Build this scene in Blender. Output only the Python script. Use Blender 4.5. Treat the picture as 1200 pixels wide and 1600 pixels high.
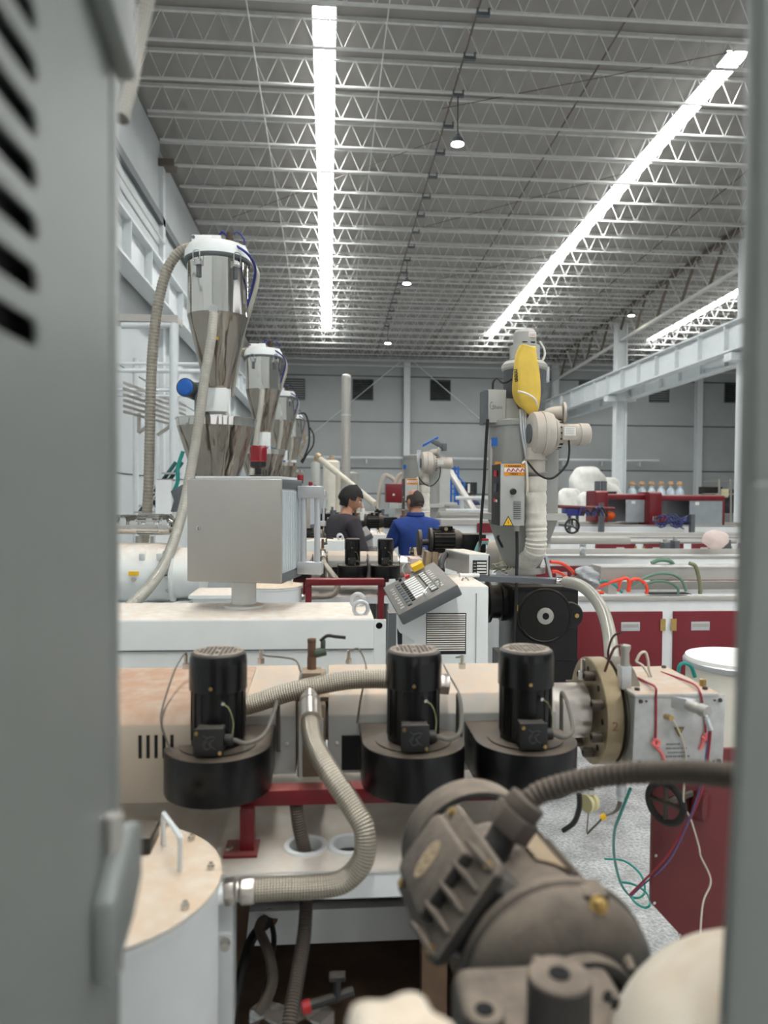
import bpy, bmesh, math, random
from mathutils import Vector, Matrix, Quaternion
from mathutils.geometry import tessellate_polygon
random.seed(7)
V = Vector
PI = math.pi
scene = bpy.context.scene
COL = scene.collection
for o in list(bpy.data.objects):
    bpy.data.objects.remove(o)

# ------------------------------------------------------------------ camera
FPX = 1150.0                       # focal length in pixels of the 1200 x 1600 frame
YAW, PITCH, ROLL = math.atan(88 / FPX), math.atan(28 / FPX), math.radians(0.4)
EYE = V((0, 0, 1.65))
cam_data = bpy.data.cameras.new('camera')
cam = bpy.data.objects.new('camera', cam_data)
COL.objects.link(cam)
CAMROT = (Matrix.Rotation(-YAW, 3, 'Z') @ Matrix.Rotation(PI / 2 - PITCH, 3, 'X') @ Matrix.Rotation(ROLL, 3, 'Z'))
cam.matrix_world = Matrix.Translation(EYE) @ CAMROT.to_4x4()
cam_data.sensor_width = 36
cam_data.lens = FPX / 1600 * 36
cam_data.clip_start = 0.02
cam_data.clip_end = 200
cam_data.dof.use_dof = True
cam_data.dof.focus_distance = 3.2
cam_data.dof.aperture_fstop = 3.2
scene.camera = cam

# ------------------------------------------------------------------ world, exposure
world = bpy.data.worlds.new('daylight')
scene.world = world
world.use_nodes = True
wbg = world.node_tree.nodes['Background']
wbg.inputs[0].default_value = (0.97, 0.98, 1.0, 1)
wbg.inputs[1].default_value = 0.9
SKYLIGHT = 40.0
scene.view_settings.view_transform = 'Standard'
scene.view_settings.look = 'None'
scene.view_settings.gamma = 1
scene.view_settings.use_curve_mapping = False
scene.view_settings.exposure = 0.33

# ------------------------------------------------------------------ helpers
def P(px, py, Y):
    """world point on the vertical plane y = Y that a photograph pixel looks at"""
    d = CAMROT @ V(((px - 600) / FPX, -(py - 800) / FPX, -1))
    return EYE + d * (Y / d.y)

def Pz(px, py, z):
    """world point at height z that a photograph pixel looks at"""
    d = CAMROT @ V(((px - 600) / FPX, -(py - 800) / FPX, -1))
    return EYE + d * ((z - EYE.z) / d.z)

def spline(pts, m=8, closed=False):
    pts = [V(p) for p in pts]
    n = len(pts)
    out = []
    rng = n if closed else n - 1
    for i in range(rng):
        if closed:
            a, b, c, d = pts[i - 1], pts[i], pts[(i + 1) % n], pts[(i + 2) % n]
        else:
            b, c = pts[i], pts[i + 1]
            a = pts[i - 1] if i else b * 2 - c
            d = pts[i + 2] if i + 2 < n else c * 2 - b
        for k in range(m):
            t = k / m
            out.append(0.5 * ((2 * b) + (c - a) * t + (2 * a - 5 * b + 4 * c - d) * t * t + (3 * b - a - 3 * c + d) * t ** 3))
    if not closed:
        out.append(pts[-1])
    return out

def frame_of(axis):
    a = V(axis).normalized()
    h = V((0, 0, 1)) if abs(a.z) < 0.9 else V((1, 0, 0))
    u = h.cross(a).normalized()
    return u, a.cross(u).normalized(), a

class MB:
    """collects shapes for one mesh object"""
    def __init__(s):
        s.v, s.f, s.uv = [], [], {}
    def add(s, vs, fs):
        b = len(s.v)
        s.v += [V(p) for p in vs]
        s.f += [tuple(b + i for i in f) for f in fs]
        return s
    def box(s, lo, hi, R=None, piv=None):
        lo, hi = V(lo), V(hi)
        vs = [V((x, y, z)) for z in (lo.z, hi.z) for y in (lo.y, hi.y) for x in (lo.x, hi.x)]
        if R is not None:
            c = V(piv) if piv is not None else (lo + hi) / 2
            vs = [c + R @ (p - c) for p in vs]
        return s.add(vs, [(0, 2, 3, 1), (4, 5, 7, 6), (0, 1, 5, 4), (2, 6, 7, 3), (0, 4, 6, 2), (1, 3, 7, 5)])
    def cbox(s, c, size, R=None):
        c, h = V(c), V(size) / 2
        return s.box(c - h, c + h, R)
    def obox(s, o, ux, uy, uz):
        """box from a corner and three edge vectors"""
        o, ux, uy, uz = V(o), V(ux), V(uy), V(uz)
        vs = [o, o + ux, o + uy, o + ux + uy, o + uz, o + ux + uz, o + uy + uz, o + ux + uy + uz]
        return s.add(vs, [(0, 2, 3, 1), (4, 5, 7, 6), (0, 1, 5, 4), (2, 6, 7, 3), (0, 4, 6, 2), (1, 3, 7, 5)])
    def lathe(s, o, axis, prof, n=28, cap=True):
        """profile of (radius, height along axis)"""
        o = V(o)
        u, w, a = frame_of(axis)
        vs, fs = [], []
        m = len(prof)
        for r, h in prof:
            for k in range(n):
                t = 2 * PI * k / n
                vs.append(o + a * h + (u * math.cos(t) + w * math.sin(t)) * r)
        for i in range(m - 1):
            for k in range(n):
                k2 = (k + 1) % n
                fs.append((i * n + k, i * n + k2, (i + 1) * n + k2, (i + 1) * n + k))
        if cap:
            fs.append(tuple(range(n - 1, -1, -1)))
            fs.append(tuple((m - 1) * n + k for k in range(n)))
        return s.add(vs, fs)
    def cyl(s, p0, p1, r0, r1=None, n=20):
        p0, p1 = V(p0), V(p1)
        return s.lathe(p0, p1 - p0, [(r0, 0), (r0 if r1 is None else r1, (p1 - p0).length)], n)
    def ring(s, o, axis, r_in, r_out, h, n=32):
        """tube section with open bore"""
        return s.lathe(o, axis, [(r_in, 0), (r_out, 0), (r_out, h), (r_in, h), (r_in, 0)], n, cap=False)
    def tube(s, pts, r, n=8, rad=None, cap=True):
        pts = [V(p) for p in pts]
        m = len(pts)
        u = None
        b = len(s.v)
        L = 0
        ls = []
        for i, p in enumerate(pts):
            t = (pts[min(i + 1, m - 1)] - pts[max(i - 1, 0)])
            t = t.normalized() if t.length > 1e-9 else V((0, 0, 1))
            if u is None:
                u = frame_of(t)[0]
            else:
                u = (u - t * u.dot(t))
                u = u.normalized() if u.length > 1e-6 else frame_of(t)[0]
                L += (p - pts[i - 1]).length
            ls.append(L)
            w = t.cross(u)
            rr = r if rad is None else rad[i]
            for k in range(n):
                a = 2 * PI * k / n
                s.v.append(p + (u * math.cos(a) + w * math.sin(a)) * rr)
        for i in range(m - 1):
            for k in range(n):
                k2 = (k + 1) % n
                s.uv[len(s.f)] = ((k / n, ls[i]), ((k + 1) / n, ls[i]), ((k + 1) / n, ls[i + 1]), (k / n, ls[i + 1]))
                s.f.append((b + i * n + k, b + i * n + k2, b + (i + 1) * n + k2, b + (i + 1) * n + k))
        if cap:
            s.f.append(tuple(b + k for k in range(n - 1, -1, -1)))
            s.f.append(tuple(b + (m - 1) * n + k for k in range(n)))
        return s
    def corrugated(s, pts, r, pitch, depth=0.14, n=14):
        """hose with real ribs"""
        pts = [V(p) for p in pts]
        d = [0]
        for i in range(1, len(pts)):
            d.append(d[-1] + (pts[i] - pts[i - 1]).length)
        cnt = max(3, int(d[-1] / pitch))
        out, rad = [], []
        j = 0
        for i in range(cnt * 4 + 1):
            t = d[-1] * i / (cnt * 4)
            while j < len(d) - 2 and d[j + 1] < t:
                j += 1
            q = (t - d[j]) / max(1e-9, d[j + 1] - d[j])
            out.append(pts[j].lerp(pts[j + 1], min(1, q)))
            rad.append(r * (1 - depth * (0, 0.5, 1, 0.5)[i % 4]))
        return s.tube(out, r, n, rad)
    def prism(s, poly, o, u, w, ext):
        o, u, w, ext = V(o), V(u), V(w), V(ext)
        n = len(poly)
        vs = [o + u * x + w * y for x, y in poly]
        vs += [p + ext for p in vs]
        return s.add(vs, [tuple(range(n))[::-1], tuple(range(n, 2 * n))] + [(i, (i + 1) % n, n + (i + 1) % n, n + i) for i in range(n)])
    def plate(s, outer, holes, o, u, w, ext):
        """flat plate with holes cut through it"""
        o, u, w, ext = V(o), V(u), V(w), V(ext)
        loops = [outer] + list(holes)
        flat = [p for l in loops for p in l]
        tris = tessellate_polygon([[V((x, y, 0)) for x, y in l] for l in loops])
        n = len(flat)
        vs = [o + u * x + w * y for x, y in flat]
        vs += [p + ext for p in vs]
        fs = [tuple(t) for t in tris] + [tuple(n + i for i in reversed(t)) for t in tris]
        b = 0
        for l in loops:
            m = len(l)
            fs += [(b + i, b + (i + 1) % m, n + b + (i + 1) % m, n + b + i) for i in range(m)]
            b += m
        return s.add(vs, fs)
    def ball(s, c, r, sx=1, sy=1, sz=1, n=16, m=10, R=None):
        c = V(c)
        vs, fs = [], []
        for i in range(m + 1):
            a = PI * i / m - PI / 2
            for k in range(n):
                t = 2 * PI * k / n
                q = V((math.cos(a) * math.cos(t) * sx, math.cos(a) * math.sin(t) * sy, math.sin(a) * sz)) * r
                vs.append(c + (R @ q if R is not None else q))
        for i in range(m):
            for k in range(n):
                fs.append((i * n + k, i * n + (k + 1) % n, (i + 1) * n + (k + 1) % n, (i + 1) * n + k))
        return s.add(vs, fs)
    def build(s, name, m, parent=None, bevel=0.0, seg=2, ang=35, flat=False):
        org = V((0, 0, 0))
        q = parent
        while q is not None:
            org = org + q.location
            q = q.parent
        me = bpy.data.meshes.new(name)
        me.from_pydata([p - org for p in s.v], [], s.f)
        if s.uv:
            ul = me.uv_layers.new(name='uv')
            for fi, quad in s.uv.items():
                pl = me.polygons[fi]
                for li, c in zip(pl.loop_indices, quad):
                    ul.data[li].uv = c
        bm = bmesh.new()
        bm.from_mesh(me)
        bmesh.ops.remove_doubles(bm, verts=bm.verts, dist=1e-6)
        bmesh.ops.recalc_face_normals(bm, faces=bm.faces)
        lim = math.radians(ang)
        if bevel:
            es = [e for e in bm.edges if len(e.link_faces) == 2 and e.calc_face_angle(0) > lim]
            bmesh.ops.bevel(bm, geom=es, offset=bevel, segments=seg, profile=0.5, affect='EDGES', clamp_overlap=True)
        for e in bm.edges:
            e.smooth = len(e.link_faces) == 2 and e.calc_face_angle(0) < lim
        for f in bm.faces:
            f.smooth = not flat
        bm.to_mesh(me)
        bm.free()
        o = bpy.data.objects.new(name, me)
        COL.objects.link(o)
        if m is not None:
            me.materials.append(m)
        if parent is not None:
            o.parent = parent
        return o

def tag(o, label, cat=None, group=None, kind=None):
    o['label'] = label
    if cat:
        o['category'] = cat
    if group:
        o['group'] = group
    if kind:
        o['kind'] = kind
    return o

def thing(name, label, cat, loc, group=None, kind=None):
    o = bpy.data.objects.new(name, None)
    COL.objects.link(o)
    o.location = loc
    o.empty_display_size = 0.1
    return tag(o, label, cat, group, kind)

def dup(o, off, label=None, parent=None, rot=None, skip=()):
    """copy a thing with its parts and sub-parts, moved by off"""
    c = o.copy()
    COL.objects.link(c)
    c.parent = parent
    if parent is None:
        c.location = o.location + V(off)
        if label:
            c['label'] = label
    for ch in o.children:
        if ch.name.split('.')[0] not in skip:
            dup(ch, off, None, c, None, skip)
    return c

# ------------------------------------------------------------------ materials
MATS = {}
def principled(name):
    m = bpy.data.materials.new(name)
    m.use_nodes = True
    nt = m.node_tree
    return m, nt, nt.nodes['Principled BSDF']

def srgb(r, g, b):
    def f(c):
        c /= 255
        return c / 12.92 if c <= 0.04045 else ((c + 0.055) / 1.055) ** 2.4
    return (f(r), f(g), f(b), 1)

def mat(name, col, rough=0.5, metal=0.0, dust=0.0, dcol=(196, 172, 148), var=0.08, scale=9.0, bump=0.0, bscale=60.0, spec=0.5, coat=0.0):
    """paint or metal with mottled tone and, on upward faces, settled dust"""
    m, nt, b = principled(name)
    N, L = nt.nodes, nt.links
    c = srgb(*col)
    tc = N.new('ShaderNodeTexCoord')
    nz = N.new('ShaderNodeTexNoise')
    nz.inputs['Scale'].default_value = scale
    nz.inputs['Detail'].default_value = 6
    L.new(tc.outputs['Object'], nz.inputs['Vector'])
    rp = N.new('ShaderNodeValToRGB')
    rp.color_ramp.elements[0].position = 0.32
    rp.color_ramp.elements[1].position = 0.68
    rp.color_ramp.elements[0].color = tuple(x * (1 - var) for x in c[:3]) + (1,)
    rp.color_ramp.elements[1].color = tuple(min(1, x * (1 + var)) for x in c[:3]) + (1,)
    L.new(nz.outputs['Fac'], rp.inputs[0])
    colout = rp.outputs[0]
    rout = None
    if dust:
        ge = N.new('ShaderNodeNewGeometry')
        sx = N.new('ShaderNodeSeparateXYZ')
        L.new(ge.outputs['Normal'], sx.inputs[0])
        mr = N.new('ShaderNodeMapRange')
        mr.inputs[1].default_value = 0.25
        mr.inputs[2].default_value = 0.95
        L.new(sx.outputs['Z'], mr.inputs[0])
        n2 = N.new('ShaderNodeTexNoise')
        n2.inputs['Scale'].default_value = 26
        n2.inputs['Detail'].default_value = 8
        L.new(tc.outputs['Object'], n2.inputs['Vector'])
        r2 = N.new('ShaderNodeMapRange')
        r2.inputs[1].default_value = 0.25
        r2.inputs[2].default_value = 0.62
        r2.inputs[3].default_value = 0.35
        L.new(n2.outputs['Fac'], r2.inputs[0])
        mu = N.new('ShaderNodeMath')
        mu.operation = 'MULTIPLY'
        L.new(mr.outputs[0], mu.inputs[0])
        L.new(r2.outputs[0], mu.inputs[1])
        mu2 = N.new('ShaderNodeMath')
        mu2.operation = 'MULTIPLY'
        mu2.inputs[1].default_value = dust
        L.new(mu.outputs[0], mu2.inputs[0])
        mx = N.new('ShaderNodeMixRGB')
        mx.inputs[2].default_value = srgb(*dcol)
        L.new(mu2.outputs[0], mx.inputs[0])
        L.new(colout, mx.inputs[1])
        colout = mx.outputs[0]
        rr = N.new('ShaderNodeMapRange')
        rr.inputs[3].default_value = rough
        rr.inputs[4].default_value = 0.95
        L.new(mu2.outputs[0], rr.inputs[0])
        L.new(rr.outputs[0], b.inputs['Roughness'])
        if metal:
            rm = N.new('ShaderNodeMapRange')
            rm.inputs[3].default_value = metal
            rm.inputs[4].default_value = 0.0
            L.new(mu2.outputs[0], rm.inputs[0])
            L.new(rm.outputs[0], b.inputs['Metallic'])
    else:
        b.inputs['Roughness'].default_value = rough
        b.inputs['Metallic'].default_value = metal
    L.new(colout, b.inputs['Base Color'])
    b.inputs['Specular IOR Level'].default_value = spec
    if coat:
        b.inputs['Coat Weight'].default_value = coat
    if bump:
        n3 = N.new('ShaderNodeTexNoise')
        n3.inputs['Scale'].default_value = bscale
        n3.inputs['Detail'].default_value = 4
        L.new(tc.outputs['Object'], n3.inputs['Vector'])
        bp = N.new('ShaderNodeBump')
        bp.inputs['Strength'].default_value = bump
        bp.inputs['Distance'].default_value = 0.01
        L.new(n3.outputs['Fac'], bp.inputs['Height'])
        L.new(bp.outputs[0], b.inputs['Normal'])
    MATS[name] = m
    return m

def emit(name, col, strength):
    m, nt, b = principled(name)
    b.inputs['Base Color'].default_value = (0.8, 0.8, 0.8, 1)
    b.inputs['Emission Color'].default_value = col
    b.inputs['Emission Strength'].default_value = strength
    return m

def braid(name, lo, hi, pitch=0.0075, strands=9.0, metal=1.0, rough=0.32):
    """woven hose: two crossing sets of strands following the hose's own length"""
    m, nt, b = principled(name)
    N, L = nt.nodes, nt.links
    uv = N.new('ShaderNodeUVMap')
    sx = N.new('ShaderNodeSeparateXYZ')
    L.new(uv.outputs[0], sx.inputs[0])
    outs = []
    for sg in (1, -1):
        a = N.new('ShaderNodeMath'); a.operation = 'MULTIPLY'; a.inputs[1].default_value = sg * strands
        L.new(sx.outputs[0], a.inputs[0])
        c = N.new('ShaderNodeMath'); c.operation = 'MULTIPLY'; c.inputs[1].default_value = 1 / pitch
        L.new(sx.outputs[1], c.inputs[0])
        d = N.new('ShaderNodeMath'); d.operation = 'ADD'
        L.new(a.outputs[0], d.inputs[0]); L.new(c.outputs[0], d.inputs[1])
        e = N.new('ShaderNodeMath'); e.operation = 'MULTIPLY'; e.inputs[1].default_value = 2 * PI
        L.new(d.outputs[0], e.inputs[0])
        s = N.new('ShaderNodeMath'); s.operation = 'SINE'
        L.new(e.outputs[0], s.inputs[0])
        outs.append(s)
    mx = N.new('ShaderNodeMath'); mx.operation = 'MULTIPLY'
    L.new(outs[0].outputs[0], mx.inputs[0]); L.new(outs[1].outputs[0], mx.inputs[1])
    mr = N.new('ShaderNodeMapRange'); mr.inputs[1].default_value = -1
    L.new(mx.outputs[0], mr.inputs[0])
    rp = N.new('ShaderNodeMixRGB')
    rp.inputs[1].default_value = srgb(*lo); rp.inputs[2].default_value = srgb(*hi)
    L.new(mr.outputs[0], rp.inputs[0])
    L.new(rp.outputs[0], b.inputs['Base Color'])
    bp = N.new('ShaderNodeBump'); bp.inputs['Strength'].default_value = 0.8; bp.inputs['Distance'].default_value = 0.002
    L.new(mr.outputs[0], bp.inputs['Height']); L.new(bp.outputs[0], b.inputs['Normal'])
    b.inputs['Metallic'].default_value = metal
    b.inputs['Roughness'].default_value = rough
    return m

M_white = mat('white_paint', (226, 229, 228), 0.45, dust=0.75, dcol=(214, 190, 165), var=0.03)
M_whiteclean = mat('white_steel', (226, 228, 228), 0.5, var=0.03)
M_cream = mat('dusty_cream_lid', (225, 217, 205), 0.6, dust=1.0, dcol=(214, 190, 165), var=0.05, scale=40)
M_cabinet = mat('grey_enamel', (126, 130, 127), 0.42, var=0.03, bump=0.05, bscale=300)
M_cabdark = mat('grey_gasket', (62, 66, 66), 0.7)
M_black = mat('black_recess', (14, 14, 14), 0.9)
M_motor = mat('black_motor_enamel', (14, 14, 15), 0.3, spec=0.35, dust=0.5, dcol=(138, 122, 106), var=0.15, scale=14)
M_motorcap = mat('black_fan_cowl', (14, 14, 15), 0.26, spec=0.4, dust=0.35, dcol=(120, 108, 98), var=0.15)
M_grille = mat('dusty_grille', (150, 138, 126), 0.8, var=0.15, scale=60)
M_box = mat('dark_terminal_box', (28, 28, 29), 0.55, dust=0.6, dcol=(120, 112, 104), var=0.1)
M_boxmark = mat('terminal_box_mark', (66, 66, 67), 0.6)
M_beige = mat('beige_heater_cover', (186, 172, 156), 0.5, dust=0.95, dcol=(178, 142, 118), var=0.06)
M_heater = mat('grey_heater_cover', (172, 172, 168), 0.45, dust=0.9, dcol=(205, 180, 156), var=0.05)
M_rust = mat('rusty_steel', (112, 84, 66), 0.8, metal=0.2, var=0.35, scale=18, bump=0.3)
M_castiron = mat('brown_flange', (128, 112, 94), 0.6, metal=0.4, dust=0.6, var=0.2)
M_steel = mat('machined_steel', (196, 188, 180), 0.3, metal=0.9, var=0.12, scale=12)
M_brass = mat('brass', (178, 150, 96), 0.32, metal=0.9, var=0.12)
M_flange = mat('bronzed_flange', (150, 134, 108), 0.42, metal=0.75, var=0.18, scale=14)
M_flangedark = mat('dark_flange', (108, 100, 88), 0.5, metal=0.6, var=0.25, scale=16)
M_bolt = mat('dark_bolt', (84, 74, 66), 0.5, metal=0.6, var=0.2)
M_chrome = mat('bright_zinc', (205, 205, 202), 0.25, metal=1.0, var=0.08)
M_alu = mat('brushed_aluminium', (196, 198, 200), 0.4, metal=0.5, var=0.04)
M_aludull = mat('dull_aluminium_plate', (188, 188, 186), 0.55, metal=0.35, dust=0.8, dcol=(190, 160, 132), var=0.14, scale=30)
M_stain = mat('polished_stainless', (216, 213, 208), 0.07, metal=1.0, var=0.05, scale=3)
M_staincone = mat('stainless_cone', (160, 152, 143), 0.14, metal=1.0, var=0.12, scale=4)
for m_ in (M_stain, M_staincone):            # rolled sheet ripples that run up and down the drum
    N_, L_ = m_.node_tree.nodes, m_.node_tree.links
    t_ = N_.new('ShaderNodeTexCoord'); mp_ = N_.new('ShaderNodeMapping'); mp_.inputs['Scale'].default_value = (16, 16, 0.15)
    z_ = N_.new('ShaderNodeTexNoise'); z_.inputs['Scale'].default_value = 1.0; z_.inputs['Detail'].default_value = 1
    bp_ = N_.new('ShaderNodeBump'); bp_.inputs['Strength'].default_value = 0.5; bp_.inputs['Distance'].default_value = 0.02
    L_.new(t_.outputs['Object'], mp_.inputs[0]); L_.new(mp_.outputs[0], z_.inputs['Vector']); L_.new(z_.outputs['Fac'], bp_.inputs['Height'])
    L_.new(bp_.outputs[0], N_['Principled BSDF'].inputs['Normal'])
M_panelgrey = mat('brushed_panel', (178, 174, 168), 0.42, metal=0.45, var=0.02)
M_ribalu = mat('light_alu_side', (205, 212, 218), 0.45, metal=0.2, var=0.02)
M_dkgrey = mat('dark_grey_trim', (88, 92, 96), 0.5, var=0.05)
M_ctlgrey = mat('console_grey', (92, 95, 97), 0.5, dust=0.25, var=0.05)
M_red = mat('maroon_paint', (110, 12, 26), 0.35, dust=0.5, dcol=(190, 120, 110), var=0.06)
M_redplate = mat('dark_red_plate', (104, 36, 38), 0.5, var=0.08)
M_redlamp = mat('red_beacon', (132, 6, 24), 0.25, var=0.05, coat=0.5)
M_blackplastic = mat('black_plastic', (22, 22, 24), 0.4, dust=0.2)
M_rubber = mat('black_rubber', (28, 27, 26), 0.6)
M_dustmotor = mat('dusty_grey_cast', (52, 49, 46), 0.75, dust=0.95, dcol=(138, 124, 111), var=0.22, scale=22, bump=0.15, bscale=120)
M_dustdark = mat('dusty_dark_conduit', (72, 64, 58), 0.7, dust=0.6, dcol=(128, 114, 102), var=0.12)
M_plate = mat('dusty_nameplate', (176, 154, 126), 0.45, metal=0.4, var=0.15)
M_creamtank = mat('cream_vessel', (226, 220, 206), 0.45, dust=0.6, dcol=(200, 168, 136), var=0.05)
M_dryer = mat('dryer_grey', (176, 176, 172), 0.45, dust=0.5, var=0.04)
M_dryershell = mat('dryer_shell_grey', (150, 150, 146), 0.45, dust=0.4, var=0.04)  # darker grey for the dryer shell and cone
M_blowgrey = mat('warm_grey_blower', (186, 178, 168), 0.5, dust=0.5, var=0.06)
M_yellow = mat('yellow_cloth', (224, 190, 84), 0.8, var=0.06, scale=14, bump=0.25, bscale=18)
M_yellowplain = mat('yellow_print', (240, 190, 30), 0.6)
M_orange = mat('orange_print', (232, 150, 30), 0.6)
M_wrap = mat('white_insulation_wrap', (216, 211, 200), 0.8, var=0.1, scale=18, bump=0.4, bscale=25)
M_blue = mat('blue_enamel', (20, 92, 176), 0.35, var=0.08)
M_clearhose = mat('clear_ribbed_hose', (160, 156, 146), 0.16, var=0.06, spec=0.6)
M_greyhose = mat('grey_ribbed_hose', (146, 140, 128), 0.45, dust=0.7, dcol=(196, 170, 144), var=0.06)
M_cable = mat('grey_cable', (100, 95, 88), 0.6)
M_cablew = mat('cream_cable', (206, 198, 182), 0.6)
M_cableb = mat('blue_cable', (36, 44, 120), 0.5)
M_green = mat('teal_hose', (20, 132, 122), 0.4)
M_dkgreen = mat('grey_green_hose', (96, 128, 110), 0.45)
M_orangehose = mat('orange_red_hose', (236, 74, 48), 0.4)
M_redwire = mat('red_cord', (156, 46, 56), 0.7)
M_pinkwire = mat('pink_cord', (226, 110, 108), 0.7)
M_bluewire = mat('violet_wire', (100, 92, 138), 0.5)
M_sticker = mat('white_print', (232, 230, 226), 0.6, var=0.02)
M_print = mat('black_print', (24, 24, 24), 0.6)
M_redprint = mat('red_print', (186, 36, 48), 0.6)
M_skin = mat('skin', (186, 134, 108), 0.55, var=0.06, scale=30)
M_hair = mat('black_hair', (16, 14, 14), 0.75, var=0.3, scale=90, bump=0.6, bscale=160)
M_hairg = mat('greying_hair', (52, 44, 40), 0.75, var=0.3, scale=90, bump=0.5, bscale=160)
M_shirtblue = mat('royal_blue_cotton', (24, 54, 120), 0.85, var=0.12, scale=14, bump=0.35, bscale=20)
M_shirtdark = mat('charcoal_knit', (52, 48, 54), 0.9, var=0.12, scale=14, bump=0.35, bscale=20)
M_trouser = mat('dark_trousers', (40, 42, 52), 0.9)
M_sack = mat('white_sack', (222, 220, 214), 0.7, var=0.06, bump=0.5, bscale=9)
M_pinksack = mat('pale_pink_sack', (216, 196, 188), 0.7, var=0.06, bump=0.4, bscale=12)
M_wood = mat('pallet_wood', (170, 134, 98), 0.8, var=0.2)
M_joist = mat('roof_steel_white', (205, 205, 202), 0.5, var=0.05)
M_joistdark = mat('roof_steel_brown', (104, 92, 82), 0.6, var=0.15)
M_column = mat('column_white', (214, 218, 220), 0.5, var=0.03)
M_wallpanel = mat('wall_panel_grey', (168, 172, 172), 0.75, var=0.05, scale=0.6)
M_wallleft = mat('wall_left_grey', (198, 203, 204), 0.75, var=0.05, scale=0.8, bump=0.1, bscale=6)
M_vent = mat('vent_louvre_dark', (58, 58, 58), 0.7, var=0.15)
M_brown = mat('brown_dirty_tray', (98, 76, 58), 0.85, var=0.3, scale=12)
M_table = mat('white_machine_bed', (216, 214, 208), 0.32, dust=0.45, dcol=(206, 178, 150), var=0.06, scale=14)
M_glassw = mat('window_guard', (150, 156, 160), 0.15, var=0.05, spec=0.8)
M_bracedhose = braid('braided_steel_hose', (104, 96, 84), (218, 208, 192), pitch=0.0105, strands=15.0)
M_braidclear = braid('braided_clear_hose', (142, 136, 124), (206, 202, 192), pitch=0.012, strands=7, metal=0.0, rough=0.35)
M_sky = emit('daylit_skylight', (0.98, 1.0, 0.98, 1), SKYLIGHT)
M_lamp = emit('lamp_glow', (0.98, 0.95, 1.0, 1), 60.0)
M_lampw = emit('warm_lamp_glow', (1.0, 1.0, 0.72, 1), 40.0)

# clear plastic
M_clear, nt_, b_ = principled('clear_plastic')
b_.inputs['Base Color'].default_value = (0.85, 0.9, 0.92, 1)
b_.inputs['Transmission Weight'].default_value = 0.85
b_.inputs['Roughness'].default_value = 0.15

# floor: worn epoxy concrete
M_floor, nt_, b_ = principled('worn_concrete')
tc_ = nt_.nodes.new('ShaderNodeTexCoord')
nz_ = nt_.nodes.new('ShaderNodeTexNoise'); nz_.inputs['Scale'].default_value = 5; nz_.inputs['Detail'].default_value = 10
nt_.links.new(tc_.outputs['Object'], nz_.inputs['Vector'])
n2_ = nt_.nodes.new('ShaderNodeTexNoise'); n2_.inputs['Scale'].default_value = 70; n2_.inputs['Detail'].default_value = 6
nt_.links.new(tc_.outputs['Object'], n2_.inputs['Vector'])
ad_ = nt_.nodes.new('ShaderNodeMath'); ad_.operation = 'MULTIPLY'
nt_.links.new(nz_.outputs['Fac'], ad_.inputs[0]); nt_.links.new(n2_.outputs['Fac'], ad_.inputs[1])
rp_ = nt_.nodes.new('ShaderNodeValToRGB')
rp_.color_ramp.elements[0].position = 0.14; rp_.color_ramp.elements[0].color = srgb(128, 128, 126)
rp_.color_ramp.elements[1].position = 0.36; rp_.color_ramp.elements[1].color = srgb(196, 198, 198)
nt_.links.new(ad_.outputs[0], rp_.inputs[0]); nt_.links.new(rp_.outputs[0], b_.inputs['Base Color'])
b_.inputs['Roughness'].default_value = 0.4

# roof deck: ribbed sheet
M_roof, nt_, b_ = principled('roof_sheet')
tc_ = nt_.nodes.new('ShaderNodeTexCoord')
wv_ = nt_.nodes.new('ShaderNodeTexWave'); wv_.bands_direction = 'X'; wv_.inputs['Scale'].default_value = 0.8
nt_.links.new(tc_.outputs['Object'], wv_.inputs['Vector'])
bp_ = nt_.nodes.new('ShaderNodeBump'); bp_.inputs['Strength'].default_value = 0.35; bp_.inputs['Distance'].default_value = 0.05
nt_.links.new(wv_.outputs['Fac'], bp_.inputs['Height']); nt_.links.new(bp_.outputs[0], b_.inputs['Normal'])
b_.inputs['Base Color'].default_value = srgb(144, 140, 136)
b_.inputs['Roughness'].default_value = 0.5

def text_mesh(name, s, size, m, o, u, w, parent, depth=0.0004):
    """lettering as thin raised print: o = lower left corner, u = reading direction, w = up"""
    cu = bpy.data.curves.new(name, 'FONT')
    cu.body = s
    cu.size = size
    cu.extrude = depth
    cu.resolution_u = 3
    t = bpy.data.objects.new(name, cu)
    COL.objects.link(t)
    me = bpy.data.meshes.new_from_object(t)
    bpy.data.objects.remove(t)
    u, w = V(u).normalized(), V(w).normalized()
    n = u.cross(w)
    org = V((0, 0, 0))
    q = parent
    while q is not None:
        org = org + q.location
        q = q.parent
    for p in me.vertices:
        p.co = V(o) + u * p.co.x + w * p.co.y + n * p.co.z - org
    me.materials.clear()
    me.materials.append(m)
    r = bpy.data.objects.new(name, me)
    COL.objects.link(r)
    r.parent = parent
    return r

def circle(cx, cy, r, n=20, a0=0.0):
    return [(cx + r * math.cos(a0 + 2 * PI * k / n), cy + r * math.sin(a0 + 2 * PI * k / n)) for k in range(n)]

def slot(cx, cy, w, h, n=5):
    """upright or flat slot with round ends"""
    pts = []
    if w >= h:
        r = h / 2
        for k in range(n + 1):
            a = -PI / 2 + PI * k / n
            pts.append((cx + w / 2 - r + r * math.cos(a), cy + r * math.sin(a)))
        for k in range(n + 1):
            a = PI / 2 + PI * k / n
            pts.append((cx - w / 2 + r + r * math.cos(a), cy + r * math.sin(a)))
    else:
        r = w / 2
        for k in range(n + 1):
            a = PI * k / n
            pts.append((cx + r * math.cos(a), cy + h / 2 - r + r * math.sin(a)))
        for k in range(n + 1):
            a = PI + PI * k / n
            pts.append((cx + r * math.cos(a), cy - h / 2 + r + r * math.sin(a)))
    return pts

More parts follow.
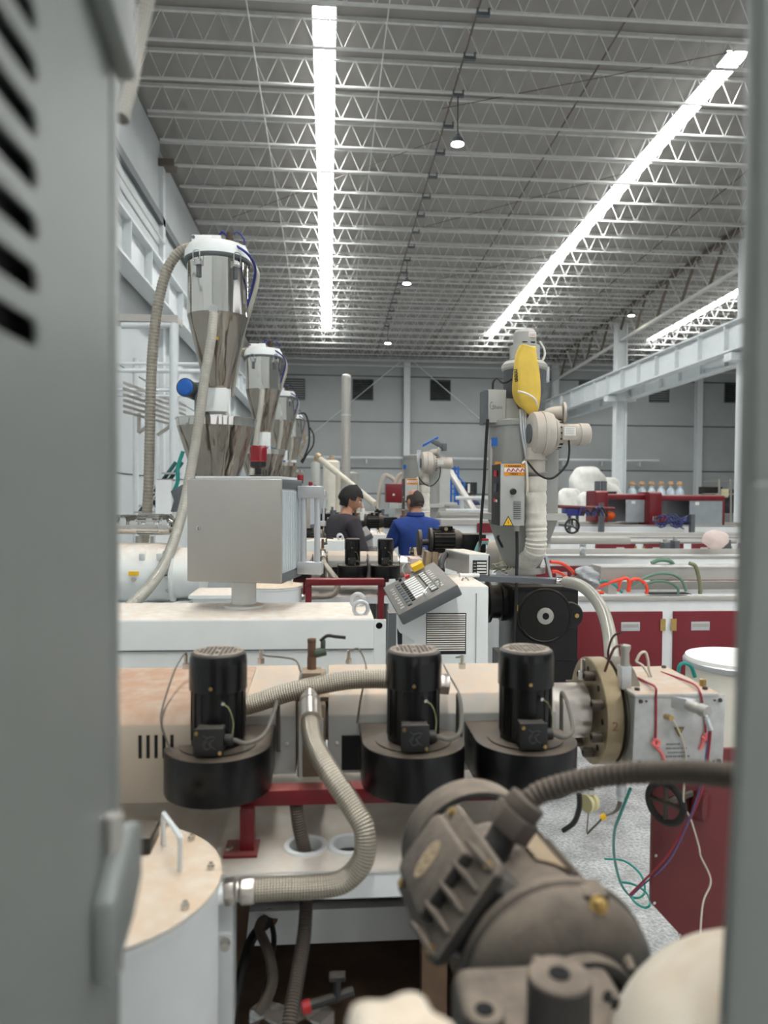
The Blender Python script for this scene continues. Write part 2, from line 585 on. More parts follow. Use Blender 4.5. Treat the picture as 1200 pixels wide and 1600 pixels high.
X, Y, Z = V((1, 0, 0)), V((0, 1, 0)), V((0, 0, 1))

# ================================================================== STRUCTURE
SLOPE = 0.033
def roof_z(y): return 1.65 + 8.55 - SLOPE * y
def chord_z(y): return 1.65 + 8.0 - SLOPE * y
XL, XR, YB, YN = -3.85, 24.0, 38.6, -9.0

fl = MB().box((XL - 0.3, YN, -0.2), (XR + 0.3, YB + 0.4, 0)).build('floor', M_floor)
tag(fl, 'worn grey epoxy concrete floor of the factory hall', kind='structure')

# roof deck with the skylight strips left open
SK = [(-0.1, 12.55, 33.4), (7.42, 13.1, 34.2), (15.2, 13.1, 34.2)]
holes = [[(x - 0.2, y0), (x + 0.2, y0), (x + 0.2, y1), (x - 0.2, y1)] for x, y0, y1 in SK]
bh = [[(x - 0.2, -8.2), (x + 0.2, -8.2), (x + 0.2, 8.6), (x - 0.2, 8.6)] for x in (-0.1, 7.42, 15.2)]  # roof openings for the unseen strips added as front light
cl = MB().plate([(XL - 0.3, YN), (XR + 0.3, YN), (XR + 0.3, YB + 0.4), (XL - 0.3, YB + 0.4)], holes + bh,
                (0, 0, 1.65 + 8.55), X, V((0, 1, -SLOPE)), (0, 0, 0.06)).build('ceiling', M_roof, ang=10)
tag(cl, 'grey ribbed metal roof deck over open web joists', kind='structure')

J0, JS = 11.65, 1.111
wi = 0
pane_me = None
for bi, (strips, ys) in enumerate(((SK, None), ([(x, -8.2, 8.6) for x in (-0.1, 7.42, 15.2)], None))):  # second set is out of view, added to light the machines from the front
    for si, (x, y0, y1) in enumerate(strips):
        wi += 1
        wn = thing('window_%d' % wi, ['long skylight strip above the steel hoppers', 'long skylight strip running down toward the yellow bag',
                   'short looking skylight strip beyond the lattice girder', 'unseen skylight strip overhead, added for front light', 'unseen skylight strip over the middle bay, added for front light',
                   'unseen skylight strip over the far bay, added for front light'][wi - 1], None, (x, y0, roof_z(y0)), kind='structure')
        y = y0
        while y < y1 - 0.2:
            e = min(y + JS - 0.05, y1)
            pn = MB().obox((x - 0.19, y + 0.02, roof_z(y + 0.02) + 0.02), (0.38, 0, 0), (0, e - y - 0.02, -SLOPE * (e - y - 0.02)), (0, 0, 0.01)).build('pane', M_sky, wn)
            y += JS
        fr = MB()
        for sx in (-0.215, 0.195):
            fr.obox((x + sx, y0, roof_z(y0) - 0.05), (0.02, 0, 0), (0, y1 - y0, -SLOPE * (y1 - y0)), (0, 0, 0.1))
        fr.build('frame', M_whiteclean, wn)

# open web joists
ROD = 0.011
JX0, JX1 = XL + 0.02, XR
def joist_parts():
    top = MB(); bot = MB(); web = MB()
    h = roof_z(0) - chord_z(0)
    top.box((JX0, -0.03, h - 0.07), (JX1, 0.03, h - 0.005))
    bot.box((JX0 + 0.25, -0.024, -0.014), (JX1, -0.004, 0.024))
    bot.box((JX0 + 0.25, 0.004, -0.014), (JX1, 0.024, 0.024))
    x = JX0 + 0.3
    pts = []
    up = False
    while x < JX1:
        pts.append((x, 0, h - 0.03 if up else 0.0))
        up = not up
        x += 0.235
    for a, b in zip(pts[:-1], pts[1:]):
        web.cyl(a, b, ROD, n=5)
    return top, bot, web
JT, JB, JW = joist_parts()
first = None
for k in range(-2, 24):
    y = J0 + JS * k
    if first is None:
        first = thing('roof_joist', 'white open web roof joist with zigzag rods under the roof deck', None, (0, y, chord_z(y)), 'open web roof joists', 'structure')
        for nm, mb in (('top_chord', JT), ('bottom_chord', JB), ('web', JW)):
            o = mb.build(nm, M_joist)
            o.parent = first
    else:
        d = dup(first, (0, 0, 0))
        d.location = (0, y, chord_z(y))

# bridging lines that tie the joists together lengthwise
for bx, dz, r, m, lb in ((-1.3, 0.02, 0.012, M_joist, 'thin white bridging line beside the first skylight strip'),
                         (0.95, 0.3, 0.012, M_joist, 'thin bridging line between the lamp row and first skylight'),
                         (4.9, 0.3, 0.02, M_joistdark, 'dark bridging bar between the lamp row and second skylight'),
                         (9.9, 0.3, 0.02, M_joistdark, 'dark bridging bar just past the second skylight')):
    o = MB().cyl((bx, 9, chord_z(9) + dz), (bx, 37.5, chord_z(37.5) + dz), r, n=6).build('trim_bridging', m)
    tag(o, lb, kind='structure')
lt = thing('lamp_track', 'dark lamp supply track with clamps along the joists', 'track', (2.4, 9.4, chord_z(9.4)))
MB().cyl((2.4, 9.4, chord_z(9.4) + 0.3), (2.4, 37, chord_z(37) + 0.3), 0.018, n=6).build('conduit', M_joistdark, lt)
for k in range(-1, 18):
    y = J0 + JS * k
    MB().cbox((2.4, y, chord_z(y) - 0.045), (0.22, 0.07, 0.05)).cbox((2.31, y, chord_z(y) - 0.01), (0.03, 0.09, 0.1)).cbox((2.49, y, chord_z(y) - 0.01), (0.03, 0.09, 0.1)).build('clamp', M_dkgrey, lt)
# diagonal roof ties
for a, b in (((2.2, 14.6), (7.0, 12.4)), ((2.3, 15.8), (-2.6, 20.3)), ((2.6, 20.5), (7.4, 16.5)), ((2.4, 26), (7, 22)), ((1.9, 26), (-2.6, 30))):
    o = MB().cyl((a[0], a[1], chord_z(a[1]) + 0.1), (b[0], b[1], chord_z(b[1]) + 0.1), 0.008, n=5).build('trim_tie_rod', M_joistdark)
    tag(o, 'thin steel tie rod running diagonally between roof joists', group='diagonal roof ties', kind='structure')

# high bay lamps
def lamp(x, y, z, ztop, lb, m):
    t = thing('high_bay_lamp', lb, 'lamp', (x, y, z), 'round lamps hung from the roof')
    MB().cyl((x, y, z + 0.16), (x, y, ztop), 0.012, n=6).build('drop_rod', M_blackplastic, t)
    MB().lathe((x, y, z), Z, [(0.13, 0), (0.14, 0.01), (0.1, 0.1), (0.05, 0.14), (0.04, 0.18)], 20).build('housing', M_dkgrey, t)
    MB().lathe((x, y, z - 0.02), Z, [(0.06, 0), (0.115, 0.012), (0.115, 0.02)], 20).build('diffuser', m, t)
lamp(2.4, 13.87, chord_z(13.87) - 0.95, chord_z(13.87) + 0.01, 'glowing lamp hanging closest on a long dark drop rod', M_lamp)
lamp(2.4, 22.76, chord_z(22.76) - 0.75, chord_z(22.76) + 0.01, 'small glowing lamp midway along the roof track', M_lamp)
lamp(2.45, 30.54, chord_z(30.54) - 0.75, chord_z(30.54) + 0.01, 'tiny glowing lamp nearest the end wall', M_lamp)
lamp(11.4, 27.2, chord_z(27.2) - 0.3, chord_z(27.2) + 0.01, 'yellowish lamp beside the lattice girder', M_lampw)

# end wall of panels
wb = thing('wall_back', 'grey precast panel end wall of the hall', None, (XL, YB, 0), kind='structure')
MB().box((XL - 0.3, YB + 0.05, 0), (XR + 0.3, YB + 0.3, roof_z(YB))).build('backing', M_dkgrey, wb)
colx = [4.1 + 7.92 * k for k in range(-1, 3)]
PZ = [0, P(700, 772, YB).z, P(700, 733, YB).z, P(700, 661, YB).z, P(700, 590, YB).z, roof_z(YB) - 0.02]
edges = [XL] + colx + [XR]
for i in range(len(edges) - 1):
    a, b = edges[i], edges[i + 1]
    if b - a < 0.4:
        continue
    for j in range(len(PZ) - 1):
        MB().box((a + 0.02, YB, PZ[j] + 0.035), (b - 0.02, YB + 0.06, PZ[j + 1] - 0.035)).build('panel', M_wallpanel, wb)
for i, cx in enumerate(colx):
    t = MB().box((cx - 0.16, YB - 0.3, 0), (cx + 0.16, YB - 0.26, roof_z(YB) - 0.3)).box((cx - 0.16, YB - 0.04, 0), (cx + 0.16, YB, roof_z(YB) - 0.3)).box((cx - 0.03, YB - 0.26, 0), (cx + 0.03, YB - 0.04, roof_z(YB) - 0.3)).build('column', M_column)
    tag(t, ['white steel column against the end wall beside the left wall', 'white steel column of the end wall behind the spiral duct', 'white steel column of the end wall behind the grey dryer',
            'white steel column of the end wall at the storage rack'][i], kind='structure')
# louvred vents
vent0 = None
for i, px in enumerate((460, 567, 688, 809, 920, 1030, 1147)):
    c = P(px, 609 + 0.008 * (px - 567), YB - 0.02)
    if vent0 is None:
        vent0 = thing('wall_vent', 'dark square louvred vent high on the end wall', None, c, 'louvred vents of the end wall', 'structure')
        h = 0.55
        fr = MB()
        fr.box(c + V((-h, -0.05, -h)), c + V((h, 0.03, -h + 0.04))).box(c + V((-h, -0.05, h - 0.04)), c + V((h, 0.03, h)))
        fr.box(c + V((-h, -0.05, -h)), c + V((-h + 0.04, 0.03, h))).box(c + V((h - 0.04, -0.05, -h)), c + V((h, 0.03, h)))
        fr.build('frame', M_dkgrey, vent0)
        for k in range(9):
            z = -h + 0.08 + k * 0.118
            MB().obox(c + V((-h + 0.04, -0.04, z)), (2 * h - 0.08, 0, 0), (0, 0.06, 0.05), (0, 0, 0.012)).build('slat', M_vent, vent0)
        MB().box(c + V((-h, 0.02, -h)), c + V((h, 0.03, h))).build('screen', M_black, vent0)
    else:
        dup(vent0, c - vent0.location)
# pipe rail and gutter line across the end wall
a, b = P(478, 714, YB - 0.4), P(1030, 714, YB - 0.4)
t = thing('wall_rail', 'thin pipe rail on brackets along the end wall', 'rail', a)
MB().cyl(a, (b.x, a.y, a.z), 0.06, n=8).build('pipe', M_column, t)
for k in range(9):
    x = a.x + (b.x - a.x) * (k + 0.5) / 9
    MB().box((x - 0.03, YB - 0.4, a.z - 0.3), (x + 0.03, YB + 0.01, a.z - 0.02)).build('bracket', M_column, t)
# wind bracing rods of the end wall
for x0, x1, z0, z1 in ((4.3, 10.5, 8.7, 3.6), (3.9, -2.2, 8.7, 3.6)):
    o = MB().cyl((x0, YB - 0.12, z0), (x1, YB - 0.12, z1), 0.02, n=6).build('trim_wind_brace', M_column)
    tag(o, 'thin diagonal bracing rod in front of the end wall', group='wind bracing rods', kind='structure')
# edge beam under the roof at the end wall
o = MB().box((XL, YB - 0.5, roof_z(YB) - 0.42), (XR, YB - 0.4, roof_z(YB) - 0.32)).box((XL, YB - 0.9, roof_z(YB) - 0.75), (XR, YB - 0.84, roof_z(YB) - 0.69)).build('trim_eave', M_joist)
tag(o, 'white eave bars along the top of the end wall', kind='structure')

# left wall
wl = thing('wall_left', 'pale grey block wall with painted panels beside the machines', None, (XL, 8, 0), kind='structure')
MB().add([(XL - 0.3, YN, 0), (XL - 0.1, YN, 0), (XL - 0.1, YB + 0.3, 0), (XL - 0.3, YB + 0.3, 0),
          (XL - 0.3, YN, roof_z(YN)), (XL - 0.1, YN, roof_z(YN)), (XL - 0.1, YB + 0.3, roof_z(YB)), (XL - 0.3, YB + 0.3, roof_z(YB))],
         [(0, 1, 2, 3), (4, 5, 6, 7), (0, 1, 5, 4), (1, 2, 6, 5), (2, 3, 7, 6), (3, 0, 4, 7)]).build('backing', M_wallleft, wl)
ly = [YN, -2.2, 4.3, 10.8, 17.3, 23.8, 30.3, YB]
LZ = [0, 2.0, 4.0, 6.0, 7.9]
for i in range(len(ly) - 1):
    for j in range(len(LZ)):
        z1 = LZ[j + 1] - 0.015 if j + 1 < len(LZ) else roof_z(ly[i + 1]) - 0.02
        MB().box((XL - 0.1, ly[i] + 0.015, LZ[j] + 0.015), (XL, ly[i + 1] - 0.015, z1)).build('panel', M_wallleft, wl)
for i, y in enumerate(ly[3:7]):
    o = MB().box((XL - 0.02, y - 0.12, 0), (XL + 0.1, y + 0.12, roof_z(y) - 0.6)).build('column', M_column)
    tag(o, ['white column of the left wall hidden by the louvred cabinet', 'white column of the left wall above the grey hose', 'white column of the left wall behind the first hopper', 'white column of the left wall near the end corner'][i], kind='structure')
    MB().box((XL - 0.02, y - 0.2, roof_z(y) - 0.6), (XL + 0.35, y + 0.2, roof_z(y) - 0.45)).build('bracket', M_joistdark, o)
o = MB().box((XL, 4, 7.72), (XL + 0.1, 38, 7.9)).build('trim_ledge', M_dkgrey)
tag(o, 'dark ledge beam running along the left wall', kind='structure')
o = MB().cyl((XL + 0.1, 11.6, 7.9), (XL + 0.55, 12.6, 9.15), 0.035, n=8).build('trim_knee_brace', M_joist)
tag(o, 'white knee brace from the left wall to a joist', kind='structure')
o = MB().cyl((XL + 0.12, 9.0, 7.35), (XL + 0.12, 17.2, 7.3), 0.025, n=8).build('trim_conduit', M_joist)
tag(o, 'thin conduit on the left wall', kind='structure')

# crane runway beams
def crane_beam(name, lb, x, side, y0, y1, ztop, depth):
    t = thing(name, lb, None, (x, y0, ztop - depth), kind='structure')
    MB().box((x - 0.17, y0, ztop - 0.05), (x + 0.17, y1, ztop)).build('top_flange', M_column, t)
    MB().box((x - 0.17, y0, ztop - depth), (x + 0.17, y1, ztop - depth + 0.05)).build('bottom_flange', M_column, t)
    MB().box((x - 0.02, y0, ztop - depth + 0.05), (x + 0.02, y1, ztop - 0.05)).build('web', M_column, t)
    y = y0 + 0.5
    while y < y1:
        MB().box((x - 0.16, y - 0.02, ztop - depth + 0.05), (x + 0.16, y + 0.02, ztop - 0.05)).build('stiffener', M_column, t)
        y += 1.5
    return t
crane_beam('beam', 'white crane runway beam with stiffeners on the left wall', XL + 0.32, 1, 8, 38, 6.35, 0.8)
crane_beam('beam', 'white crane runway beam with stiffeners crossing behind the grey dryer', 11.5, -1, 14, 38.4, 6.62, 0.85)
crane_beam('beam', 'lower white runway beam behind the stiffened crane beam', 12.35, -1, 14, 38.4, 6.3, 0.7)
# interior columns and lattice girder
for i, y in enumerate((20.2, 29.4)):
    t = thing('column', ['white crane column beside the foreground post', 'white crane column carrying the runway and lattice girder'][i], None, (11.9, y, 0), kind='structure')
    MB().box((11.68, y - 0.2, 0), (11.71, y + 0.2, roof_z(y) - 0.6)).box((12.09, y - 0.2, 0), (12.12, y + 0.2, roof_z(y) - 0.6)).box((11.71, y - 0.02, 0), (12.09, y + 0.02, roof_z(y) - 0.6)).build('shaft', M_column, t)
    MB().box((11.3, y - 0.2, 5.5), (12.5, y + 0.2, 5.72)).build('bracket', M_column, t)
lg = thing('beam', 'lattice girder with dark diagonals under the roof', None, (11.9, 12, chord_z(12)), kind='structure')
gz = lambda y: roof_z(y) - 0.55
MB().obox((11.83, 12, gz(12) + 0.4), (0.14, 0, 0), (0, 26.5, -SLOPE * 26.5), (0, 0, 0.1)).build('top_chord', M_joistdark, lg)
MB().obox((11.84, 12, gz(12) - 0.75), (0.12, 0, 0), (0, 26.5, -SLOPE * 26.5), (0, 0, 0.09)).build('bottom_chord', M_joist, lg)
for k in range(14):
    y = 12.3 + k * 1.84
    MB().cyl((11.9, y, gz(y) + 0.42), (11.9, y + 0.92, gz(y) - 0.7), 0.055, n=6).build('diagonal', M_joistdark if k % 1 == 0 else M_joist, lg)
    MB().cyl((11.9, y + 0.92, gz(y) - 0.7), (11.9, y + 1.84, gz(y) + 0.42), 0.04, n=6).build('diagonal', M_joist, lg)
wr = MB().box((XR, YN, 0), (XR + 0.3, YB + 0.3, roof_z(YB))).build('wall_right', M_wallpanel)
tag(wr, 'plain grey side wall beyond the far bay', kind='structure')

wf = thing('wall_front_added', 'unseen grey wall added behind the camera, tall openings shaped for reflections', None, (XL, YN, 0), kind='structure')  # added out of view: openings stripe the steel reflections, piers cut frontal light
for x0, x1 in ((XL - 0.3, -3.0), (1.6, 4.2), (9.2, 12.0), (17.5, XR + 0.3)):
    MB().box((x0, YN - 0.2, 0), (x1, YN, 5.2)).build('pier', M_wallpanel, wf)
MB().box((XL - 0.3, YN - 0.2, 5.2), (XR + 0.3, YN, roof_z(YN))).build('upper_panel', M_wallpanel, wf)

# ================================================================== NEAR EXTRUDER LINE
ROW = 3.75                                    # spacing of the parallel extruder lines
ORD = ['nearest', 'second', 'third', 'fourth', 'fifth']
AX_Y, AX_Z = 1.76, 1.122                      # barrel axis

def bolt_head(mb, c, n, r=0.006, h=0.005):
    mb.cyl(c, V(c) + V(n).normalized() * h, r, n=6)

# ---- extruder: bed, red frame, barrel with heater covers
ex = thing('extruder', 'plastic extruder barrel with beige heater covers on a white machine bed, nearest line', 'extruder', (0.1, AX_Y, 0), 'extruders in parallel lines')
TZ = 0.93
tx0, tx1, ty0, ty1 = -0.62, 0.45, 1.38, 2.02
hx = [P(478, 1328, 1.49), P(546, 1328, 1.49)]
MB().plate([(tx0, ty0), (tx1, ty0), (tx1, ty1), (tx0, ty1)], [circle(p.x, p.y, 0.034, 24) for p in hx], (0, 0, TZ), X, Y, (0, 0, -0.006)).build('bed_plate', M_table, ex)
MB().box((tx0, ty0, TZ - 0.048), (tx1, ty0 + 0.012, TZ)).build('bed_lip', M_whiteclean, ex)
for p in hx:
    MB().ring((p.x, p.y, TZ - 0.02), Z, 0.033, 0.045, 0.026, 28).build('cable_bushing', M_whiteclean, ex, 0.002)
# cabinet sides and open bay below
px0, px1 = P(337, 1500, ty0 + 0.02).x, P(364, 1500, ty0 + 0.02).x
MB().box((px0 - 0.01, ty0 + 0.02, 0), (px1, ty0 + 0.08, TZ - 0.05)).build('bed_post', M_whiteclean, ex, 0.003)
MB().box((0.36, ty0 + 0.3, 0), (0.4, ty0 + 0.36, TZ - 0.05)).build('bed_post', M_whiteclean, ex, 0.003)
MB().box((tx0, ty1 - 0.02, 0), (tx1, ty1, TZ - 0.01)).build('back_panel', M_whiteclean, ex)
MB().box((-0.22, ty1 - 0.16, 0.78), (0.2, ty1 - 0.12, TZ - 0.02)).build('inner_panel', M_whiteclean, ex)
MB().box((tx0, ty1 - 0.3, 0.69), (tx1, ty1 - 0.27, 0.735)).box((tx0, ty1 - 0.3, 0.69), (tx1, ty1 - 0.22, 0.695)).build('angle_bar', M_rust, ex)
MB().box((tx0, ty1 - 0.32, 0.6), (tx1, ty1 - 0.28, 0.68)).build('lower_rail', M_whiteclean, ex)
MB().box((tx0 + 0.02, ty0 + 0.02, 0.42), (tx1 - 0.02, ty1 - 0.03, 0.45)).build('drip_tray', M_brown, ex)
MB().box((tx0, ty0 + 0.05, 0.0), (tx0 + 0.02, ty1, TZ - 0.01)).build('side_panel', M_whiteclean, ex)
MB().box((tx1 - 0.02, ty0 + 0.05, 0.0), (tx1, ty1, TZ - 0.01)).build('side_panel', M_whiteclean, ex)
c = P(470, 1500, 1.62)
MB().obox((0.19, 1.42, 0.46), (0.05, 0, 0), (0.04, 0.35, 0), (0, 0, 0.4)).build('brace', M_brown, ex)
MB().obox((-0.22, 1.4, 0.45), (0.035, 0, 0), (0, 0.02, 0), (0.02, 0.3, 0.36)).build('brace', M_brown, ex)
# red support frame
fy = 1.5
z0 = P(480, 1252, fy).z; z1 = P(480, 1228, fy).z
MB().box((P(318, 1240, fy).x, fy - 0.02, z0), (0.44, fy + 0.02, z1)).build('red_rail', M_red, ex, 0.002)
for lx in (P(385, 1300, 1.46).x, 0.4):
    MB().box((lx - 0.014, fy - 0.032, TZ), (lx + 0.014, fy - 0.004, z0)).box((lx - 0.045, fy - 0.05, TZ), (lx + 0.022, fy + 0.02, TZ + 0.006)).build('red_leg', M_red, ex, 0.0015)
mb = MB()
bolt_head(mb, (P(385, 1300, 1.46).x - 0.034, fy - 0.03, TZ + 0.006), Z, 0.008, 0.008)
mb.build('foot_bolt', M_chrome, ex)
# barrel
MB().lathe((-0.7, AX_Y, AX_Z), X, [(0.06, 0), (0.06, 1.1), (0.064, 1.12), (0.064, 1.24), (0.066, 1.25), (0.066, 1.33)], 36).build('barrel', M_steel, ex)
# rear heater cover with sloped top and slotted front
lx0, lx1 = -0.6, P(463, 1100, 1.6).x
topz, fz = 1.212, P(240, 1130, 1.5).z
prof = [(1.9, 1.03), (1.9, 1.205), (1.86, 1.212), (1.66, topz), (1.52, fz + 0.02), (1.49, fz), (1.485, fz - 0.02), (1.485, 1.03)]
hc = MB()
hc.prism([(y, z) for y, z in prof], (lx0, 0, 0), Y, Z, (P(296, 1100, 1.5).x - lx0 + 0.1, 0, 0))
sl = hc.build('heater_cover', M_beige, ex, 0.003)
mb = MB()
for k in range(5):
    x = P(218 + 12.5 * k, 1168, 1.48).x
    mb.box((x - 0.0032, 1.4838, P(230, 1186, 1.48).z), (x + 0.0032, 1.486, P(230, 1150, 1.48).z))
mb.build('slots', M_black, sl)
# middle cover left of the vent flange
mx0, mx1 = P(386, 1060, 1.62).x, P(463, 1060, 1.62).x
def cover(x0, x1, yf=1.62, yb=1.92, zt=1.21):
    o = MB().prism([(yb, 1.03), (yb, zt - 0.03), (yb - 0.03, zt), (yf + 0.03, zt - 0.012), (yf, zt - 0.05), (yf, 1.03)], (x0, 0, 0), Y, Z, (x1 - x0, 0, 0)).build('heater_cover', M_heater, ex, 0.003)
    return o
cv1 = cover(mx0 - 0.06, mx1)
cvx0, cvx1 = P(513, 1060, 1.62).x, P(870, 1060, 1.62).x
cv2 = cover(cvx0, 0.3)
cv3 = cover(0.303, cvx1)
for cvo, xa in ((cv1, mx0 - 0.04), (cv2, cvx0 + 0.03), (cv2, 0.1), (cv3, 0.33)):
    MB().box((xa, 1.612, 1.04), (xa + 0.085, 1.6195, 1.115)).build('blower_opening', M_black, cvo)
mb = MB()
for x in (mx0, mx1 - 0.02, cvx0 + 0.02, 0.28, 0.32, cvx1 - 0.02, 0.15):
    bolt_head(mb, (x, 1.88, 1.2), Z, 0.006, 0.005)
    bolt_head(mb, (x, 1.62, 1.1), -Y, 0.005, 0.004)
mb.build('cover_screws', M_chrome, cv2)
# vent flange between the covers
fx0, fx1 = P(466, 1100, 1.66).x, P(509, 1100, 1.66).x
vf = MB().box((fx0, 1.6, 1.03), (fx1, 1.94, 1.19)).build('barrel_clamp', M_castiron, ex, 0.004)
MB().box((fx0 - 0.006, 1.625, 1.19), (fx1 + 0.006, 1.76, 1.2)).build('clamp_cap', M_castiron, vf, 0.002)
MB().box((fx0 + 0.005, 1.59, 1.03), (fx0 + 0.012, 1.6, 1.16)).box((fx1 - 0.012, 1.59, 1.03), (fx1 - 0.005, 1.6, 1.16)).build('clamp_plate', M_heater, vf)

# thermocouples sitting in the covers
def thermocouple(px, py, yy, lb, lean=0.0, cab=None):
    p = P(px, py, yy)
    t = thing('thermocouple', lb, 'sensor', p, 'temperature sensors on the barrel')
    MB().cyl(p, p + V((lean, 0, 0.028)), 0.0055, n=10).cyl(p + V((0, 0, -0.004)), p + V((0, 0, 0.008)), 0.009, n=6).build('probe', M_chrome, t)
    if cab:
        MB().tube(spline([p + V((lean, 0, 0.028))] + cab, 6), 0.0022, 6).build('lead', M_cable, t)
    return t
thermocouple(408, 1034, 1.78, 'small temperature sensor on the cover beside the first blower motor', 0, [P(413, 1024, 1.78), P(440, 1027, 1.78), P(462, 1032, 1.7), P(470, 1050, 1.66)])
thermocouple(545, 1034, 1.78, 'small temperature sensor between the ball valve and middle blower', 0, [P(548, 1016, 1.78), P(560, 1014, 1.78), P(569, 1030, 1.74), P(572, 1050, 1.66), P(564, 1090, 1.6), P(558, 1130, 1.6)])
thermocouple(722, 1042, 1.78, 'small temperature sensor with bent lead right of the middle blower', 0, [P(720, 1026, 1.78), P(712, 1027, 1.78)])
thermocouple(291, 1042, 1.72, 'upright sensor rod left of the first blower motor', 0, [P(289, 1020, 1.7), P(272, 1050, 1.62), P(254, 1105, 1.5), P(252, 1130, 1.47), P(262, 1160, 1.46), P(270, 1180, 1.45)])

# ---- cooling blowers
def blower(cx, side, lb, logo=True):
    cy, zt, zb = 1.5, 1.142, 1.052
    r = 0.106
    t = thing('cooling_blower', lb, 'blower', (cx, cy, zb), 'black cooling blowers under the barrels')
    def scroll(rr, ext):
        pts = []
        n = 40
        for k in range(n + 1):
            a = math.radians(100) + math.radians(260) * k / n
            pts.append((rr * math.cos(a), rr * math.sin(a)))
        pts.append((rr, ext))
        pts.append((-0.17 * rr, ext))
        return [(x * side, y) for x, y in pts]
    h = MB().prism(scroll(r, 0.15), (cx, cy, zb), X, Y, (0, 0, zt - zb)).build('scroll_housing', M_motor, t, 0.0025)
    MB().lathe((cx, cy, zt), Z, [(0.078, 0), (0.078, 0.0025), (0.074, 0.003), (0.0, 0.003)], 40).build('cover_plate', M_motor, h)
    MB().box((cx + side * 0.02 - 0.05 + (0.03 if side > 0 else -0.03), cy + 0.13, zb + 0.004), (cx + side * 0.02 + 0.05 + (0.03 if side > 0 else -0.03), cy + 0.17, zt - 0.004)).build('outlet_flange', M_blackplastic, h)
    # motor can
    mz0, mz1 = zt + 0.003, zt + 0.186
    MB().lathe((cx, cy, mz0), Z, [(0.05, 0), (0.053, 0.003), (0.053, 0.118), (0.05, 0.12)], 40).build('motor_body', M_motor, t)
    mb = MB()
    for k in range(18):
        a = 2 * PI * k / 18
        mb.obox(V((cx, cy, mz0 + 0.012)) + V((math.cos(a), math.sin(a), 0)) * 0.0525, V((-math.sin(a), math.cos(a), 0)) * 0.002, V((math.cos(a), math.sin(a), 0)) * 0.0022, (0, 0, 0.1))
    mb.build('cooling_ribs', M_motor, t)
    cap = MB().lathe((cx, cy, mz0 + 0.112), Z, [(0.05, 0), (0.0575, 0.0), (0.0575, 0.05), (0.0565, 0.064), (0.054, 0.071), (0.049, 0.0735)], 44).build('fan_cowl', M_motorcap, t)
    # grille cut with slots, dark fan space below
    holes = []
    for i in range(-5, 6):
        x = i * 0.0084
        half = math.sqrt(max(0, 0.043 ** 2 - x * x))
        y = -0.043 + (i % 2) * 0.004
        while y + 0.0105 < 0.043:
            if x * x + (y + 0.0045) ** 2 > 0.006 ** 2 and abs(y) < half - 0.002 and abs(y + 0.0105) < half + 0.001:
                holes.append([(x - 0.0031, y), (x + 0.0031, y), (x + 0.0031, y + 0.0105), (x - 0.0031, y + 0.0105)])
            y += 0.0128
    MB().plate(circle(0, 0, 0.049, 40), holes, (cx, cy, mz0 + 0.1855), X, Y, (0, 0, 0.0012)).build('grille', M_grille, cap)
    MB().lathe((cx, cy, mz0 + 0.183), Z, [(0.049, 0), (0.049, 0.0015)], 32).build('fan_space', M_black, cap)
    # terminal box toward the aisle
    bx = cx - 0.005
    tb = MB().box((bx - 0.026, cy - 0.083, mz0 + 0.004), (bx + 0.026, cy - 0.045, mz0 + 0.052)).build('terminal_box', M_box, t, 0.0025)
    lid = MB().box((bx - 0.029, cy - 0.0865, mz0 + 0.002), (bx + 0.027, cy - 0.0815, mz0 + 0.055)).build('terminal_lid', M_box, t, 0.0015)
    if logo:
        mk = MB()
        o = V((bx, cy - 0.0868, mz0 + 0.028))
        for st in ([(-0.011, 0.014), (-0.004, 0.010), (0.006, 0.012), (0.012, 0.010)], [(-0.002, 0.010), (-0.009, 0.002), (-0.013, -0.003)],
                   [(0.010, 0.006), (0.0, -0.001), (0.008, -0.010), (0.013, -0.012)], [(-0.004, 0.003), (-0.010, -0.006), (-0.004, -0.013), (0.004, -0.007), (0.0, 0.001)]):
            mk.tube([o + V((x, 0, z)) for x, z in spline_2d(st)], 0.0009, 5)
        mk.build('embossed_emblem', M_boxmark, lid)
    mb = MB()
    mb.cyl((bx - 0.023, cy - 0.0868, mz0 + 0.047), (bx - 0.023, cy - 0.091, mz0 + 0.047), 0.0036, n=10)
    mb.cyl((bx + 0.021, cy - 0.0868, mz0 + 0.009), (bx + 0.021, cy - 0.091, mz0 + 0.009), 0.0036, n=10)
    mb.cyl((cx - 0.006, cy - 0.0575, mz0 + 0.124), (cx - 0.006, cy - 0.061, mz0 + 0.124), 0.0036, n=10)
    mb.build('brass_screw', M_brass, lid)
    MB().cyl((bx + 0.026, cy - 0.064, mz0 + 0.026), (bx + 0.043, cy - 0.064, mz0 + 0.026), 0.0115, n=12).build('cable_gland', M_box, t, 0.002)
    # earth wire from the body to the gland
    MB().cyl((cx + 0.016, cy - 0.052, mz0 + 0.098), (cx + 0.018, cy - 0.061, mz0 + 0.095), 0.004, n=8).build('earth_terminal', M_chrome, t)
    MB().tube(spline([(cx + 0.018, cy - 0.061, mz0 + 0.095), (cx + 0.03, cy - 0.063, mz0 + 0.086), (cx + 0.038, cy - 0.063, mz0 + 0.06), (cx + 0.037, cy - 0.066, mz0 + 0.038)], 6), 0.001, 6).build('earth_wire', M_dkyellow, t)
    # supply cable round to the back
    s2 = 1
    MB().tube(spline([(bx + 0.043, cy - 0.064, mz0 + 0.026), (bx + 0.07, cy - 0.062, mz0 + 0.018), (cx + 0.095, cy - 0.02, mz0 + 0.022), (cx + 0.11, cy + 0.06, mz0 + 0.05), (cx + 0.112, cy + 0.105, mz0 + 0.062), (cx + 0.113, cy + 0.11, mz0 + 0.02), (cx + 0.114, cy + 0.11, mz0 - 0.06)], 8), 0.0046, 8).build('supply_cable', M_cable, t)
    return t
